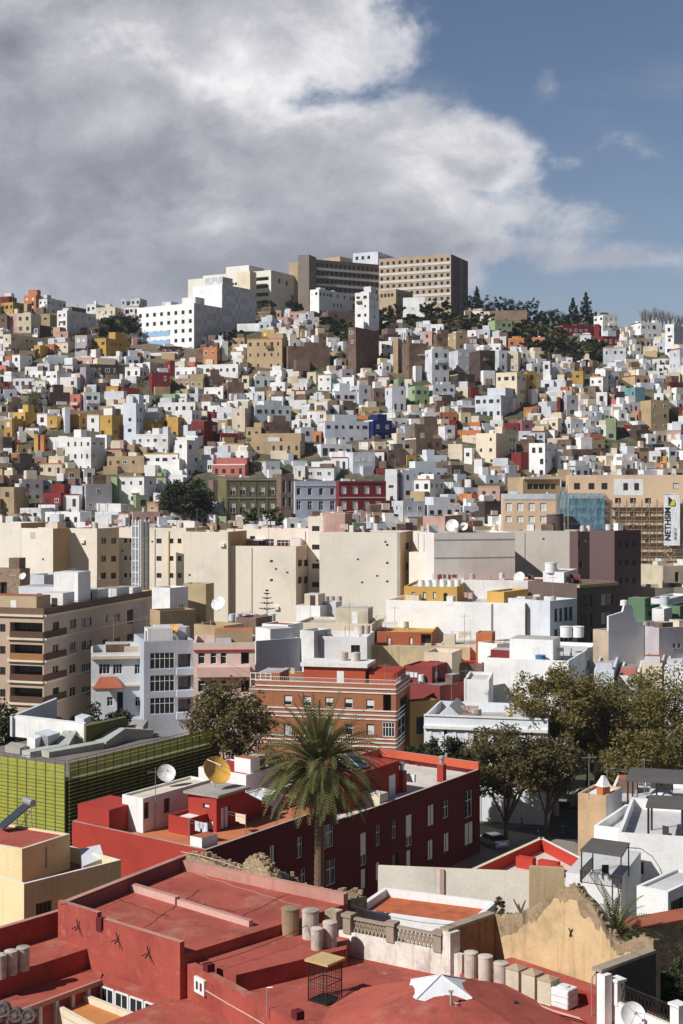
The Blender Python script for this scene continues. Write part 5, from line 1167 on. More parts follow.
q = B('house', 'tall bare tan house wall casting a slanted shadow on the huge cream wall', 'house', 183, 206, 214, 584, 228, 9, 20, wallmat('stained_tan', (.45, .35, .20), dirt=1.5), roofcol(1), parapet=.3); q.done()
q = B('house', 'small white rooftop room in front of the bare tan wall', 'house', 152, 172, 190, 628.5, 203, 9, 33, cm('W'), roofcol(3)); q.win(1, 177, 635, 181, 644, 'd'); q.win(0, 157, 633, 163, 640, 'd'); q.done()
q = B('house', 'low tan house left of the row of tanks below the bare tan wall', 'house', 150, 160, 196, 611, 215, 9, 60, cm('T', 1), roofcol(1)); q.done()
q = B('brick_house', 'half ruined brown brick house with an arched opening above the left apartment roof', 'house', -30, 20, 30, 569, 238, 10, 20, brickmat('old_brick', (.22, .14, .09), (.34, .22, .14), (.3, .25, .2), 1.4), roofcol(1)); q.win(0, 0, 582, 7, 596, 'd', depth=.6); q.done(); roof_room(q, .5, .5, 2, 2, 2.6, cm('N'), roofcol(1), door=False)
q = B('house', 'grey house with corrugated sheet walls beside the half ruined brick house', 'house', 30, 44, 62, 575, 225, 10, 40, cm('G', 1), roofcol(0)); q.done()
dish('satellite_dish', 'large white dish on the roof beside the huge blank cream wall', D(219, 611, 216), 1.15, R(-25), R(30), .7); dish('satellite_dish', 'pale dish on the far roof behind the brown apartment lift tower', D(23, 580, 232), .6, R(-20), R(30), .4)
for k, (px, d, lab) in enumerate(((428.5, 247, 'larger of two white dishes beside the pinkish lift room'), (440, 247, 'smaller white dish close to the pinkish lift room'))): dish('satellite_dish', lab, D(px + 24, 531, d), (1.15, .75)[k], R(-20), R(25), .5)
# norfolk pine
nt_ = root('norfolk_pine', 'slim tiered norfolk pine standing against the huge cream wall', 'pine tree', D(267, 622, 226)); mb = MB(); cb = MB(); rr = random.Random(8); mb.tube((0, 0, -3), (0, 0, 5), .14, .03, seg=6); mb.build('trunk', M_BARK, nt_)
for z, rad in ((1.0, 1.55), (2.0, 1.3), (2.9, 1.0), (3.7, .75), (4.4, .5), (4.9, .25)):
    for k in range(8):
        a = k * .785 + z; tip = V((math.cos(a) * rad, math.sin(a) * rad, z + .18)); cb.tube((0, 0, z), tip, .07, .03, seg=5, caps=False)
        for j in range(9): leafquad(cb, V((0, 0, z)).lerp(tip, .35 + .65 * j / 8), .13, rr, .1)
cb.build('crown', LEAF_PINE, nt_)
# --- big white party walls, yellow penthouse
q = B('party_wall_block', 'big white party wall block with a brick side and a yellow penthouse', 'building', 386, 525, 551, 603.5, 216, 8, 7, cm('W', 2), roofcol(3), parapet=.6, edgemats={1: brickmat('brown_brick', (.20, .11, .08), (.30, .17, .12), (.3, .25, .2), 1.8)})
u, _ = q.uz(0, 492, 620); q.box_on(0, u - .12, u + .12, q.z0, q.z1 - .2, .1, M_WOODPOLE, 'drainpipe')
for px, py, w, h in ((534, 613, 3.4, 12), (544, 614, 3, 10), (534, 634, 3.4, 12)): q.win(1, px - w, py, px + w, py + h, 'd', depth=.8)
q.done(); YM = wallmat('yellow_ochre_render', (.58, .35, .09), dirt=.6)
yp = B('penthouse', 'yellow ochre penthouse with four narrow windows on the white party wall block', 'penthouse', 404, 457, 470, 587, 223, q.z1 - .65, 8, YM, roofcol(3), dr=None, parapet=.3)
for px in (413.5, 424.5, 434.5): yp.win(0, px - 1.6, 592, px + 1.6, 599, 's')
yp.win(0, 443.5, 593, 447.5, 602, 'd'); yp.done()
for k in range(6): tank('water_tank', ORD[k] + ' of six white roof tanks in a row on the yellow penthouse', D(421.5 + k * 7.2, 586.5, 226), .5, 1.0, M_DISH)
yq = B('penthouse', 'ochre penthouse with a shaded doorway at the right end of the white party wall', 'penthouse', 487, 504, 528, 592, 222, q.z1 - .65, 35, YM, roofcol(3), parapet=.3); yq.win(1, 509, 597, 514, 604, 's'); yq.done()
q = B('house', 'long low white house with a red roof edge behind the ochre penthouse', 'house', 462, 548, 551, 580.5, 232, 10, 8, cm('W'), M_TILE, dr=8, parapet=.2)
for px in (523, 528.5): q.win(0, px - 1.8, 591, px + 1.8, 595, 'd')
q.done(); dish('satellite_dish', 'white dish in front of the grey tan wall on the long low white house', D(519.5, 583, 235), .95, R(-25), R(30), .6); dish('satellite_dish', 'dark mesh dish beside the white one on the long low white house', D(530, 583, 235), .75, R(40), R(30), .6, M_DFRAME)
# gabled white house with tower
q = B('house', 'white gabled house with a drum tank and a steep grey roof', 'house', 543, 564, 577, 572, 228, 10, 22, cm('W'), roofcol(4), parapet=.2); q.done()
mb = MB(); a, b_, c, d_ = [V((p.x, p.y, 0)) for p in q.foot]; zt = q.z1; zl = zt - 4.5; e = (c - b_).normalized(); o_ = b_ + e * 4; o2 = o_ + (a - b_)
mb.prism([b_ + e * .02, c + e * 3, c + e * 3 + (a - b_), a + e * .02], zl - 4, [zt + .0, zl - .5, zl - .5, zt + .0]); q.part(mb, 'sloping_roof', cm('W'))
tank('water_tank', 'white drum tank topping the gabled white house', V((a.x * .6 + b_.x * .4, a.y * .6 + b_.y * .4 + .6, zt - .2)), .95, 1.6, M_DISH)
q = B('townhouse', 'white shaded terrace of narrow houses with tall dark doors', 'townhouse', 546, 550, 577, 601, 214, 9, 45, cm('G'), roofcol(0), dl=8); q.grid(1, 4, 2, 1.0, 2.1, q.z1 - 1.2, 3.1, st='df'); q.done()
q = B('apartment_building', 'dark brown shaded building with deep open galleries beside the white gabled house', 'apartment building', 570, 577, 616, 584, 222, 9, 48, wallmat('dark_umber', (.14, .10, .085)), roofcol(0), dl=10, coping=cm('T')); q.grid(1, 3, 3, 3.0, 2.0, q.z1 - 1.8, 3.0, st='d'); q.box_on(1, 0, q.edge(1)[2], q.z1 - .6, q.z1 - .1, .5, cm('T'), 'eaves'); q.done()
# right hand group
q = B('house', 'cream flat roofed house with planted terrace below the scaffolding', 'house', 649, 655, 700, 588, 238, 10, 70, cm('C'), roofcol(0), dl=8); q.grid(1, 2, 1, 1.2, 1.6, q.z1 - 1, 3, st='d'); q.done()
q = B('house', 'tan house with one dark doorway above the cream flat roofed house', 'house', 658, 663, 700, 566, 246, 12, 70, cm('C', 1), roofcol(0), dl=8); q.win(1, 675, 572, 679, 582, 'd'); q.done()
q = B('house', 'white vaulted roof house beneath the cream terrace house', 'house', 649, 668, 690, 599, 226, 9, 30, cm('W'), roofcol(3), parapet=.3); q.done(); tank('water_tank', 'grey drum tank on the white vaulted roof house', D(664.5, 605, 222), .75, 1.3, cm('G'))
GM = wallmat('dark_green_render', (.12, .20, .12), dirt=.8)
q = B('house', 'dark green roof house with green parapets behind the stepped white gable', 'house', 625, 645, 660, 607.5, 214, 9, 30, GM, wallmat('green_roof', (.16, .26, .17)), parapet=.5); q.win(1, 648, 612, 652, 616, 'd'); q.done(); roof_room(q, .5, .5, 3, 3, 1.8, GM, wallmat('green_roof', (.16, .26, .17)), door=False)
q = B('house', 'second dark green roof house cut off by the picture edge', 'house', 667, 680, 700, 606, 214, 9, 30, GM, wallmat('green_roof', (.16, .26, .17)), parapet=.5); q.done()
q = B('house', 'white washed rooftop sheds between the two green roof houses', 'house', 652, 664, 672, 609, 210, 9, 30, cm('W', 1), roofcol(3), parapet=.3); q.done()
q = B('house', 'ochre house with an arched window below the green roof house', 'house', 642, 646, 659, 629.5, 203, 8, 60, wallmat('strong_ochre', (.44, .25, .05)), roofcol(1), dl=6); q.win(1, 648.5, 634, 653.5, 645, 'd'); q.done()
q = B('house', 'white walled house with a large grey blind side and two small windows on the right', 'house', 655, 659, 700, 628, 200, 8, 62, cm('L', 2), roofcol(0), dl=9); q.win(1, 673, 643, 676, 648, 'f'); q.win(1, 678, 643, 681, 648, 'f'); q.done()
# stepped white gable
q = B('house', 'white house with a big blank stepped gable and a stained brick flank', 'house', 593, 608.5, 644, 631, 199, 8, 58, cm('G', 2), roofcol(3), edgemats={0: wallmat('stained_brick_flank', (.46, .36, .26), dirt=1.6)}, parapet=.3); q.done()
e = q.edge(1)[1]; L = q.edge(1)[2]; a = q.foot[1]; nn = q.edge(1)[3]; mb = MB(); P_ = [(.0, 0), (L - .02, 0), (L - .02, .5), (L * .78, 1.1), (L * .70, 2.0), (L * .66, 3.4), (L * .45, 3.6), (L * .40, 2.6), (0, 2.1)]
f1 = [V((*(a + e * u + nn * .02), q.z1 + z - .02)) for u, z in P_]; f2 = [p - V((nn.x, nn.y, 0)) * .35 for p in f1]; mb.quad(f1); mb.quad(f2[::-1])
for k in range(len(f1)): mb.quad((f1[k], f2[k], f2[(k + 1) % len(f1)], f1[(k + 1) % len(f1)]))
q.part(mb, 'gable_parapet', cm('G', 2))
mb = MB(); mb.lathe([(0, .8), (.5, .7), (.55, 0), (0, 0)], V((*(a + e * (L * .5) - nn * .5), q.z1 + 3.4)), 0, 14); q.part(mb, 'chimney_pot', cm('W'))
for k, px in enumerate((564, 576)): tank('water_tank', ['left', 'right'][k] + ' of two fat white tanks in front of the dark brown gallery building', D(px + 2, 637, 203), .85, 1.5, M_DISH)
# large white house with party wall
q = B('house', 'large plain white house wall stepping behind the tall eucalyptus trees', 'house', 484, 568.5, 598, 661, 190, 6, 11, cm('W', 2), roofcol(3), parapet=.5, edgemats={1: cm('G')}); q.win(1, 586, 662, 590, 668, 'd'); q.done()
roof_room(q, 2.5, 2, 6, 5, 3.0, cm('W', 2), roofcol(0), label='white rooftop house'); roof_room(q, 10, 2.5, 3.4, 3, 1.3, cm('R'), roofcol(0), door=False); tank('water_tank', 'small blue barrel on the large plain white house', onroof(q, 4.0, 1, q.z1 - .5), .7, 1.0, plain('barrel_blue', (.05, .16, .35), .5))
q = B('house', 'lower white wing left of the large plain white house', 'house', 464, 489, 492, 680, 184, 5, 10, cm('W', 2), roofcol(3), parapet=.4, dr=8); q.done()
q = B('house', 'dark red roofed shed above the lower white wing', 'house', 456, 482, 490, 664, 200, 8, 12, cm('N'), M_DKRED, parapet=.2); q.win(0, 471, 670, 476, 674, 's'); q.done()
q = B('house', 'cream house with a striped tin roof beside the orange chimney block', 'house', 440, 476, 480, 645, 207, 8, 10, cm('C'), roofcol(0), parapet=.2, dr=7); q.done()
q = B('chimney_block', 'bright orange brick chimney block on the roofs below the white party wall', 'chimney', 476, 492, 496, 633, 204, 8, 15, wallmat('orange_brick', (.48, .16, .06)), roofcol(1), parapet=.1, dr=3); q.done()
q = B('house', 'white house with a small attic window beside the orange chimney block', 'house', 478, 497, 533, 644, 200, 8, 50, cm('W'), roofcol(0)); q.grid(1, 2, 1, .8, .8, q.z1 - 1, 3, st='d'); q.done()
for k, (px, y, d, c, lab) in enumerate(((606, 671, 185, 'B', 'low pale blue house behind the eucalyptus tops'), (630, 676, 186, 'W', 'low white house with an orange brick shed behind the tree tops'), (654, 664, 190, 'C', 'low cream house with rubble roof at the right above the trees'), (676, 668, 188, 'W', 'low white house at the picture edge above the trees'))):
    q = B('house', lab, 'house', px - 12, px + 8, px + 14, y, d, 6, 12, cm(c), roofcol(k % 3), parapet=.35); q.done(); roof_room(q, 1, 1.2, 2, 2, 1.2, cm('S' if k == 1 else 'G'), roofcol(k), door=False)
# --- white villa with pediment roofs
vl = B('villa', 'white villa with a balustraded cornice and tall framed windows behind dark trees', 'villa', 424, 548, 556, 720, 168, 3.5, 13, wallmat('villa_white', (.70, .73, .76), dirt=.5), roofcol(0), parapet=1.2)
for px in (443.5, 477.5, 497, 529): vl.win(0, px - 4, 727 + (px - 443) * .03, px + 4, (735 if px in (443.5, 529) else 748) + (px - 443) * .03, 'w', mull=1)
for px in (430, 460, 512): vl.win(0, px - 3.2, 755, px + 3.2, 772, 'w', mull=1)
vl.box_on(0, 0, vl.edge(0)[2], vl.z1 - 1.5, vl.z1 - 1.15, .4, M_WTR, 'cornice'); vl.box_on(0, 0, vl.edge(0)[2], vl.z1 - .02, vl.z1 + .2, .15, M_WTR, 'parapet_cap')
for k in range(10): u = vl.edge(0)[2] * (k + .5) / 10; vl.box_on(0, u - .2, u + .2, vl.z0 + .5, vl.z1 - 1.5, .08, M_WTR, 'pilaster')
vl.done()
e0 = (vl.foot[0] - vl.foot[1]).normalized(); e1 = (vl.foot[2] - vl.foot[1]).normalized(); c_ = vl.foot[1]; mb = MB(); zr = vl.z1 - 1.2
for (u0_, u1_, v0, v1, h) in ((1, 5.5, 1, 7, 2.2), (9.5, 14.4, 1.2, 8, 2.3)):
    a, b_, c, d_ = c_ + e0 * u1_ + e1 * v0, c_ + e0 * u0_ + e1 * v0, c_ + e0 * u0_ + e1 * v1, c_ + e0 * u1_ + e1 * v1; m0, m1 = (a + b_) / 2, (c + d_) / 2
    A, B_, C_, D_, E_, F_ = [V((p.x, p.y, z)) for p, z in ((a, zr), (b_, zr), (c, zr), (d_, zr), (m0, zr + h), (m1, zr + h))]
    mb.quad((A, B_, E_), 1); mb.quad((C_, D_, F_), 1); mb.quad((B_, C_, F_, E_)); mb.quad((D_, A, E_, F_))
vl.part(mb, 'pitched_roof', [roofcol(3), cm('G')])
tank('water_tank', 'old brown tank on the roof of the white villa', onroof(vl, 9, 4, zr), .6, 1.5, M_TANK)
# --- green slatted building
M_LIME = None
lm, lnt, lb = _new('lime_green_slats'); _z = nd(lnt, 'ShaderNodeNewGeometry'); _s = nd(lnt, 'ShaderNodeSeparateXYZ'); lnt.links.new(_z.outputs['Position'], _s.inputs[0])
_n = noise_node(lnt, pos_node(lnt, (1, 1, 1)), .8, 4, .6); lnt.links.new(ramp(lnt, _n, [(.3, (.44, .45, .06)), (.7, (.56, .56, .11))]), lb.inputs['Base Color']); lb.inputs['Roughness'].default_value = .6
_t = nd(lnt, 'ShaderNodeBsdfTranslucent'); _t.inputs[0].default_value = (.42, .46, .06, 1); _m = nd(lnt, 'ShaderNodeMixShader'); _m.inputs[0].default_value = .4
lnt.links.new(lb.outputs[0], _m.inputs[1]); lnt.links.new(_t.outputs[0], _m.inputs[2]); lnt.links.new(_m.outputs[0], lnt.nodes['Material Output'].inputs[0])
gr = B('market_building', 'flat roofed building clad in lime green slats with roof machinery', 'building', -70, 67, 219, 770, 138, 4, 32, wallmat('dark_green_wall', (.05, .055, .02), dirt=.5), wallmat('roof_gravel_grey', (.20, .17, .15), dirt=1.2), mx=60, parapet=.0, coping=M_DFRAME)
GZ = gr.z1; gr.z1 = GZ - 1.1
gr.done()
for i in (0, 1):
    L = gr.edge(i)[2]; sl_ = MB(); fr = MB(); zlo = gr.z0 + (.2 if i == 0 else 0); k = 0; z = zlo; e = gr.edge(i)[1]; rz = math.atan2(e.y, e.x)
    while z < GZ + .4:
        p = gr.pt(i, L / 2, z + .17, .22); sl_.box(p, (L - .1, .05, .30 if i == 0 or z > gr.z1 else .13), 0, rz); z += .36  # right face slats thinned so the dark wall deepens its shade
    n = int(L / 1.25)
    for k in range(n + 1):
        u = lerp(.05, L - .05, k / n); fr.tube(gr.pt(i, u, zlo, .30), gr.pt(i, u, GZ + .75, .30), .032, seg=5)
    z = zlo
    while z < GZ + .7: fr.tube(gr.pt(i, .05, z, .30), gr.pt(i, L - .05, z, .30), .02, seg=4); z += 1.08
    gr.part(sl_, 'slat_cladding', lm); gr.part(fr, 'steel_frame', M_DFRAME if i else plain('frame_olive', (.22, .22, .09), .6))
    railing(gr, i, .1, L - .1, GZ - .1, 1.0, M_DFRAME, int(L / 1.3), -.1)
zr = gr.z1
def on_green(px, py): return W(px, py, zr)
def roofbox(name, label, cat, P, h, mat, top=None, z=None, parts=None):
    z = zr if z is None else z; pts = [W(a, b, z) for a, b in P]; c = sum(pts, V((0, 0, 0))) / len(pts); rt = root(name, label, cat, c); mb = MB(); mb.prism([(p.x, p.y) for p in pts], z, z + h, 0, 1 if top else None); mb.build('body', [mat, top] if top else mat, rt, c); return rt
roofbox('roof_screen_wall', 'long white screen wall with buttresses on the green slatted roof', 'wall', ((10, 736), (84, 745), (86, 743), (12, 734)), 2.3, cm('W')); roofbox('roof_screen_wall', 'grey rear screen wall running back across the green slatted roof', 'wall', ((10, 736), (12, 737), (57, 717), (56, 716)), 2.3, cm('G'))
roofbox('roof_screen_wall', 'olive screen wall near the far end of the green slatted roof', 'wall', ((84, 746), (125, 737), (127, 738), (86, 748)), 2.4, wallmat('olive_screen', (.13, .13, .05)))
roofbox('air_conditioning_unit', 'large grey air conditioning unit in front of the white roof screen', 'air conditioner', ((35, 748), (48, 752), (60, 748), (47, 744)), 1.7, M_STEEL, cm('G')); roofbox('air_conditioning_unit', 'white cabinet unit beside the grey one on the green slatted roof', 'air conditioner', ((27, 750), (35, 753), (41, 750), (33, 747)), 1.5, cm('W'))
roofbox('air_conditioning_unit', 'pale box unit standing behind the white roof screen', 'air conditioner', ((75, 730), (84, 733), (91, 729), (82, 727)), 1.6, cm('G')); roofbox('air_conditioning_unit', 'dark box unit beyond the olive roof screen', 'air conditioner', ((128, 737), (143, 738), (148, 731), (133, 730)), 1.3, M_CONC)
for k, (P, lab) in enumerate(((((45, 757), (100, 748), (120, 741), (150, 737)), 'long pale ventilation duct with a raised bend on the green slatted roof'), (((26, 757), (62, 751), (70, 744), (82, 744)), 'shorter pale ventilation duct ending at the white roof screen'))):
    pts = [on_green(*p) for p in P]; rt = root('ventilation_duct', lab, 'duct', pts[0]); mb = MB(); hs = (.6, .7, 1.5, .9)
    for a, b_, h0, h1 in zip(pts, pts[1:], hs, hs[1:]):
        d_ = (b_ - a).normalized(); s_ = V((-d_.y, d_.x, 0)) * .75; A = [a - s_, b_ - s_, b_ + s_, a + s_]; mb.prism([(p.x, p.y) for p in A], zr, [zr + h0, zr + h1, zr + h1, zr + h0] )
    mb.build('duct_run', wallmat('duct_grey_green', (.42, .43, .38), dirt=.8), rt, pts[0])
# solar heater lattice near the left of that roof
roofbox('roof_hatch', 'low grey roof hatch at the left of the green slatted roof', 'roof hatch', ((5, 752), (20, 755), (27, 751), (12, 748)), .7, M_CONC)
# dark shrubs in the lane behind the green roof
for k, (px, py, d, h, rx) in enumerate(((4, 716, 178, 6.5, 3.2), (20, 720, 176, 5.5, 3.4), (38, 716, 176, 6, 3), (54, 719, 174, 5, 3.2), (68, 716, 177, 5.2, 3), (86, 722, 172, 4.5, 2.6), (104, 722, 174, 7.4, 3.4), (116, 722, 174, 6.4, 2.8), (148, 722, 176, 3.4, 2.2), (158, 722, 176, 3.0, 2.2))):
    x = (px - CX) * d / F; tree('street_tree', ['dark bush at the picture edge below the brown apartments', 'second dark bush below the brown apartment balconies', 'dark bush below the corner of the brown apartments', 'low dark bush right of the brown apartment corner', 'dark bush along the right face of the brown apartments', 'low dark bush left of the red tiled porch', 'taller dark tree directly under the red tiled porch', 'dark tree at the right of the red tiled porch', 'low bush in front of the grey blue townhouse', 'smallest bush in front of the grey blue bay windows'][k], V((x, d, tz_(x, d))), h + (10 if k < 8 else 8) * 0 + 6, rx, 3.2, LEAF_FICUS, clumps=26, per=55, leaf=.3, seed=90 + k, group='dark bushes in the lane', limbs=3)
# ------------------------------------------------------------------ central dark red building
cb_ = 15.5; C0 = W(206, 850, cb_); E1 = W(480, 769, 14.0)
e1 = V((E1.x - C0.x, E1.y - C0.y)); LR = e1.length; e1.normalize(); n1 = V((e1.y, -e1.x)); L0 = W(72, 821, cb_); e0 = V((L0.x - C0.x, L0.y - C0.y)); LL = e0.length; e0.normalize()
c2 = V((C0.x, C0.y)); 
def along(px):
    k = (px - CX) / F; return (k * c2.y - c2.x) / (e1.x - k * e1.y)
tA = along(337)
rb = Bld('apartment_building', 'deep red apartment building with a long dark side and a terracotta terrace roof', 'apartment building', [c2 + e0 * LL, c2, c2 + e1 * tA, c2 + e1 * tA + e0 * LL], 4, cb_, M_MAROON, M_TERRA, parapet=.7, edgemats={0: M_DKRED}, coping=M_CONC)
for r_ in ((297, 838, 303, 857), (324, 826, 334, 846), (326, 862, 336, 883), (325, 849, 333, 859), (270, 846, 276, 866), (252, 858, 258, 874), (300, 870, 306, 885)): rb.win(1, *r_, 's' if r_[0] in (252, 270) else 'w', mull=1)
rb.done()
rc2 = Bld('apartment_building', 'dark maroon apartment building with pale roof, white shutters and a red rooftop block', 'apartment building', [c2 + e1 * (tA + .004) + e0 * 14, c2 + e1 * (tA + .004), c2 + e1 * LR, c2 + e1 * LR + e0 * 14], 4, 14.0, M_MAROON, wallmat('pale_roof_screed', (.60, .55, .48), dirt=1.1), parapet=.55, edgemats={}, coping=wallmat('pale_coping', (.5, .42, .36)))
for r_, s_ in (((360.5, 834, 367, 864), 'b'), ((376, 826, 380.5, 845), 'w'), ((392, 821, 396.5, 838), 'w'), ((406, 816, 412.5, 845), 'b'), ((428, 806, 435, 825), 's'), ((443, 802, 449, 817), 'w'), ((465, 792, 472.5, 816), 'w'),
               ((392.5, 855, 398, 873), 'd'), ((406.6, 851, 412, 868), 's'), ((428, 841, 434, 859), 's'), ((444, 834, 450, 851), 's'), ((465, 824, 474, 843), 's'), ((361, 870, 367, 888), 's'), ((376, 863, 381, 880), 's')): rc2.win(1, *r_, s_)
rc2.done(); zr2 = 14.0 - .55
def pc2(t, v, z): p = c2 + e1 * t + e0 * v; return V((p.x, p.y, z))
def blk(par, name, t0, t1, v0, v1, z0, z1, mats, label=None):
    mb = MB(); pts = [c2 + e1 * t + e0 * v for t, v in ((t0, v0), (t1, v0), (t1, v1), (t0, v1))]; mb.prism(pts, z0, z1, 0, 1 if isinstance(mats, list) and len(mats) > 1 else None); return par.part(mb, name, mats, label)
a1 = math.atan2(e1.y, e1.x)
rr_ = blk(rc2, 'rooftop_block', along(357) + 1.5, along(395) + 5, 2.6, 8.5, zr2, zr2 + 3.3, [M_DKRED, M_DKRED], 'red rooftop block'); 
mb = MB(); p = pc2(along(390) + 4.4, 2.55, zr2 + 1.05); mb.box(p, (1.2, .08, 2.1), 0, a1); mb.build('door', M_WFRAME, rr_, rc2.o)
mb = MB(); p = pc2(along(357) + 1.45, 5, zr2 + 1.2); mb.box(p, (.08, 1.4, 2.0), 0, a1); mb.build('door', M_WFRAME, rr_, rc2.o)
blk(rc2, 'rooftop_block', along(340) + 2, along(357) + 1.6, 3.2, 8, zr2, zr2 + 2.2, [M_DKRED, M_DKRED])
blk(rc2, 'parapet_upstand', LR - .35, LR + .01, 0.01, 13.9, 13.9, 14.75, [wallmat('orange_red_parapet', (.50, .10, .05), dirt=.6), M_COPING]); blk(rc2, 'parapet_upstand', along(415), LR, 13.4, 13.8, 13.9, 14.75, [wallmat('orange_red_parapet', (.50, .10, .05)), M_COPING])
for px, v, h, lab in ((417, 2.2, 2.2, 'chimney'), (449, 1.2, 1.9, 'chimney')):
    ch = blk(rc2, lab, along(px) + .8, along(px) + 1.5, v, v + .8, zr2, zr2 + h, [M_DKRED, M_CONC]); mb = MB(); p = pc2(along(px) + 1.15, v + .4, zr2 + h); mb.lathe([(.22, 0), (.22, .5), (.32, .55), (.3, .8), (0, .9)], p, 0, 12); mb.build('cowl', M_STEEL if px == 417 else M_CONC, ch, rc2.o)
rt = root('air_conditioning_unit', 'white air conditioner hung on the red chimney of the maroon building', 'air conditioner', pc2(along(417) + 1.55, 2.0, zr2 + .9)); mb = MB(); mb.box((.3, .15, .5), (.35, .9, .8), 0, a1 - R(90) + R(90)); mb.build('casing', M_DISH, rt)
# solar panels on the red block
rt = root('solar_collector', 'pair of tilted blue solar panels on the red rooftop block behind the palm', 'solar panel', pc2(along(362) + 3, 4.4, zr2 + 3.3)); o = rt.location; mb = MB(); fr = MB()
for k in range(2):
    a = pc2(along(362) + 3 + k * 1.6, 3.2, zr2 + 3.5); b_ = pc2(along(362) + 4.5 + k * 1.6, 3.2, zr2 + 3.5); c_ = b_ + V((*(e0 * 2.2), 1.35)); d_ = a + V((*(e0 * 2.2), 1.35)); mb.quad((a, b_, c_, d_)); up = V((0, 0, -.07)); mb.quad((d_ + up, c_ + up, b_ + up, a + up))
    for s_, t_ in ((a, b_), (b_, c_), (c_, d_), (d_, a)): fr.tube(s_, t_, .05, seg=5)
    fr.tube(c_, V((c_.x, c_.y, zr2 + 3.3)), .04, seg=5)
mb.build('panel', plain('solar_cell', (.06, .09, .15), .15, .3), rt, o); fr.build('support', M_STEEL, rt, o)
# roofscape of the terracotta terrace
zt = cb_ - .7
def terr(t, v, z=zt): return pc2(t, v, z)
def foot_t(t0, t1, v0, v1): return [c2 + e1 * t0 + e0 * v1, c2 + e1 * t0 + e0 * v0, c2 + e1 * t1 + e0 * v0, c2 + e1 * t1 + e0 * v1]
def tv(px, py, z): p = W(px, py, z); q = V((p.x, p.y)) - c2; det = e1.x * e0.y - e1.y * e0.x; return ((q.x * e0.y - q.y * e0.x) / det, (e1.x * q.y - e1.y * q.x) / det)
hz_ = zt + 3.0
ta, va = tv(216.5, 798, hz_); tb_, vb = tv(252.5, 792, hz_)
tL, vL = tv(193.5, 795, hz_)
hut = Bld('rooftop_hut', 'red rooftop hut with a concrete slab roof carrying the big yellow dish', 'hut', [c2 + e1 * ta + e0 * (va + 3.4), c2 + e1 * ta + e0 * va, c2 + e1 * (ta + 4.2) + e0 * va, c2 + e1 * (ta + 4.2) + e0 * (va + 3.4)], zt - .02, hz_, M_DKRED, M_CONC, parapet=0)
hut.win(0, 203, 803, 209, 809, 's'); hut.win(0, 205, 819, 213, 832, 's', sill=False); hut.win(1, 221, 808, 230, 833, 's', sill=False); hut.done()
mb = MB(); c_ = hut.o; mb.box((c_.x, c_.y, hz_ + .12), (4.7, 3.9, .22), 0, a1); hut.part(mb, 'roof_slab', M_CONC)
dish('satellite_dish', 'large yellow satellite dish on the slab of the red rooftop hut', V((c_.x - .2, c_.y + .3, hz_ + .23)), 1.35, R(38), R(35), 1.0, plain('dish_yellow', (.66, .36, .07), .5))
mb = MB(); b_ = c2 + e1 * (ta + 4.2) + e0 * (va + .2); P0 = [b_, b_ + e1 * 4.2, b_ + e1 * 4.2 + e0 * 2.6, b_ + e0 * 2.6]; 
rt = root('lean_to_shed', 'grey corrugated lean-to sloping down beside the red rooftop hut', 'lean-to', V((b_.x, b_.y, zt))); mb.prism(P0, zt, [hz_ - .3, zt + .6, zt + .6, hz_ - .3], 0); mb.build('wall', M_DKRED, rt, rt.location); mb = MB(); mb.prism([p + (p - (P0[0] + P0[2]) / 2).normalized() * .2 for p in P0], [hz_ - .28, zt + .5, zt + .5, hz_ - .28], [hz_ - .16, zt + .62, zt + .62, hz_ - .16]); mb.build('roof', wallmat('corrugated_grey', (.30, .27, .24), dirt=1), rt, rt.location)
def hutbox(label, px, py, w, dp, h, wall, roof, z=zt, par=.25, wins=(), name='rooftop_house', cat='rooftop house'):
    t, v = tv(px, py, z + h); t = max(t, .35); w = min(w, LL - v - .35); b = Bld(name, label, cat, [c2 + e1 * t + e0 * (v + w), c2 + e1 * t + e0 * v, c2 + e1 * (t + dp) + e0 * v, c2 + e1 * (t + dp) + e0 * (v + w)], z - .02, z + h, wall, roof, parapet=par, t=.18)
    for wq in wins: b.win(*wq)
    return b.done()
wh = hutbox('white rooftop house with a pale roof and small dark windows on the red terrace', 143, 798.5, 2.6, 9.5, 3.0, cm('W'), cm('C'), par=.2, wins=((1, 144, 803, 149, 818, 'd'), (1, 164, 799, 170, 812, 'd')))
dish('satellite_dish', 'white satellite dish on the white rooftop house next to the green building', V((wh.o.x - .3, wh.o.y + 1.2, zt + 2.85)), .85, R(20), R(35), .8)
hutbox('small red and grey rooftop shed in front of the green slatted building', 99, 813, 4.0, 4.2, 2.2, M_DKRED, M_DKRED, par=0); hutbox('low white walled yard with a red base in front of the white rooftop house', 190, 819, 2.6, 5.2, 1.5, M_DKRED, cm('W'), par=.3)
hutbox('white rooftop room with a red roof behind the yellow dish', 246, 775, 6.2, 5, 2.7, cm('W'), M_DKRED, z=zt, par=.1); hutbox('small pale rooftop store beside the palm crown', 262, 797, 2.4, 3, 1.6, cm('B'), roofcol(3), par=.1)
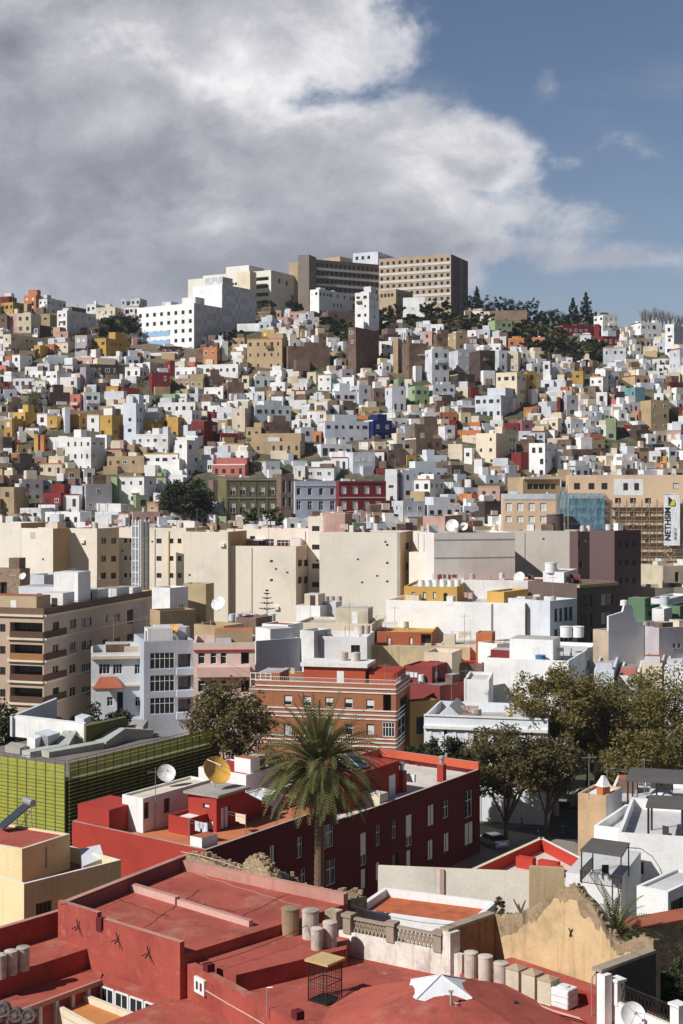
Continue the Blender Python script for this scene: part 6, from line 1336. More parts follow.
# ------------------------------------------------------------------ the palm and the street trees
palm('palm_tree', 'tall canary palm with a dense arching crown in front of the maroon facade', V((( 318 - CX) * 116 / F, 116, 3.8)), 18.2, 5.6, 190, 6, .44, .8, skirt=44, width=.7)
def st_tree(label, px, d, h, rx, rz, leaf_m, seed, **kw):
    x = (px - CX) * d / F; return tree('street_tree', label, V((x, d, 4.2)), h, rx, rz, leaf_m, seed=seed, **kw)
st_tree('tall eucalyptus with pale forked trunk and olive crown beside the street', 556, 172, 18.6, 6.0, 4.4, LEAF_OLIVE, 51, bark=M_BARKW, clumps=120, per=120, leaf=.22, trunk=.42, limbs=14, flat=.75, split=.28)
st_tree('brown green tree with a low crown behind the maroon building end', 506, 160, 13.4, 5.6, 3.9, LEAF_BROWN, 52, clumps=45 + 92, per=105, leaf=.22, trunk=.3, limbs=9, flat=.9, split=.2)
st_tree('eucalyptus with a broad olive crown behind the pergola terrace', 616, 178, 17.4, 4.8, 6.0, LEAF_OLIVE, 53, bark=M_BARKW, clumps=114, per=117, leaf=.22, trunk=.38, limbs=10, flat=.9)
st_tree('tallest olive tree at the picture edge above the pergola terrace', 668, 172, 18.8, 6.0, 7.0, LEAF_OLIVE, 54, clumps=126, per=117, leaf=.22, trunk=.4, limbs=10, flat=.9)
st_tree('dark rounded tree filling the gap between the two eucalyptus crowns', 588, 184, 15.0, 4.6, 5.0, LEAF_BROWN, 55, clumps=92, per=112, leaf=.22, trunk=.3, limbs=8, flat=.9)
st_tree('low brown tree crown under the tall eucalyptus beside the parked cars', 546, 162, 12.6, 5.0, 3.6, LEAF_BROWN, 56, clumps=35 + 69, per=97, leaf=.22, trunk=.26, limbs=8, flat=.8, split=.25)
st_tree('olive tree low behind the white pergola posts', 640, 162, 13.0, 4.6, 5.0, LEAF_OLIVE, 60, clumps=103, per=112, leaf=.22, trunk=.3, limbs=8, flat=.9)
st_tree('dark green tree in front of the white villa', 449, 162, 12.0, 3.4, 3.2, LEAF_FICUS, 57, clumps=60, per=75, leaf=.26, trunk=.25, limbs=8, flat=.8, split=.3)
st_tree('thin dark tree by the orange building corner and villa', 424, 162, 12.0, 2.4, 3.2, LEAF_FICUS, 61, clumps=30, per=60, leaf=.26, trunk=.2, limbs=6, flat=.8)
st_tree('brown olive tree with a wide crown between the green building and the palm', 229, 160, 18.6, 5.0, 4.6, LEAF_BROWN, 58, bark=M_BARKW, clumps=110, per=70, leaf=.26, trunk=.3, limbs=14, flat=.8, split=.3)
st_tree('smaller brown tree at the right of the wide brown olive tree', 262, 156, 12.5, 3.6, 4.2, LEAF_BROWN, 59, clumps=55, per=65, leaf=.26, trunk=.24, limbs=8, flat=.8)
# ------------------------------------------------------------------ street
ASPH = wallmat('asphalt', (.055, .052, .05), dirt=.9, patch=.4); PAVE = wallmat('pavement_slabs', (.26, .22, .18), dirt=1.0)
GZ0 = 4.75; ws = GZ0
def flat(name, P, z, mat, kind='structure', h=.0):
    pts = [W(a, b, z) for a, b in P]; mb = MB(); mb.prism([(p.x, p.y) for p in pts], z - .25, z); o_ = mb.build(name, mat); tag(o_, kind=kind); return o_
flat('road', ((440, 796), (470, 801), (700, 838), (700, 900), (470, 826), (430, 818)), ws + .02, ASPH)
flat('pavement', ((430, 800), (440, 797.2), (720, 838), (760, 836), (700, 790), (430, 780)), ws + .14, PAVE); flat('pavement', ((430, 826), (475, 824.5), (575, 842), (660, 872), (640, 900), (430, 870)), ws + .14, PAVE)
mb = MB(); 
for (a, b_, c_, d_) in ((528, 819.5, 572, 826.5), (476, 811, 515, 817.3)):
    p, q = W(a, b_, ws + .026), W(c_, d_, ws + .026); s_ = V((0, .16, 0)); mb.quad((p - s_, q - s_, q + s_, p + s_))
tag(mb.build('road_marking', plain('road_paint', (.62, .60, .55), .8)), kind='structure')
def car(label, px, py, rz, paint, z=ws + .02, hatch=True):
    base = W(px, py, z); rt = root('parked_car', label, 'car', base, None, rz); L, Wd = 4.2, 1.72
    prof = [(-2.08, .32), (-2.1, .62), (-2.0, .84), (-1.2, .92), (-.55, 1.40), (.1, 1.46), (.95, 1.42), (1.75, .98), (2.05, .9), (2.1, .5), (2.05, .3)]
    lower = [(-2.08, .28), (-2.12, .6), (-2.0, .84), (-1.15, .93), (1.7, .98), (2.06, .9), (2.12, .55), (2.08, .28)]
    def extr(pts, w0, w1f, mb):
        n = len(pts); A = [V((x, -w1f(y_) , y_)) for x, y_ in pts]; B_ = [V((x, w1f(y_), y_)) for x, y_ in pts]
        mb.quad(A); mb.quad(B_[::-1])
        for i in range(n): j = (i + 1) % n; mb.quad((A[j], A[i], B_[i], B_[j]))
    mb = MB(); extr(lower, 0, lambda y_: .86 - .10 * max(0, (y_ - .6)) - .08 * max(0, .5 - y_), mb); body = mb.build('body', paint, rt)
    bv = body.modifiers.new('soft', 'BEVEL'); bv.width = .06; bv.segments = 2
    mb = MB(); extr([(-1.18, .9), (-.52, 1.38), (-.3, 1.44), (.85, 1.42), (1.1, 1.36), (1.72, .95)], 0, lambda y_: .80 - .30 * (y_ - .9), mb); mb.build('windows', M_GLASS, rt)
    mb = MB(); extr([(-.5, 1.41), (-.25, 1.475), (.85, 1.455), (1.08, 1.39), (.9, 1.38), (-.3, 1.40)], 0, lambda y_: .655, mb); mb.build('roof_panel', paint, rt)
    for x in (-1.35, 1.3):
        for s_ in (-1, 1):
            mb = MB(); mb.tube((x, s_ * .68, .31), (x, s_ * .88, .31), .315, seg=18); w = mb.build('wheel', plain('tyre_rubber', (.02, .02, .02), .85), rt); mb = MB(); mb.tube((x, s_ * .875, .31), (x, s_ * .89, .31), .2, seg=12); mb.build('rim', M_STEEL, w)
    for s_ in (-1, 1):
        mb = MB(); mb.box((-2.08, s_ * .62, .68), (.1, .34, .14)); mb.build('headlight', M_DISH, rt); mb = MB(); mb.box((2.07, s_ * .66, .74), (.1, .24, .2)); mb.build('tail_light', plain('tail_lamp_red', (.3, .015, .015), .3), rt)
    for s_ in (-1, 1): mb = MB(); mb.box((-.75, s_ * .93, .98), (.14, .16, .12)); mb.build('wing_mirror', paint, rt)
    return rt
car('black hatchback parked under the eucalyptus across the street', 560, 812, R(-12), plain('paint_black', (.018, .018, .02), .22, .2, .05, .6)); car('dark red car half hidden by branches behind the black hatchback', 534, 806.5, R(-12), plain('paint_dark_red', (.16, .02, .02), .25, .1, .05, .6)); car('pale silver car parked beside the end wall of the maroon building', 492, 846, R(-62), plain('paint_silver', (.50, .53, .57), .25, .5, .05, .6)); car('white car seen through the trees beyond the black hatchback', 583, 800, R(-12), plain('paint_white', (.7, .7, .7), .25, 0, .05, .6))
for k, (px, py) in enumerate(((505, 836), (522, 828), (563, 833), (538, 838), (578, 836))):
    rt = root('bollard', 'blue street bollard, %s from the end of the maroon building' % ORD[k], 'bollard', W(px, py, ws + .14), 'blue bollards by the street'); mb = MB(); mb.lathe([(0, 0), (.12, 0), (.1, .9), (.13, .95), (.1, 1.1), (0, 1.15)], seg=12); mb.build('post', plain('blue_paint', (.03, .10, .32), .5), rt)
    mb = MB(); mb.lathe([(.115, .78), (.115, .86)], seg=12); mb.build('reflective_band', M_DISH, rt)
rt = root('street_sign', 'grey street sign on a slim post beside the crossing', 'street sign', W(521, 826, ws + .14)); mb = MB(); mb.tube((0, 0, 0), (0, 0, 2.9), .045, seg=8); mb.build('post', M_STEEL, rt); mb = MB(); mb.box((-.1, -.06, 2.6), (.8, .04, .55), 0, R(15)); mb.build('sign_plate', cm('G'), rt)
rt = root('street_lamp', 'grey street lamp with a curved arm beside the tree row', 'street lamp', W(527, 810, ws + .14)); mb = MB(); mb.tube((0, 0, 0), (0, 0, 6.5), .09, .05, seg=8); mb.tube((0, 0, 6.5), (.5, -.9, 7.0), .045, seg=6); mb.build('pole', M_WOODPOLE, rt); mb = MB(); mb.box((.6, -1.1, 7.0), (.3, .7, .14), 0, R(30)); mb.build('lamp_head', M_STEEL, rt)
# ------------------------------------------------------------------ yellow house bottom left
YL = wallmat('yellow_cream_render', (.76, .63, .36), dirt=.6); YLL = wallmat('yellow_shade_render', (.70, .56, .30), dirt=.7)  # second, darker yellow puts the right face's shade into its colour
yb_ = B('house', 'yellow cream house with a red roof terrace and a solar water heater', 'house', -60, 22, 70, 849, 100, 4, 30, YL, M_RED_ROOF, parapet=.12, coping=cm('C'), edgemats={1: YLL})
u, z_ = yb_.uz(1, 46, 847); yb_.box_on(1, u - .05, u + .05, yb_.z1 - 1.9, yb_.z1 - .4, .08, M_CONC, 'pipe'); yb_.box_on(0, 0, yb_.edge(0)[2], yb_.z1 - 3.0, yb_.z1 - 2.75, .12, cm('W'), 'white_ledge'); yb_.done()
y2 = B('house', 'lower yellow house wing with barred windows and a white walled yard', 'house', -60, 24, 121, 884, 96.5, 4, 42, YL, M_RED_ROOF, parapet=1.1, t=.22, edgemats={1: YLL}, coping=cm('W'))
for r_ in ((2, 914, 17, 927), (36, 904, 52, 916)): y2.win(1, *r_, 'd', mull=3, frame=wallmat('iron_ochre', (.20, .12, .04)))
y2.done()
rt = root('solar_water_heater', 'solar water heater with a tilted dark collector on the yellow house roof', 'solar water heater', W(26, 846, yb_.z1)); o = rt.location
a, b_ = W(4, 833, yb_.z1 - .1) , W(29, 829, yb_.z1 - .1); d_ = (V((b_.x - a.x, b_.y - a.y, 0))).normalized(); s_ = V((-d_.y, d_.x, 0)); s_ = s_ if s_.y > 0 else -s_
mb = MB(); A = a + V((0, 0, .25)); Bq = a + d_ * 2.15 + V((0, 0, 1.65)); up = V((-.5, 0, .8)) * .1; w_ = 1.15
mb.quad((A - s_ * 0, A + s_ * w_, Bq + s_ * w_, Bq)); mb.quad((A + up, Bq + up, Bq + s_ * w_ + up, A + s_ * w_ + up)); mb.quad((A, Bq, Bq + up, A + up)); mb.quad((A + s_ * w_, A + s_ * w_ + up, Bq + s_ * w_ + up, Bq + s_ * w_)); mb.quad((A, A + up, A + s_ * w_ + up, A + s_ * w_))
mb.build('collector', plain('collector_glass', (.05, .055, .07), .18, .2), rt, o)
mb = MB(); mb.tube(Bq - s_ * .1 + V((.12, 0, .25)), Bq + s_ * (w_ + .1) + V((.12, 0, .25)), .27, seg=16); mb.build('cylinder_tank', M_STEEL, rt, o)
mb = MB()
for k in (0, w_): q = Bq + s_ * k; mb.tube(q, V((q.x + .1, q.y, yb_.z1 - .1)), .04, seg=5); mb.tube(q - V((0, 0, .3)), V((q.x - .9, q.y, yb_.z1 - .1)), .03, seg=5)
mb.build('stand', M_STEEL, rt, o)
rt = root('roof_hatch', 'grey sloping stair hatch with a white cowl in the yard of the yellow wing', 'hatch', W(91, 868, y2.z1 - .6)); o = rt.location; pts = [W(*p, y2.z1 - 1.0) for p in ((83, 873), (104, 869), (100, 862), (80, 865))]; mb = MB(); mb.prism([(p.x, p.y) for p in pts], y2.z1 - 1.1, [y2.z1 - .5, y2.z1 - .2, y2.z1 + .3, y2.z1 + .2]); mb.build('hatch', cm('G'), rt, o)
# ------------------------------------------------------------------ big red roofs in front
class Part:
    def __init__(s, name, label, cat, loc): s.root = root(name, label, cat, loc); s.o = s.root.location.copy()
    def prism(s, name, P, z0, z1, mats, z=None, label=None):
        zr_ = z if z is not None else (z1 if not isinstance(z1, (list, tuple)) else max(z1)); pts = [W(a, b, zr_) for a, b in P]; mb = MB(); mb.prism([(p.x, p.y) for p in pts], z0, z1, 0, 1 if isinstance(mats, list) and len(mats) > 1 else None); return s.add(name, mb, mats, label)
    def add(s, name, mb, mats, label=None, smooth=False):
        o = mb.build(name, mats, s.root, s.o, smooth)
        if label: o['label'] = label
        return o
    def wall(s, name, p, q, z0, z1, t, mats, z=None, label=None, z1b=None):
        """upright wall whose top edge runs between two sighted points"""
        zz = z1 if z is None else z; a, b = W(*p, zz), W(*q, z1b if z1b is not None else zz); return s.wall3(name, a, b, z0, z1, t, mats, label, z1b)
    def wall3(s, name, a, b, z0, z1, t, mats, label=None, z1b=None):
        e = V((b.x - a.x, b.y - a.y)).normalized(); n = V((-e.y, e.x)); A, B_ = V((a.x, a.y)), V((b.x, b.y)); mb = MB(); zb1 = z1 if z1b is None else z1b
        mb.prism([A, B_, B_ + n * t, A + n * t], z0, [z1, zb1, zb1, z1], 0, 1 if isinstance(mats, list) and len(mats) > 1 else None); return s.add(name, mb, mats, label)
RW = [M_RED_WALL, M_COPING]; RR = [M_RED_WALL, M_RED_ROOF]
A1, B1, E2, D1 = (58, 905), (180, 948), (348, 897), (181, 857)
h1 = Part('red_roof_house', 'house with a big red flat roof crossed by a low parapet', 'house', W(150, 900, 5))
def xy(p, z): q = W(*p, z); return V((q.x, q.y))
fA, fB, fE, fD = xy(A1, 20.3), xy(B1, 20.0), xy(E2, 20.0), xy(D1, 20.3)
mb = MB(); mb.prism([fA, fB, fE, fD], 5, 19.6, 0, 1); h1.add('main_block', mb, RR)
def pw(h, p, q, z0, z1, t=.32, mats=RW, name='parapet'):
    h.wall3(name, V((*p, 0)), V((*q, 0)), z0, z1, t, mats)
mA = fA.lerp(fB, .34)
pw(h1, fA, mA, 19.6, 20.55); pw(h1, mA + (fB - fA).normalized() * .55, fB, 19.6, 20.3); pw(h1, fE, fD, 19.6, 20.25, .45, [M_COPING, M_COPING]); pw(h1, fD, fA, 19.6, 20.45, .4, [wallmat('red_shade_wall', (.25, .08, .075), dirt=.8), M_COPING])  # last parapet: shade of its inner face put into a darker red
d1, d2 = xy((122, 884), 19.9), xy((249, 922), 19.9); m1, m2_ = d1.lerp(d2, .44), d1.lerp(d2, .455)
pw(h1, d1, m1, 19.6, 20.05, .38, [wallmat('parapet_light', (.58, .36, .31)), M_COPING], 'dividing_parapet'); pw(h1, m2_, d2, 19.6, 19.95, .34, [wallmat('parapet_light', (.58, .36, .31)), M_COPING], 'dividing_parapet')
mb = MB(); p = mA + (fB - fA).normalized() * .27; mb.box((p.x, p.y + .15, 19.9), (.5, .3, .8), 0, -.75); h1.add('gutter_gap', mb, M_MAROON)
for (p, q, w_, mt) in (((150, 893), (236, 912), .07, M_MAROON), ((112, 897), (168, 917), .05, M_MAROON), ((196, 874), (300, 906), .10, M_COPING), ((232, 921), (300, 888), .06, M_MAROON), ((140, 930), (200, 890), .05, M_MAROON)):
    a, b_ = W(*p, 19.604), W(*q, 19.604); n_ = 14; mb = MB(); sd = V((-(b_ - a).y, (b_ - a).x, 0)).normalized(); pr = None; rq = random.Random(int(p[0]))
    for i in range(n_ + 1):
        c_ = a.lerp(b_, i / n_) + sd * rq.uniform(-.09, .09); k_ = w_ * rq.uniform(.4, 1.0)
        if pr: mb.quad((pr[0] - sd * pr[1], c_ - sd * k_, c_ + sd * k_, pr[0] + sd * pr[1]))
        pr = (c_, k_)
    h1.add('roof_seam', mb, mt)
h1.prism('lower_roof', [(172, 953), (236, 975), (346, 949), (356, 905)], 5, 19.0, RR); 
mb = MB()
for (px, py) in ((78, 926), (118, 938), (150, 952)):
    pass
for k, (px, py) in enumerate(((79, 926), (118.5, 939), (149.5, 953))):
    a, e = fA, (fB - fA).normalized(); kk = (px - CX) / F; t = (kk * a.y - a.x) / (e.x - kk * e.y); q = a + e * t; zc = CZ - (py - HZ) * q.y / F; nn = V((e.y, -e.x)); mb = MB(); c_ = V((*(q + nn * .05), zc))
    for (u, z_) in ((0, .42), (-.42, -.2), (.32, -.42)): mb.tube(c_, c_ + V((*(e * u + nn * .12), z_)), .035, seg=5)
    rt = root('wall_anchor', ['three armed iron wall anchor nearest the yellow house', 'middle three armed iron wall anchor on the red wall', 'three armed iron wall anchor nearest the white meter box'][k], 'wall anchor', c_); mb.build('arms', M_IRON, rt, c_)
# left terraces
h2 = Part('red_roof_house', 'stepped red terraces with a sunken courtyard and colonnade', 'house', W(60, 980, 5))
sA, sB = xy((0, 977), 18.3), xy((106, 942.5), 18.3); u_ = (sB - sA).normalized(); q1 = xy((0, 936), 19.6); q2 = xy((60, 912), 19.6)
sA2 = sA - u_ * 6; vperp = V((-u_.y, u_.x)); mb = MB(); wS = (q2 - sB).dot(vperp) + .4
mb.prism([sA2, sB, sB + vperp * wS, sA2 + vperp * wS], 5, 18.3, 0, 1); h2.add('upper_terrace', mb, RR)
wl_ = Part.wall3; h2.wall3('parapet', V((*(sA2 + vperp * (wS - .35)), 0)), V((*(sB + vperp * (wS - .35)), 0)), 18.2, 19.65, .35, RW)
zl = 17.2
def z17(p): return xy(p, zl)
c1, c2_ = z17((100, 980)), z17((160, 1001)); c0 = z17((0, 1017)); c0 = c1 + (c0 - c1).normalized() * 14
mb = MB(); mb.prism([sA2, c0, c1, sB], 5, zl, 0, 1); h2.add('lower_terrace', mb, [M_RED_WALL, M_RED_ROOF])
cR = c2_ - (c1 - c0).normalized() * 14
mb = MB(); mb.prism([c1 + V((.01, 0)), c2_, z17((215, 1000)), z17((172, 985)), z17((112, 964))], 5, zl - .01, 0, 1); h2.add('lower_terrace', mb, RR)
mb = MB(); mb.prism([c2_, cR, z17((300, 1090)), z17((300, 1026)), z17((216, 1001))], 5, zl - .02, 0, 1); h2.add('lower_terrace', mb, RR)
mb = MB(); mb.prism([c0, cR, c2_, c1], 5, 12.5, 0); h2.add('courtyard_floor', mb, M_CONC)
# courtyard walls with white frames and colonnade posts
def facade_items(a, b, n, z0, z1, w, name, frame):
    e = (b - a).normalized(); L = (b - a).length; nn = V((e.y, -e.x)); rz = math.atan2(e.y, e.x)
    for k in range(n):
        q = a + e * (L * (k + .5) / n) + nn * .05; mb = MB(); 
        for s_ in (-1, 1): p = q + e * (s_ * w / 2); mb.box((p.x, p.y, (z0 + z1) / 2), (.12, .1, z1 - z0), 0, rz)
        for z in (z0, (z0 + z1) / 2, z1): mb.box((q.x, q.y, z), (w, .08, .09), 0, rz)
        mb.box((q.x, q.y, (z0 + z1) / 2), (.07, .08, z1 - z0), 0, rz); f = h2.add(name, mb, frame)
        mb = MB(); mb.box((q.x - nn.x * .02, q.y - nn.y * .02, (z0 + z1) / 2), (w, .04, z1 - z0), 0, rz); mb.build('pane', M_GLASS, f, h2.o)
facade_items(c1 + (c2_ - c1) * .02, c2_, 4, 14.6, 16.9, 1.05, 'window', M_WFRAME)
for k in range(9):
    q = c1 + (c0 - c1).normalized() * (1.0 + k * 1.15); mb = MB(); p = q + (c2_ - c1).normalized() * .12; mb.box((p.x, p.y, 15.4), (.22, .22, 3.3), 0, math.atan2(u_.y, u_.x)); h2.add('column', mb, wallmat('pale_column', (.55, .50, .45)))
h2.wall3('eaves_edge', V((*c0, 0)), V((*c1, 0)), zl - .22, zl + .05, -.18, [M_COPING, M_COPING])
cbk = Part('courtyard_house', 'cream courtyard house with an orange roof inside a raised white edge', 'house', W(90, 1010, 5)); zc = 16.7
P_ = [xy(p, zc) for p in ((51, 1003), (83, 992.5), (147, 1017), (118, 1040))]
mb = MB(); mb.prism(P_, 5, zc - .35, 0, 1); cbk.add('wall', mb, [cm('C'), wallmat('orange_roof_paint', (.50, .21, .07), dirt=.8)])
ins_ = inset(P_ if sum(P_[i].x * P_[(i + 1) % 4].y - P_[(i + 1) % 4].x * P_[i].y for i in range(4)) > 0 else P_[::-1], .26); PP = P_ if sum(P_[i].x * P_[(i + 1) % 4].y - P_[(i + 1) % 4].x * P_[i].y for i in range(4)) > 0 else P_[::-1]
for k in range(4): mb = MB(); mb.prism([PP[k], PP[(k + 1) % 4], ins_[(k + 1) % 4], ins_[k]], zc - .4, zc); cbk.add('parapet', mb, cm('C'))
for k, (px, py) in enumerate(((3, 1010), (15, 1015.5), (28.5, 1016))):
    c_ = D(px, py, 70.5); rt = root('extractor_fan', ['grey round extractor cowl at the picture edge', 'middle grey round extractor cowl by the courtyard', 'grey round extractor cowl nearest the courtyard house'][k], 'extractor fan', c_, 'extractor cowls'); mb = MB(); mb.tube((0, .35, 0), (0, 0, 0), .34, seg=20); mb.build('drum', plain('cowl_grey', (.16, .14, .13), .5, .4), rt); mb = MB()
    mb.lathe([(.33, 0), (.335, .03), (.29, .03), (.29, 0)], (0, -.01, 0), 0, 24, Matrix.Rotation(R(90), 3, 'X')); mb.tube((0, 0, 0), (0, -.05, 0), .11, seg=14)
    for j in range(6): mb.box((0, -.015, 0), (.56, .02, .02)) if j == 0 else mb.tube((.29 * math.cos(j * 1.047), -.015, .29 * math.sin(j * 1.047)), (0, -.015, 0), .012, seg=4)
    mb.build('grille', plain('cowl_rim', (.22, .2, .18), .5, .3), rt); mb = MB(); mb.box((0, .3, -.75), (.12, .12, .9)); mb.build('bracket', M_IRON, rt)
for k, (px, py) in enumerate(((0, 979), (11, 975), (23, 971))): tank('water_tank', ['pale drum tank cut by the picture edge on the red terrace', 'middle pale drum tank on the upper red terrace', 'pale drum tank nearest the red wall on the upper terrace'][k], W(px, py - 1, 18.3), .36, 1.25, M_TANK)
# main lower roof with the cage and tent cap
h3 = Part('red_roof_house', 'wide red roof with a hipped red centre under a white canvas cap', 'house', W(400, 1000, 5)); zm = 18.0
h3.prism('main_roof', [(222, 984), (330, 1090), (700, 1090), (640, 1040), (604, 1012), (560, 1002), (465, 975), (345, 950)], 5, zm, RR)
a_, b_ = W(176, 957, 19.1), W(300, 1024, 19.1); e_ = (b_ - a_).normalized(); b_ = a_ + e_ * 24
h3.wall3('parapet', a_, b_, 8, 19.05, .5, [M_RED_WALL, M_RED_ROOF])
for f_ in (.12, .47):
    p = a_.lerp(b_, f_); mb = MB(); mb.box((p.x + .3, p.y + .25, 19.2), (.5, .45, .5), 0, -.95); h3.add('scupper_block', mb, M_MAROON)
ap = W(441, 978, 20.4); hb_ = 6.4; ang = R(-42); mb = MB(); P_ = []
for k in range(16):
    t = ang + k * math.pi / 8; r_ = hb_ * (1.0 if k % 4 else 1.12); P_.append(V((ap.x + .3 + r_ * math.cos(t), ap.y + r_ * math.sin(t), zm - .02)))
MIDP = [V((ap.x, ap.y, 20.3)).lerp(p, .5) + V((0, 0, .18)) for p in P_]
for k in range(16): j = (k + 1) % 16; mb.quad((P_[k], P_[j], MIDP[j], MIDP[k])); mb.quad((MIDP[k], MIDP[j], V((ap.x, ap.y, 20.35))))
h3.add('hipped_centre', mb, M_RED_ROOF)
cap = root('canvas_cap', 'white canvas cap stretched over the top of the red hipped roof', 'canopy', ap); mb = MB(); n_ = 8; R_ = []
for ring in range(5):
    row = []
    for k in range(16):
        t = ang + k * math.pi / 8; rad = 1.8 * ring / 4 * (1.08 if k % 4 == 0 else (.93 if k % 2 else .90)); row.append(V((rad * math.cos(t), rad * math.sin(t), .14 - .78 * (ring / 4) ** 1.0 + (.08 if k % 4 == 0 else 0) * ring / 4)))
    R_.append(row)
for ring in range(4):
    for k in range(16): j = (k + 1) % 16; mb.quad((R_[ring][k], R_[ring + 1][k], R_[ring + 1][j], R_[ring][j]))
mb.build('canvas', plain('canvas_white', (.66, .66, .66), .8, var=.06), cap); mb = MB()
for k in (0, 4, 8, 12): mb.tube(R_[0][k] + V((0, 0, .03)), R_[4][k] + V((0, 0, .03)), .03, seg=5)
mb.build('seam', cm('G'), cap)
rt = root('pipe_stand', 'rusty vent pipe cluster on the red hipped roof below the canvas cap', 'vent pipe', W(451, 1022, 18.9)); mb = MB()
for x, h in ((0, 1.5), (.25, .9)): mb.tube((x, 0, -.6), (x, 0, h), .06, seg=8); mb.tube((x - .12, 0, h), (x + .12, 0, h), .06, seg=8)
mb.lathe([(.2, -.4), (.2, -.1), (0, .1)], (0, -.1, 0), 0, 12); mb.build('pipe', M_CONC, rt)
rt = root('box_vent', 'black box vent on the right side of the red roof', 'vent', W(497, 1019, zm + .3)); mb = MB(); mb.box((0, 0, .35), (1.5, 1.1, .9), 0, R(-40)); mb.box((0, 0, .84), (1.7, 1.3, .1), 0, R(-40)); mb.build('casing', M_IRON, rt)
# cage
cg = root('wire_cage', 'black wire cage with a plywood lid standing on the red roof', 'cage', W(325, 1000, zm)); mb = MB(); w_, hC = .62, 2.05; ca = R(-38)
def rot(x, y, z): return V((x * math.cos(ca) - y * math.sin(ca), x * math.sin(ca) + y * math.cos(ca), z))
cr = [(-w_, -w_), (w_, -w_), (w_, w_), (-w_, w_)]
for k in range(4):
    a, b_ = cr[k], cr[(k + 1) % 4]; mb.tube(rot(*a, 0), rot(*a, hC), .035, seg=6)
    for z in (.05, hC / 2, hC): mb.tube(rot(*a, z), rot(*b_, z), .028, seg=5)
mb.build('frame', M_IRON, cg); mb = MB()
for k in range(4):
    a, b_ = cr[k], cr[(k + 1) % 4]
    for j in range(1, 9): q = (lerp(a[0], b_[0], j / 9), lerp(a[1], b_[1], j / 9)); mb.tube(rot(*q, .03), rot(*q, hC), .011, seg=4)
    for j in range(1, 12): mb.tube(rot(*a, hC * j / 12), rot(*b_, hC * j / 12), .008, seg=4)
mb.build('wire_mesh', M_IRON, cg); mb = MB(); mb.box((0, 0, hC + .08), (1.55, 1.5, .12), 0, ca); mb.build('lid', wallmat('plywood', (.55, .38, .17), dirt=.9), cg); mb = MB(); mb.box((0, 0, .04), (1.3, 1.3, .06), 0, ca); mb.build('floor_board', M_IRON, cg)
# drum tanks by the cage
for (px, py, r, h, m, lab) in ((290.5, 934, .52, 1.5, M_TANKD, 'stained brown drum tank with a lumpy lid on the red step'), (310.5, 938, .48, 1.6, M_TANK, 'tallest pale drum tank behind the pair beside the cage'), (317, 949, .34, 1.15, M_TANK, 'shorter pale drum tank directly behind the wire cage'), (330, 946, .40, 1.35, M_TANK, 'pale drum tank next to the lattice balustrade pillar')): tank('water_tank', lab, W(px, py, 19.0), r, h, m)
# meter box and pipe
a = V((a_.x, a_.y)); e = V((e_.x, e_.y)).normalized(); nn = V((e.y, -e.x)); kk = (201.5 - CX) / F; t = (kk * a.y - a.x) / (e.x - kk * e.y); q = a + e * t + nn * .08; zc = CZ - (986 - HZ) * q.y / F
rt = root('meter_box', 'white meter box with two dark slots on the red wall', 'meter box', V((*q, zc))); rz = math.atan2(e.y, e.x); mb = MB(); mb.box((0, 0, 0), (1.05, .16, .82), 0, rz); mb.build('box', M_DISH, rt)
for s_ in (-1, 1): mb = MB(); p = e * (s_ * .2) + nn * .085; mb.box((p.x, p.y, 0), (.2, .02, .42), 0, rz); mb.build('slot', M_DFRAME, rt)
rt = root('wall_pipe', 'pale conduit running down the red wall from the meter box', 'pipe', V((*q, zc))); mb = MB(); pts = [V((*(a + e * (t + .5 + k * 2.2) + nn * .06), CZ - (py_ - HZ) * (a + e * (t + .5 + k * 2.2)).y / F)) for k, py_ in enumerate((990, 1003, 1016, 1030, 1046))]
for p, q_ in zip(pts, pts[1:]): mb.tube(p, q_, .035, seg=6)
mb.build('conduit', cm('P'), rt, rt.location)
rt = root('vent_pipe', 'thin bent grey pipe standing against the red parapet', 'pipe', W(267, 1018, 18.6)); mb = MB(); mb.tube((0, 0, 0), (0, 0, 1.5), .03, seg=6); mb.tube((0, 0, 1.5), (.3, -.1, 1.55), .03, seg=6); mb.build('pipe', M_STEEL, rt)
# balustraded wall
STN = wallmat('stained_whitewash', (.66, .62, .55), dirt=1.9, patch=.9, dirtcol=(.25, .17, .11))
bw0, bw1 = W(345, 955, zm), W(462, 980, zm); e = V((bw1.x - bw0.x, bw1.y - bw0.y)).normalized(); nn = V((-e.y, e.x)); LB = (V((bw1.x, bw1.y)) - V((bw0.x, bw0.y))).length; a = V((bw0.x, bw0.y)); rz = math.atan2(e.y, e.x)
bl = Part('balustrade_wall', 'peeling white wall topped by lattice balustrade panels and stone posts', 'wall', V((*a, zm))); mb = MB(); mb.prism([a - e * .6, a + e * LB, a + e * LB + nn * .35, a - e * .6 + nn * .35], 5, 19.35); bl.add('wall', mb, STN)
STONE = wallmat('grey_stone_cap', (.33, .27, .20), dirt=1.3)
for k, f_ in enumerate((.02, .40, .47 + .33)):
    p = a + e * (LB * f_) + nn * .17; mb = MB(); mb.box((p.x, p.y, 19.75), (.5, .5, .95), 0, rz); mb.box((p.x, p.y, 20.3), (.66, .66, .18), 0, rz); bl.add('post', mb, STONE)
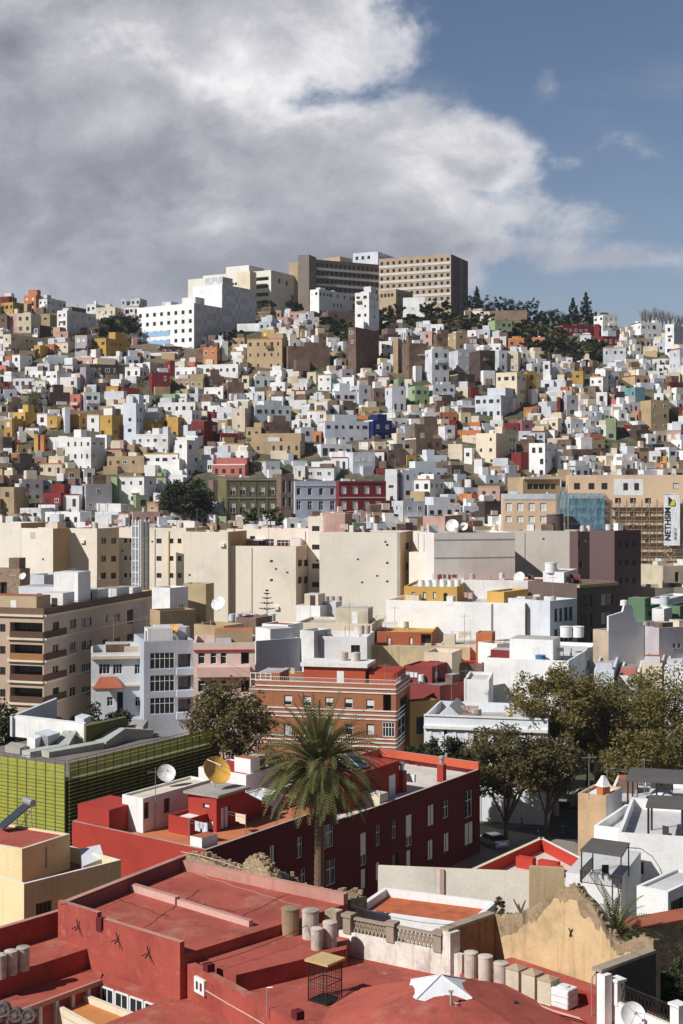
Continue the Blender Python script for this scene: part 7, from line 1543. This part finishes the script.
for (f0, f1) in ((.07, .36), (.45, .755)):
    mb = MB(); n_ = 9; A = a + e * (LB * f0) + nn * .17; Bq = a + e * (LB * f1) + nn * .17; z0, z1 = 19.38, 20.1
    for k in range(n_):
        p, q = A.lerp(Bq, k / n_), A.lerp(Bq, (k + 1) / n_); mb.tube((p.x, p.y, z0), (q.x, q.y, z1), .05, seg=5); mb.tube((p.x, p.y, z1), (q.x, q.y, z0), .05, seg=5)
        if k: mb.tube((p.x, p.y, z0), (p.x, p.y, z1), .04, seg=5)
    bl.add('lattice_panel', mb, STONE); mb = MB(); c_ = (A + Bq) / 2; mb.box((c_.x, c_.y, z1 + .06), ((Bq - A).length, .3, .12), 0, rz); bl.add('handrail', mb, STONE)
p = a - e * .9 + nn * .2; mb = MB(); mb.box((p.x, p.y, 19.3), (.8, .7, 2.2), 0, rz); bl.add('end_pillar', mb, brickmat('rubble_stone', (.34, .27, .17), (.48, .39, .26), (.30, .25, .18), 1.6))
# row of tanks along the ochre ruin
ld = Part('red_ledge', 'red ledge carrying the row of tanks below the ochre ruin', 'ledge', W(510, 985, zm)); a = W(460, 974, 18.4); b_ = W(606, 1026, 18.4); ld.wall3('ledge', a, b_, 8, 18.4, 4.2, [M_RED_WALL, M_RED_ROOF]); ld.wall3('skirting', W(497, 962, 18.9), W(606, 1001, 18.9), 18, 18.95, .1, [M_DKRED, M_DKRED])
for k, (px, py, r, h) in enumerate(((471, 976.5, .37, 1.3), (485.5, 982.5, .39, 1.4), (501, 988.5, .39, 1.35))): tank('water_tank', ['first round grey tank at the pillar end of the tank row', 'middle one of three round grey tanks below the ruin', 'round grey tank standing next to the first square tank'][k], W(px, py, 18.4), r, h, M_TANK)
for k, (px, py) in enumerate(((516.5, 991), (532.5, 996), (548.5, 1002.5))):
    rt = root('water_tank', ['square cream tank beside the last round grey tank', 'middle one of three square cream tanks below the ruin', 'square cream tank next to the white plastic tank'][k], 'water tank', W(px, py, 18.4)); mb = MB(); mb.box((0, 0, .6), (.82, .82, 1.2), 0, R(-42)); mb.build('tank_body', wallmat('tank_cream', (.56, .50, .38), dirt=1.2), rt); mb = MB()
    t_ = [V((x * .44, y * .44)) for x, y in ((-1, -1), (1, -1), (1, 1), (-1, 1))]; rm = Matrix.Rotation(R(-42), 2); t_ = [rm @ p for p in t_]; mb.prism(t_, 1.2, 1.25)
    for i in range(4): a, b_ = t_[i], t_[(i + 1) % 4]; mb.quad(((a.x, a.y, 1.25), (b_.x, b_.y, 1.25), (0, 0, 1.45)))
    mb.build('lid', wallmat('tank_lid_brown', (.40, .31, .20), dirt=1.3), rt)
rt = root('water_tank', 'white plastic cube tank with a round lid at the ruin end of the row', 'water tank', W(564, 1006, 18.4)); mb = MB(); mb.box((0, 0, .5), (1.1, 1.0, 1.0), 0, R(-42)); o_ = mb.build('tank_body', M_DISH, rt); bv = o_.modifiers.new('soft', 'BEVEL'); bv.width = .09; bv.segments = 3
for z in (.32, .66): mb = MB(); mb.box((0, 0, z), (1.14, 1.04, .05), 0, R(-42)); mb.build('rib', cm('G'), rt)
mb = MB(); mb.lathe([(0, .08), (.28, .07), (.3, 0)], (0, 0, 1.0), 0, 18); mb.build('lid', M_DISH, rt)
rt = root('tank_pipes', 'pale plastic water pipes looping along the foot of the tank row', 'pipe', W(500, 992, 18.4)); mb = MB(); o = rt.location
P_ = [W(x, y, 18.42) for x, y in ((468, 981), (484, 988), (498, 993), (503, 999), (511, 993), (530, 1001), (552, 1010), (580, 1018))]
for a, b_ in zip(P_, P_[1:]): mb.tube(a, b_, .03, seg=6); mb.tube(a + V((.1, -.25, 0)), b_ + V((.1, -.25, 0)), .022, seg=6)
mb.build('pipe_run', cm('P'), rt, o)
rt = root('pipe_rack', 'thin bent pipe rack standing on the red ledge before the ruin', 'pipe rack', W(592, 1016, 18.4)); mb = MB(); mb.tube((0, 0, 0), (0, 0, 1.9), .03, seg=6); mb.tube((.45, 1.0, 0), (.45, 1.0, 1.9), .03, seg=6); mb.tube((0, 0, 1.9), (.45, 1.0, 1.9), .03, seg=6); mb.build('frame', M_STEEL, rt)
# ruin
OCH = wallmat('ochre_ruin_plaster', (.58, .42, .23), dirt=1.4, patch=.5, dirtcol=(.33, .21, .12)); OCHB = wallmat('bare_ruin_mortar', (.31, .235, .155), dirt=1.6, patch=.9); BRS = wallmat('brown_stained_plaster', (.30, .185, .095), dirt=2.0, patch=.7, dirtcol=(.08, .05, .03))
RP = V((8.85, 80.9)); RV = V((.70, -.715)).normalized()
def rplane(px, py):
    k = (px - CX) / F; t = (k * RP.y - RP.x) / (RV.x - k * RV.y); y = RP.y + t * RV.y; return t, CZ - (py - HZ) * y / F
SIL = [(495, 914), (510, 915), (521, 914), (530, 908), (540, 902), (549, 897.5), (557, 892), (563, 888), (570, 886.5), (577, 886.5), (582, 894), (587, 899), (593, 905), (597, 912), (600, 919), (607, 930), (614, 938), (621, 944), (632, 940), (640, 937.5), (654, 940)]
rt = root('ruined_wall', 'ochre plastered ruin wall with a curved broken gable top', 'ruined wall', V((*RP, 17)))
ru = Part.__new__(Part); ru.root, ru.o = rt, rt.location.copy(); nr = V((RV.y, -RV.x)); rs = random.Random(4)
S2 = []
for (a, b_) in zip(SIL, SIL[1:]):
    for k in range(5): S2.append((lerp(a[0], b_[0], k / 5) , lerp(a[1], b_[1], k / 5) + rs.uniform(-.7, .7)))
S2.append(SIL[-1]); TP = [rplane(*p) for p in S2]
def rpt(t, z, o): p = RP + RV * t + nr * o; return V((p.x, p.y, z))
mb = MB()
for (t0, z0), (t1, z1) in zip(TP, TP[1:]):
    mb.quad((rpt(t0, 15, 0), rpt(t1, 15, 0), rpt(t1, z1, 0), rpt(t0, z0, 0)), 0); mb.quad((rpt(t1, 15, -.6), rpt(t0, 15, -.6), rpt(t0, z0 - .1, -.6), rpt(t1, z1 - .1, -.6)), 1); mb.quad((rpt(t0, z0, 0), rpt(t1, z1, 0), rpt(t1, z1 - .1, -.6), rpt(t0, z0 - .1, -.6)), 1)
for (t, z) in (TP[0], TP[-1]): mb.quad((rpt(t, 15, 0), rpt(t, 15, -.6), rpt(t, z - .1, -.6), rpt(t, z, 0)), 1)
ru.add('wall', mb, [OCH, OCHB])
mb = MB()       # broken rubble rim along the top, proud of the plaster
RIM = [.75 + .3 * math.sin(i * .13 + 1) + .18 * math.sin(i * .41) + rs.uniform(-.12, .12) for i in range(len(TP))]
for i in range(len(TP) - 1):
    (t0, z0), (t1, z1) = TP[i], TP[i + 1]; mb.quad((rpt(t0, z0 - RIM[i], .012), rpt(t1, z1 - RIM[i + 1], .012), rpt(t1, z1, .07), rpt(t0, z0, .07))); mb.quad((rpt(t0, z0, .07), rpt(t1, z1, .07), rpt(t1, z1 + .02, -.1), rpt(t0, z0 + .02, -.1)))
RRM = wallmat('ruin_rubble', (.34, .25, .155), dirt=2.0, patch=1.6, dirtcol=(.12, .085, .055), bump=.9); wear(RRM, (.50, .37, .20), 1.1, .55, .68, .7); ru.add('rubble_rim', mb, RRM)
mb = MB()
for i in range(60):
    j = rs.randrange(len(TP) - 1); t, z = TP[j]; p = rpt(t, z + rs.uniform(-.05, .08), -rs.uniform(.05, .5)); mb.box(p, (rs.uniform(.08, .2), rs.uniform(.08, .2), rs.uniform(.06, .16)), 0, rs.uniform(0, 3))
ru.add('loose_stones', mb, OCHB)
rh = root('wall_plaque', 'small dark iron motif fixed high on the ochre ruin', 'plaque', rpt(*rplane(571, 932), .05)); mb = MB()
for (a, b_) in (((-.12, .2), (.0, -.02)), ((.12, .2), (0, -.02)), ((0, -.02), (-.06, -.25)), ((0, -.02), (.08, -.22))): mb.tube((RV.x * a[0], RV.y * a[0], a[1]), (RV.x * b_[0], RV.y * b_[0], b_[1]), .03, seg=5)
mb.build('motif', M_IRON, rh)
lw = Part('return_wall', 'brown stained return wall with a sloping cap and white pillar end', 'wall', W(455, 970, 18)); a, b_ = W(451, 929, 20.6), V((*(RP - RV * .1), 0)); lw.wall3('wall', a, b_, 12, 20.5, .5, [BRS, STONE]); lw.wall3('coping', a + V((-.15, -.2, 0)), b_, 20.5, 20.65, .62, [STONE, STONE]); mb = MB(); mb.box((a.x + .02, a.y + .02, 19.0), (.75, .6, 3.0), 0, R(40)); lw.add('pillar', mb, STN)
rw = Part('return_wall', 'black shaded return wall with a white pillar at the foot of the ruin', 'wall', W(603, 990, 18)); a, b_ = W(603, 970, 21), W(656, 951, 21); rw.wall3('wall', a, b_, 12, 20.9, .45, [wallmat('shade_black_wall', (.07, .055, .045), dirt=1), STONE]); rw.wall3('coping', a + V((-.1, -.15, 0)), b_, 20.9, 21.05, .6, [STONE, STONE]); mb = MB(); mb.box((a.x + .05, a.y - .1, 18.2), (.55, .5, 5.3), 0, R(40)); rw.add('pillar', mb, cm('W'))  # shade of this right-facing wall is put into its near-black colour
fw = Part('low_wall', 'low white wall with a lattice iron railing and dark capped posts', 'wall', W(640, 1010, 18)); a, b_ = W(608, 996, 19.6), W(720, 1044, 19.6); fw.wall3('wall', a, b_, 10, 19.5, .4, [cm('W'), cm('C')]); e = V((b_.x - a.x, b_.y - a.y)).normalized(); rz = math.atan2(e.y, e.x); nn = V((-e.y, e.x))
for f_ in (.06, .62): p = V((a.x, a.y)).lerp(V((b_.x, b_.y)), f_) + nn * .2; mb = MB(); mb.box((p.x, p.y, 19.9), (.55, .5, 1.2), 0, rz); mb.box((p.x, p.y, 20.53), (.7, .64, .12), 0, rz); fw.add('post', mb, [cm('W')])
mb = MB(); A = V((a.x, a.y)).lerp(V((b_.x, b_.y)), .1) + nn * .2; Bq = V((a.x, a.y)).lerp(V((b_.x, b_.y)), .58) + nn * .2
for z in (19.55, 20.35): mb.tube((*A, z), (*Bq, z), .035, seg=5)
for k in range(14): p, q = A.lerp(Bq, k / 14), A.lerp(Bq, (k + 1) / 14); mb.tube((*p, 19.55), (*q, 20.35), .02, seg=4); mb.tube((*p, 20.35), (*q, 19.55), .02, seg=4)
fw.add('lattice_railing', mb, M_IRON); dish('satellite_dish', 'white satellite dish in front of the low white wall with lattice railing', W(632, 1036, 18.4), .62, R(10), R(30), .8)
for k, (px, py, s_) in enumerate(((668, 985, 1.3), (680, 992, 1.5), (660, 1003, 1.0), (676, 1008, 1.1))):
    mb = MB(); crown_mesh(mb, V((0, 0, s_ * .6)), s_, s_, s_ * .8, 16, 40, .16, random.Random(200 + k), .3); rt = root('shrub', ['dark bush in the pit beside the rubble wall', 'largest bush in the pit at the picture edge', 'small bush behind the lattice railing', 'low bush behind the railing at the picture edge'][k], 'shrub', W(px, py + 8, 17.2)); mb.build('foliage', LEAF_GREEN, rt)
RUB = brickmat('rubble_wall_stone', (.30, .22, .13), (.46, .35, .20), (.22, .17, .11), 2.4)
q = B('stone_wall', 'rubble stone wall with an orange tile coping right of the ruin', 'wall', 600, 622, 720, 932, 84, 5, 62, RUB, M_TILE, dl=2, parapet=0); q.box_on(1, 0, q.edge(1)[2], q.z1 - .02, q.z1 + .12, .12, M_TILE, 'tile_coping'); q.done()
q = B('house', 'white house end with a barred dark window above the rubble wall', 'house', 645, 668, 720, 892, 98, 5, 40, cm('W'), roofcol(3), dl=2.4, dr=6, parapet=.2); q.win(1, 671, 902, 684, 926, 'd', mull=4); q.done()
mb = MB(); rr = random.Random(77); rt = root('date_palm', 'young date palm spreading behind the broken gable of the ruin', 'palm tree', W(614, 938, 18.5))
palm_base = rt.location; mb.tube((0, 0, -6), (0, 0, -.1), .3, .26, seg=10); mb.build('trunk', M_BARK, rt); mb = MB()
for i in range(46): t = (i + .5) / 46; frond(mb, (rr.uniform(-.15, .15), rr.uniform(-.15, .15), rr.uniform(-.2, .3)), i * 2.39996, R(lerp(84, 4, t)) + rr.uniform(-.1, .1), rr.uniform(2.2, 3.1), .36, rr, .85, 18)
mb.build('crown', LEAF_PALM, rt)
rt = root('pollard_stump', 'bare forked stump standing on the broken end of the ruin', 'tree stump', rpt(*rplane(516, 936), -.4)); mb = MB(); mb.tube((0, 0, -.3), (0, 0, 1.3), .10, .08, seg=8)
for x, z in ((-.38, 1.95), (.3, 1.9), (-.1, 1.7)): mb.tube((0, 0, 1.25), (x, .1, z), .07, .035, seg=6)
mb.build('trunk', M_BARK, rt)
mb = MB(); crown_mesh(mb, V((0, 0, .3)), .55, .5, .5, 10, 30, .12, random.Random(9), .3); rt = root('shrub', 'dry brown bush rooted on the cap of the return wall', 'shrub', W(500, 912, 20.7)); mb.build('foliage', LEAF_BROWN, rt)
# ------------------------------------------------------------------ pale houses behind the balustrade
q = B('house', 'low white house with an orange tiled roof behind the balustrade', 'house', 352, 470, 497, 925, 87, 5, 24, cm('W', 2), wallmat('orange_tile_roof', (.47, .13, .055), dirt=1.3, patch=1.2), parapet=.5, t=.3, mx=40); q.done()
q = B('parapet_wall', 'long plain cream parapet wall in front of the maroon facade', 'wall', 378, 531, 566, 873, 97, 5, 9, wallmat('cream_parapet', (.74, .68, .58), dirt=.8), cm('C'), parapet=0, dr=.45, edgemats={1: cm('T')}); u, _ = q.uz(0, 442, 880); q.box_on(0, u - .15, u + .15, q.z0, q.z1 + .02, .12, cm('P'), 'pilaster'); q.done()
q = B('parapet_wall', 'tan plastered wall stepping up beside the long cream parapet', 'wall', 529, 564, 566, 869, 95, 5, 12, cm('T'), cm('T'), parapet=0, dr=.5); q.done()
# red walled terrace
zT = 14.6; rt_ = Part('terrace_house', 'roof terrace with red inner walls and white copings beside the street', 'house', W(540, 850, 5)); P_ = [xy(p, zT) for p in ((446, 880), (541, 837), (590, 862), (520, 905))]
mb = MB(); mb.prism(P_, 5, zT - 1.0, 0, 1); rt_.add('main_block', mb, [cm('C'), wallmat('pale_roof_screed', (.60, .55, .48))])
RED2 = wallmat('bright_red_wall', (.46, .05, .03), dirt=.5); rt_.wall3('parapet', V((*P_[0], 0)), V((*P_[1], 0)), zT - 1.1, zT, -.35, [RED2, cm('C')]); rt_.wall3('parapet', V((*P_[1], 0)), V((*P_[2], 0)), zT - 1.1, zT, -.3, [RED2, cm('W')])
for px, py, w in ((526, 868, 1.5), (549, 872, 1.7), (556, 877, .9)): p = W(px, py, zT - 1.0); mb = MB(); mb.box((p.x, p.y, zT - .55), (w, .7, .9), 0, R(-33)); rt_.add('red_upstand', mb, RED2)
# porch
q = B('house', 'white house with a grey roofed porch on black railings', 'house', 566, 621, 628, 878, 103, 5, 22, cm('W'), roofcol(3), dr=8, parapet=0.0); q.done(); zp = q.z1
pp = Part('porch', 'grey flat porch roof on slim dark posts in front of the white house', 'porch', W(600, 860, zp)); R4 = [xy(p, zp + 2.4) for p in ((580, 850), (592, 838), (630, 843), (622, 856))]
mb = MB(); mb.prism(R4, zp + 2.3, zp + 2.42, 0, None, True); pp.add('roof', mb, wallmat('slate_grey_sheet', (.115, .105, .10), dirt=.8))
for p in R4: m_ = p.lerp(sum(R4, V((0, 0))) / 4, .06); mb = MB(); mb.tube((m_.x, m_.y, zp), (m_.x, m_.y, zp + 2.35), .05, seg=6); pp.add('post', mb, M_DFRAME)
mb = MB(); a, b_ = R4[0], R4[3]
for z in (.15, .95): mb.tube((*a, zp + z), (*b_, zp + z), .03, seg=5); mb.tube((*a, zp + z), (*R4[1], zp + z), .03, seg=5)
for k in range(30): p = a.lerp(b_, k / 29); mb.tube((*p, zp + .1), (*p, zp + .95), .016, seg=4); p = a.lerp(R4[1], k / 29); mb.tube((*p, zp + .1), (*p, zp + .95), .016, seg=4)
pp.add('railing', mb, M_IRON)
rt = root('patio_chair', 'small dark chair standing under the grey porch roof', 'chair', V((*(sum(R4, V((0, 0))) / 4), zp))); mb = MB(); mb.box((0, 0, .45), (.5, .5, .06)); mb.build('seat', M_DFRAME, rt); mb = MB(); mb.box((0, .24, .75), (.5, .05, .55)); mb.build('backrest', M_DFRAME, rt)
for x in (-.22, .22):
    for y in (-.22, .22): mb = MB(); mb.box((x, y, .22), (.05, .05, .44)); mb.build('leg', M_DFRAME, rt)
# white terrace house on the right
q = B('house', 'large white terrace house with one small window and a roof pergola', 'house', 618, 700, 720, 838, 110, 5, 16, cm('W', 2), roofcol(3), parapet=.9, dr=13); q.win(0, 632.5, 861, 644.5, 875.5, 'd', mull=1, frame=M_WFRAME); q.done(); wt = q
mb = MB(); P_ = [q.pt(0, q.uz(0, x, y)[0], q.uz(0, x, y)[1], .03) for x, y in ((620, 847), (640, 848), (652, 856), (660, 868), (665, 885), (668, 905))]
for a, b_ in zip(P_, P_[1:]): mb.tube(a, b_, .025, seg=5)
q.part(mb, 'cable', M_DFRAME)
q = B('house', 'white stepped house front between the peach block and the terrace house', 'house', 594, 624, 640, 829, 118, 5, 28, cm('W', 2), roofcol(3), parapet=.7, dr=9); q.done()
q = B('house', 'peach plastered block with a white side and a little red chimney', 'house', 578, 606, 622, 796, 126, 5, 30, wallmat('peach_weathered', (.56, .38, .23), dirt=1.3), cm('W'), parapet=.25, edgemats={1: cm('W')}); q.done()
c_ = onroof(q, .6, 1.0, q.z1 - .2); rt = root('chimney', 'red brick chimney with a white pyramid cap on the peach block', 'chimney', c_); mb = MB(); mb.box((0, 0, .4), (.85, .85, .9), 0, R(30)); mb.build('stack', wallmat('orange_brick', (.48, .16, .06)), rt); mb = MB(); mb.lathe([(.75, .85), (.62, 1.0), (.25, 1.6), (.2, 1.75), (0, 1.8)], seg=4, mat=Matrix.Rotation(R(75), 3, 'Z')); mb.build('cap', cm('W'), rt)
q = B('house', 'white upper terrace house shaded by the large dark pergola', 'house', 606, 690, 720, 806, 129, 5, 16, cm('W', 2), roofcol(3), parapet=.8, dr=12); q.done(); ut = q
def pergola(label, bl, u0, u1, v0, v1, h, nposts):
    z = bl.z1 - bl.par; c = bl.foot[1]; a = (bl.foot[0] - c).normalized(); b = (bl.foot[2] - c).normalized(); P = [c + a * u + b * v for u, v in ((u1, v0), (u0, v0), (u0, v1), (u1, v1))]; g = Part('pergola', label, 'pergola', V((*P[0], z))); mb = MB(); mb.prism(P, z + h, z + h + .16, 0, None, True); g.add('roof', mb, wallmat('slate_grey_sheet', (.115, .105, .10)))
    for v in (v0 + .15, v1 - .2):
        for k in range(nposts): p = c + a * lerp(u0 + .2, u1 - .2, k / (nposts - 1)) + b * v; mb = MB(); mb.box((p.x, p.y, z + h / 2), (.13, .13, h), 0, R(20)); g.add('post', mb, M_DFRAME)
    return g
pergola('larger dark flat pergola roof at the back of the upper white terrace', ut, .2, 5.8, .5, 6.5, 2.6, 3); pergola('smaller dark pergola roof over the corner of the white terrace house', wt, 1.2, 4.2, 1.2, 5.5, 2.7, 2)
def onr(bl, u, v): return onroof(bl, u, v, bl.z1 - bl.par)
rt = root('parasol', 'folded white parasol among chairs under the larger pergola', 'parasol', onr(ut, 2.6, 2.2)); mb = MB(); mb.tube((0, 0, 0), (0, 0, 2.2), .03, seg=6); mb.build('pole', M_STEEL, rt); mb = MB(); mb.lathe([(1.1, 1.3), (.6, 1.75), (0, 2.15)], seg=8); mb.build('canopy', plain('canvas_white', (.66, .66, .66)), rt)
for k in range(4):
    rt = root('terrace_chair', ['dark chair beside the folded parasol', 'dark chair at the pergola post next to the parasol', 'dark chair on the lower white terrace behind its parapet', 'dark chair under the smaller pergola'][k], 'chair', onr((ut, ut, wt, wt)[k], (1.4, 3.6, 5.2, 2.6)[k], (1.2, 1.4, 1.4, 2.4)[k]), None, k * .8); mb = MB(); mb.box((0, 0, .45), (.55, .55, .08)); mb.build('seat', M_DFRAME, rt); mb = MB(); mb.box((0, .26, .8), (.55, .06, .7)); mb.build('backrest', M_DFRAME, rt)
    for x in (-.23, .23):
        for y in (-.23, .23): mb = MB(); mb.box((x, y, .21), (.05, .05, .42)); mb.build('leg', M_DFRAME, rt)
rt = root('awning_cover', 'sea green cover sheet stretched over loungers on the white terrace', 'cover', onr(ut, 4.6, .7)); mb = MB(); mb.prism([V((-1.8, -.6)), V((1.6, -1.0)), V((1.9, .7)), V((-1.2, .9))], .35, [.55, .65, .8, .6]); mb.build('sheet', wallmat('sea_green_cloth', (.16, .36, .31)), rt)
for k, (px, py, z, h, lab) in enumerate(((589, 800, 17.6, 4, 'thin mast beside the chimney of the peach block'), (466, 700, 17.5, 4, 'mast on the white villa roof'))): antenna(lab, W(px, py, z), h)
# rubble behind the red roof
rs = random.Random(13); fB_, fD_ = xy((345, 905), 19.4), xy((176, 858), 19.4)
rt = Part('rubble_strip', 'strip of broken masonry and rubble along the back of the red roof', 'rubble wall', V((*fD_, 18))); mb = MB(); e = (fB_ - fD_); n_ = V((-e.y, e.x)).normalized()
HQ = [19.55 + .2 * math.sin(i * .21) + rs.uniform(-.12, .12) for i in range(71)]
for i in range(70): p0, p1 = fD_ + e * (i / 70), fD_ + e * ((i + 1) / 70); mb.prism([p0 + n_ * .5, p1 + n_ * .5, p1 + n_ * 2.0, p0 + n_ * 2.0], 14, [HQ[i], HQ[i + 1], HQ[i + 1] - .2, HQ[i] - .2])
for i in range(90): j = rs.randrange(70); p = fD_ + e * ((j + .5) / 70) + n_ * rs.uniform(.6, 1.9); mb.box((p.x, p.y, HQ[j] - .03), (rs.uniform(.12, .34), rs.uniform(.12, .3), rs.uniform(.12, .3)), 0, rs.uniform(0, 3))
rt.add('rubble', mb, RUB); mb = MB(); g0, g1 = xy((243, 862), 20.6), xy((285, 876), 20.6); e2 = (g1 - g0).normalized(); n2_ = V((-e2.y, e2.x)); L = (g1 - g0).length
HP = [20.5 + .7 * math.sin(i * .11 + .2) + rs.uniform(-.13, .13) - (1.0 if i > 36 else 0) * (i - 36) * .12 for i in range(45)]
for i in range(44): p0, p1 = g0 + e2 * (L * i / 44), g0 + e2 * (L * (i + 1) / 44); mb.prism([p0, p1, p1 + n2_ * .9, p0 + n2_ * .9], 15, [HP[i], HP[i + 1], HP[i + 1] - .15, HP[i] - .15])
for i in range(50): j = rs.randrange(44); p = g0 + e2 * (L * (j + .5) / 44) + n2_ * rs.uniform(.1, .8); mb.box((p.x, p.y, HP[j] - .02), (rs.uniform(.12, .3),) * 2 + (rs.uniform(.1, .22),), 0, rs.uniform(0, 3))
q = Part('ruined_wall', 'crumbling stub of stone wall between the red roof and the palm', 'ruined wall', V((*g0, 16))); q.add('stones', mb, RUB)
rt = root('roof_cable', 'pale pipe following the rubble strip behind the red roof', 'pipe', V((*fD_, 19.8))); mb = MB(); P_ = [V((*(fD_ + e * t + n_ * .45), 19.75 + .1 * math.sin(t * 9))) for t in [i / 12 for i in range(13)]]
for a, b_ in zip(P_, P_[1:]): mb.tube(a, b_, .03, seg=5)
mb.build('pipe', cm('P'), rt, rt.location)
for o_ in bpy.data.objects:
    if 'label' in o_.keys() and len(o_['label'].split()) > 16: print('LONG', o_.name, o_['label'])
# ------------------------------------------------------------------ small things on the roofs of the middle distance
def clutter(b, seed):
    r = random.Random(seed)
    if len(b.foot) != 4 or b.root.name.startswith(('hillside', 'hospital', 'stone_wall', 'retaining', 'parapet_wall', 'garden_wall', 'market', 'clinic')): return
    c = b.foot[1]; l0 = (b.foot[0] - c).length; l1 = (b.foot[2] - c).length
    if min(l0, l1) < 4.5 or c.y < 120 and b.root['category'] != 'apartment building': return
    z = b.z1 - b.par; e0 = (b.foot[0] - c).normalized(); e1 = (b.foot[2] - c).normalized(); ang = math.atan2(-e0.y, -e0.x); n = int(min(7, 2 + l0 * l1 / 45))
    for k in range(n):
        u, v = r.uniform(.8, l0 - .8), r.uniform(.8, min(l1 - .8, 12)); p = c + e0 * u + e1 * v; kind = r.random(); mb = MB()
        if kind < .35: mb.box((p.x, p.y, z + .7), (r.uniform(1, 2.2), r.uniform(1, 2), 1.4), 0, ang, 1); b.part(mb, 'roof_shed', [cm(r.choice('WGCNW')), roofcol(r.randrange(6))])
        elif kind < .6: mb.lathe([(0, .95), (.42, .9), (.45, 0), (0, 0)], (p.x, p.y, z + .25), 0, 12); mb.box((p.x, p.y, z + .12), (.9, .9, .26), 0, ang); b.part(mb, 'roof_drum', r.choice([M_TANK, cm('G'), M_DISH]))
        elif kind < .78: mb.tube((p.x, p.y, z), (p.x, p.y, z + r.uniform(.6, 1.3)), .12, seg=8); b.part(mb, 'vent_pipe', M_CONC)
        else:
            q = p + e0 * r.uniform(2, 4); mb.tube((p.x, p.y, z), (p.x, p.y, z + 1.8), .04, seg=5); mb.tube((q.x, q.y, z), (q.x, q.y, z + 1.8), .04, seg=5)
            for t in (1.7, 1.45): mb.tube((p.x, p.y, z + t), (q.x, q.y, z + t), .015, seg=4)
            cl = b.part(mb, 'washing_line', M_WOODPOLE); m2 = MB()
            for j in range(r.randrange(2, 5)):
                s = p.lerp(q, (j + .6) / 5); d_ = (q - p).normalized() * r.uniform(.2, .4); h_ = r.uniform(.5, 1.0); m2.quad(((s - d_).to_3d() + V((0, 0, z + 1.68 - h_)), (s + d_).to_3d() + V((0, 0, z + 1.68 - h_)), (s + d_).to_3d() + V((0, 0, z + 1.68)), (s - d_).to_3d() + V((0, 0, z + 1.68))))
            m2.build('washing', cm(r.choice('WBPCR')), cl, b.o)
    if r.random() < .75:
        u, v = r.uniform(.5, l0 - .5), r.uniform(.5, min(l1 - .5, 9)); p = c + e0 * u + e1 * v; antenna('aerial on the ' + ' '.join(b.root['label'].split()[:11]).rstrip(','), V((p.x, p.y, z)), r.uniform(3, 5.5))
for k_, b_ in enumerate(ALLB): clutter(b_, 500 + k_)
rk = random.Random(71)
for b_ in [q for q in ALLB if q.root.name.startswith('apartment_block') and q.wall.name.startswith(('cream', 'grey'))]:
    L_ = b_.edge(0)[2]
    def free(u0, u1, z0, z1): return not any(u0 < o[1] + .2 and u1 > o[0] - .2 and z0 < o[3] + .2 and z1 > o[2] - .2 for o in b_.op[0])
    for _ in range(int(L_ / 4) + 1):
        u = rk.uniform(.5, L_ - .8); z = b_.z1 - rk.uniform(1.5, 13); k_ = rk.random()
        if k_ < .4 and free(u, u + .35, z, z + .3): b_.box_on(0, u, u + .35, z, z + .3, .04, M_DFRAME, 'vent')
        elif k_ < .65:
            w_, h_ = rk.uniform(.8, 2.4), rk.uniform(.8, 3)
            if u + w_ < L_ - .2 and free(u, u + w_, z, z + h_): b_.box_on(0, u, u + w_, z, min(z + h_, b_.z1 - .3), .012, rk.choice((M_CRM2, M_GREYW, M_CRM)), 'render_patch')
        elif k_ < .8 and free(u, u + .1, b_.z0, b_.z1): b_.box_on(0, u, u + .1, b_.z1 - rk.uniform(6, 14), b_.z1 - .3, .09, rk.choice((M_CONC, M_WOODPOLE)), 'downpipe')
        elif free(u, u + .8, z, z + .6): b_.box_on(0, u, u + .8, z, z + .6, .35, M_DISH, 'air_conditioner')
for k, (p, q, s_) in enumerate(((W(200, 965, 19.6), W(342, 905, 20.4), .8), (W(352, 905, 20.2), W(455, 925, 20.8), .5), (W(60, 905, 20.6), W(122, 884, 20.4), .25), (D(44, 604, 200), D(150, 584, 234), 1.0), (D(256, 676, 178), D(196, 640, 190), .9))):
    rt = root('overhead_cable', ['thin cable sagging across the red step beside the drum tanks', 'thin cable over the lattice balustrade wall', 'thin cable along the red front parapet', 'cable strung along the brown apartment roof', 'cable from the orange building to the pink townhouse'][k], 'cable', p); mb = MB(); pr = None
    for i in range(15):
        t = i / 14; c_ = p.lerp(q, t) - V((0, 0, s_ * 4 * t * (1 - t) * .5))
        if pr is not None: mb.tube(pr, c_, .018, seg=4, caps=False)
        pr = c_
    mb.build('cable', M_DFRAME, rt, p)
# ------------------------------------------------------------------ air
if HAZE > 0:
    mb = MB(); mb.box((0, 1400, 82.5), (3600, 3700, 159)); hz_o = mb.build('haze', bpy.data.materials.new('air')); tag(hz_o, kind='stuff')
    am = hz_o.data.materials[0]; am.use_nodes = True; an = am.node_tree; an.nodes.clear(); pv = an.nodes.new('ShaderNodeVolumePrincipled'); ou = an.nodes.new('ShaderNodeOutputMaterial')
    pv.inputs['Color'].default_value = (.75, .80, .88, 1); pv.inputs['Density'].default_value = HAZE; pv.inputs['Anisotropy'].default_value = .2; an.links.new(pv.outputs[0], ou.inputs['Volume'])
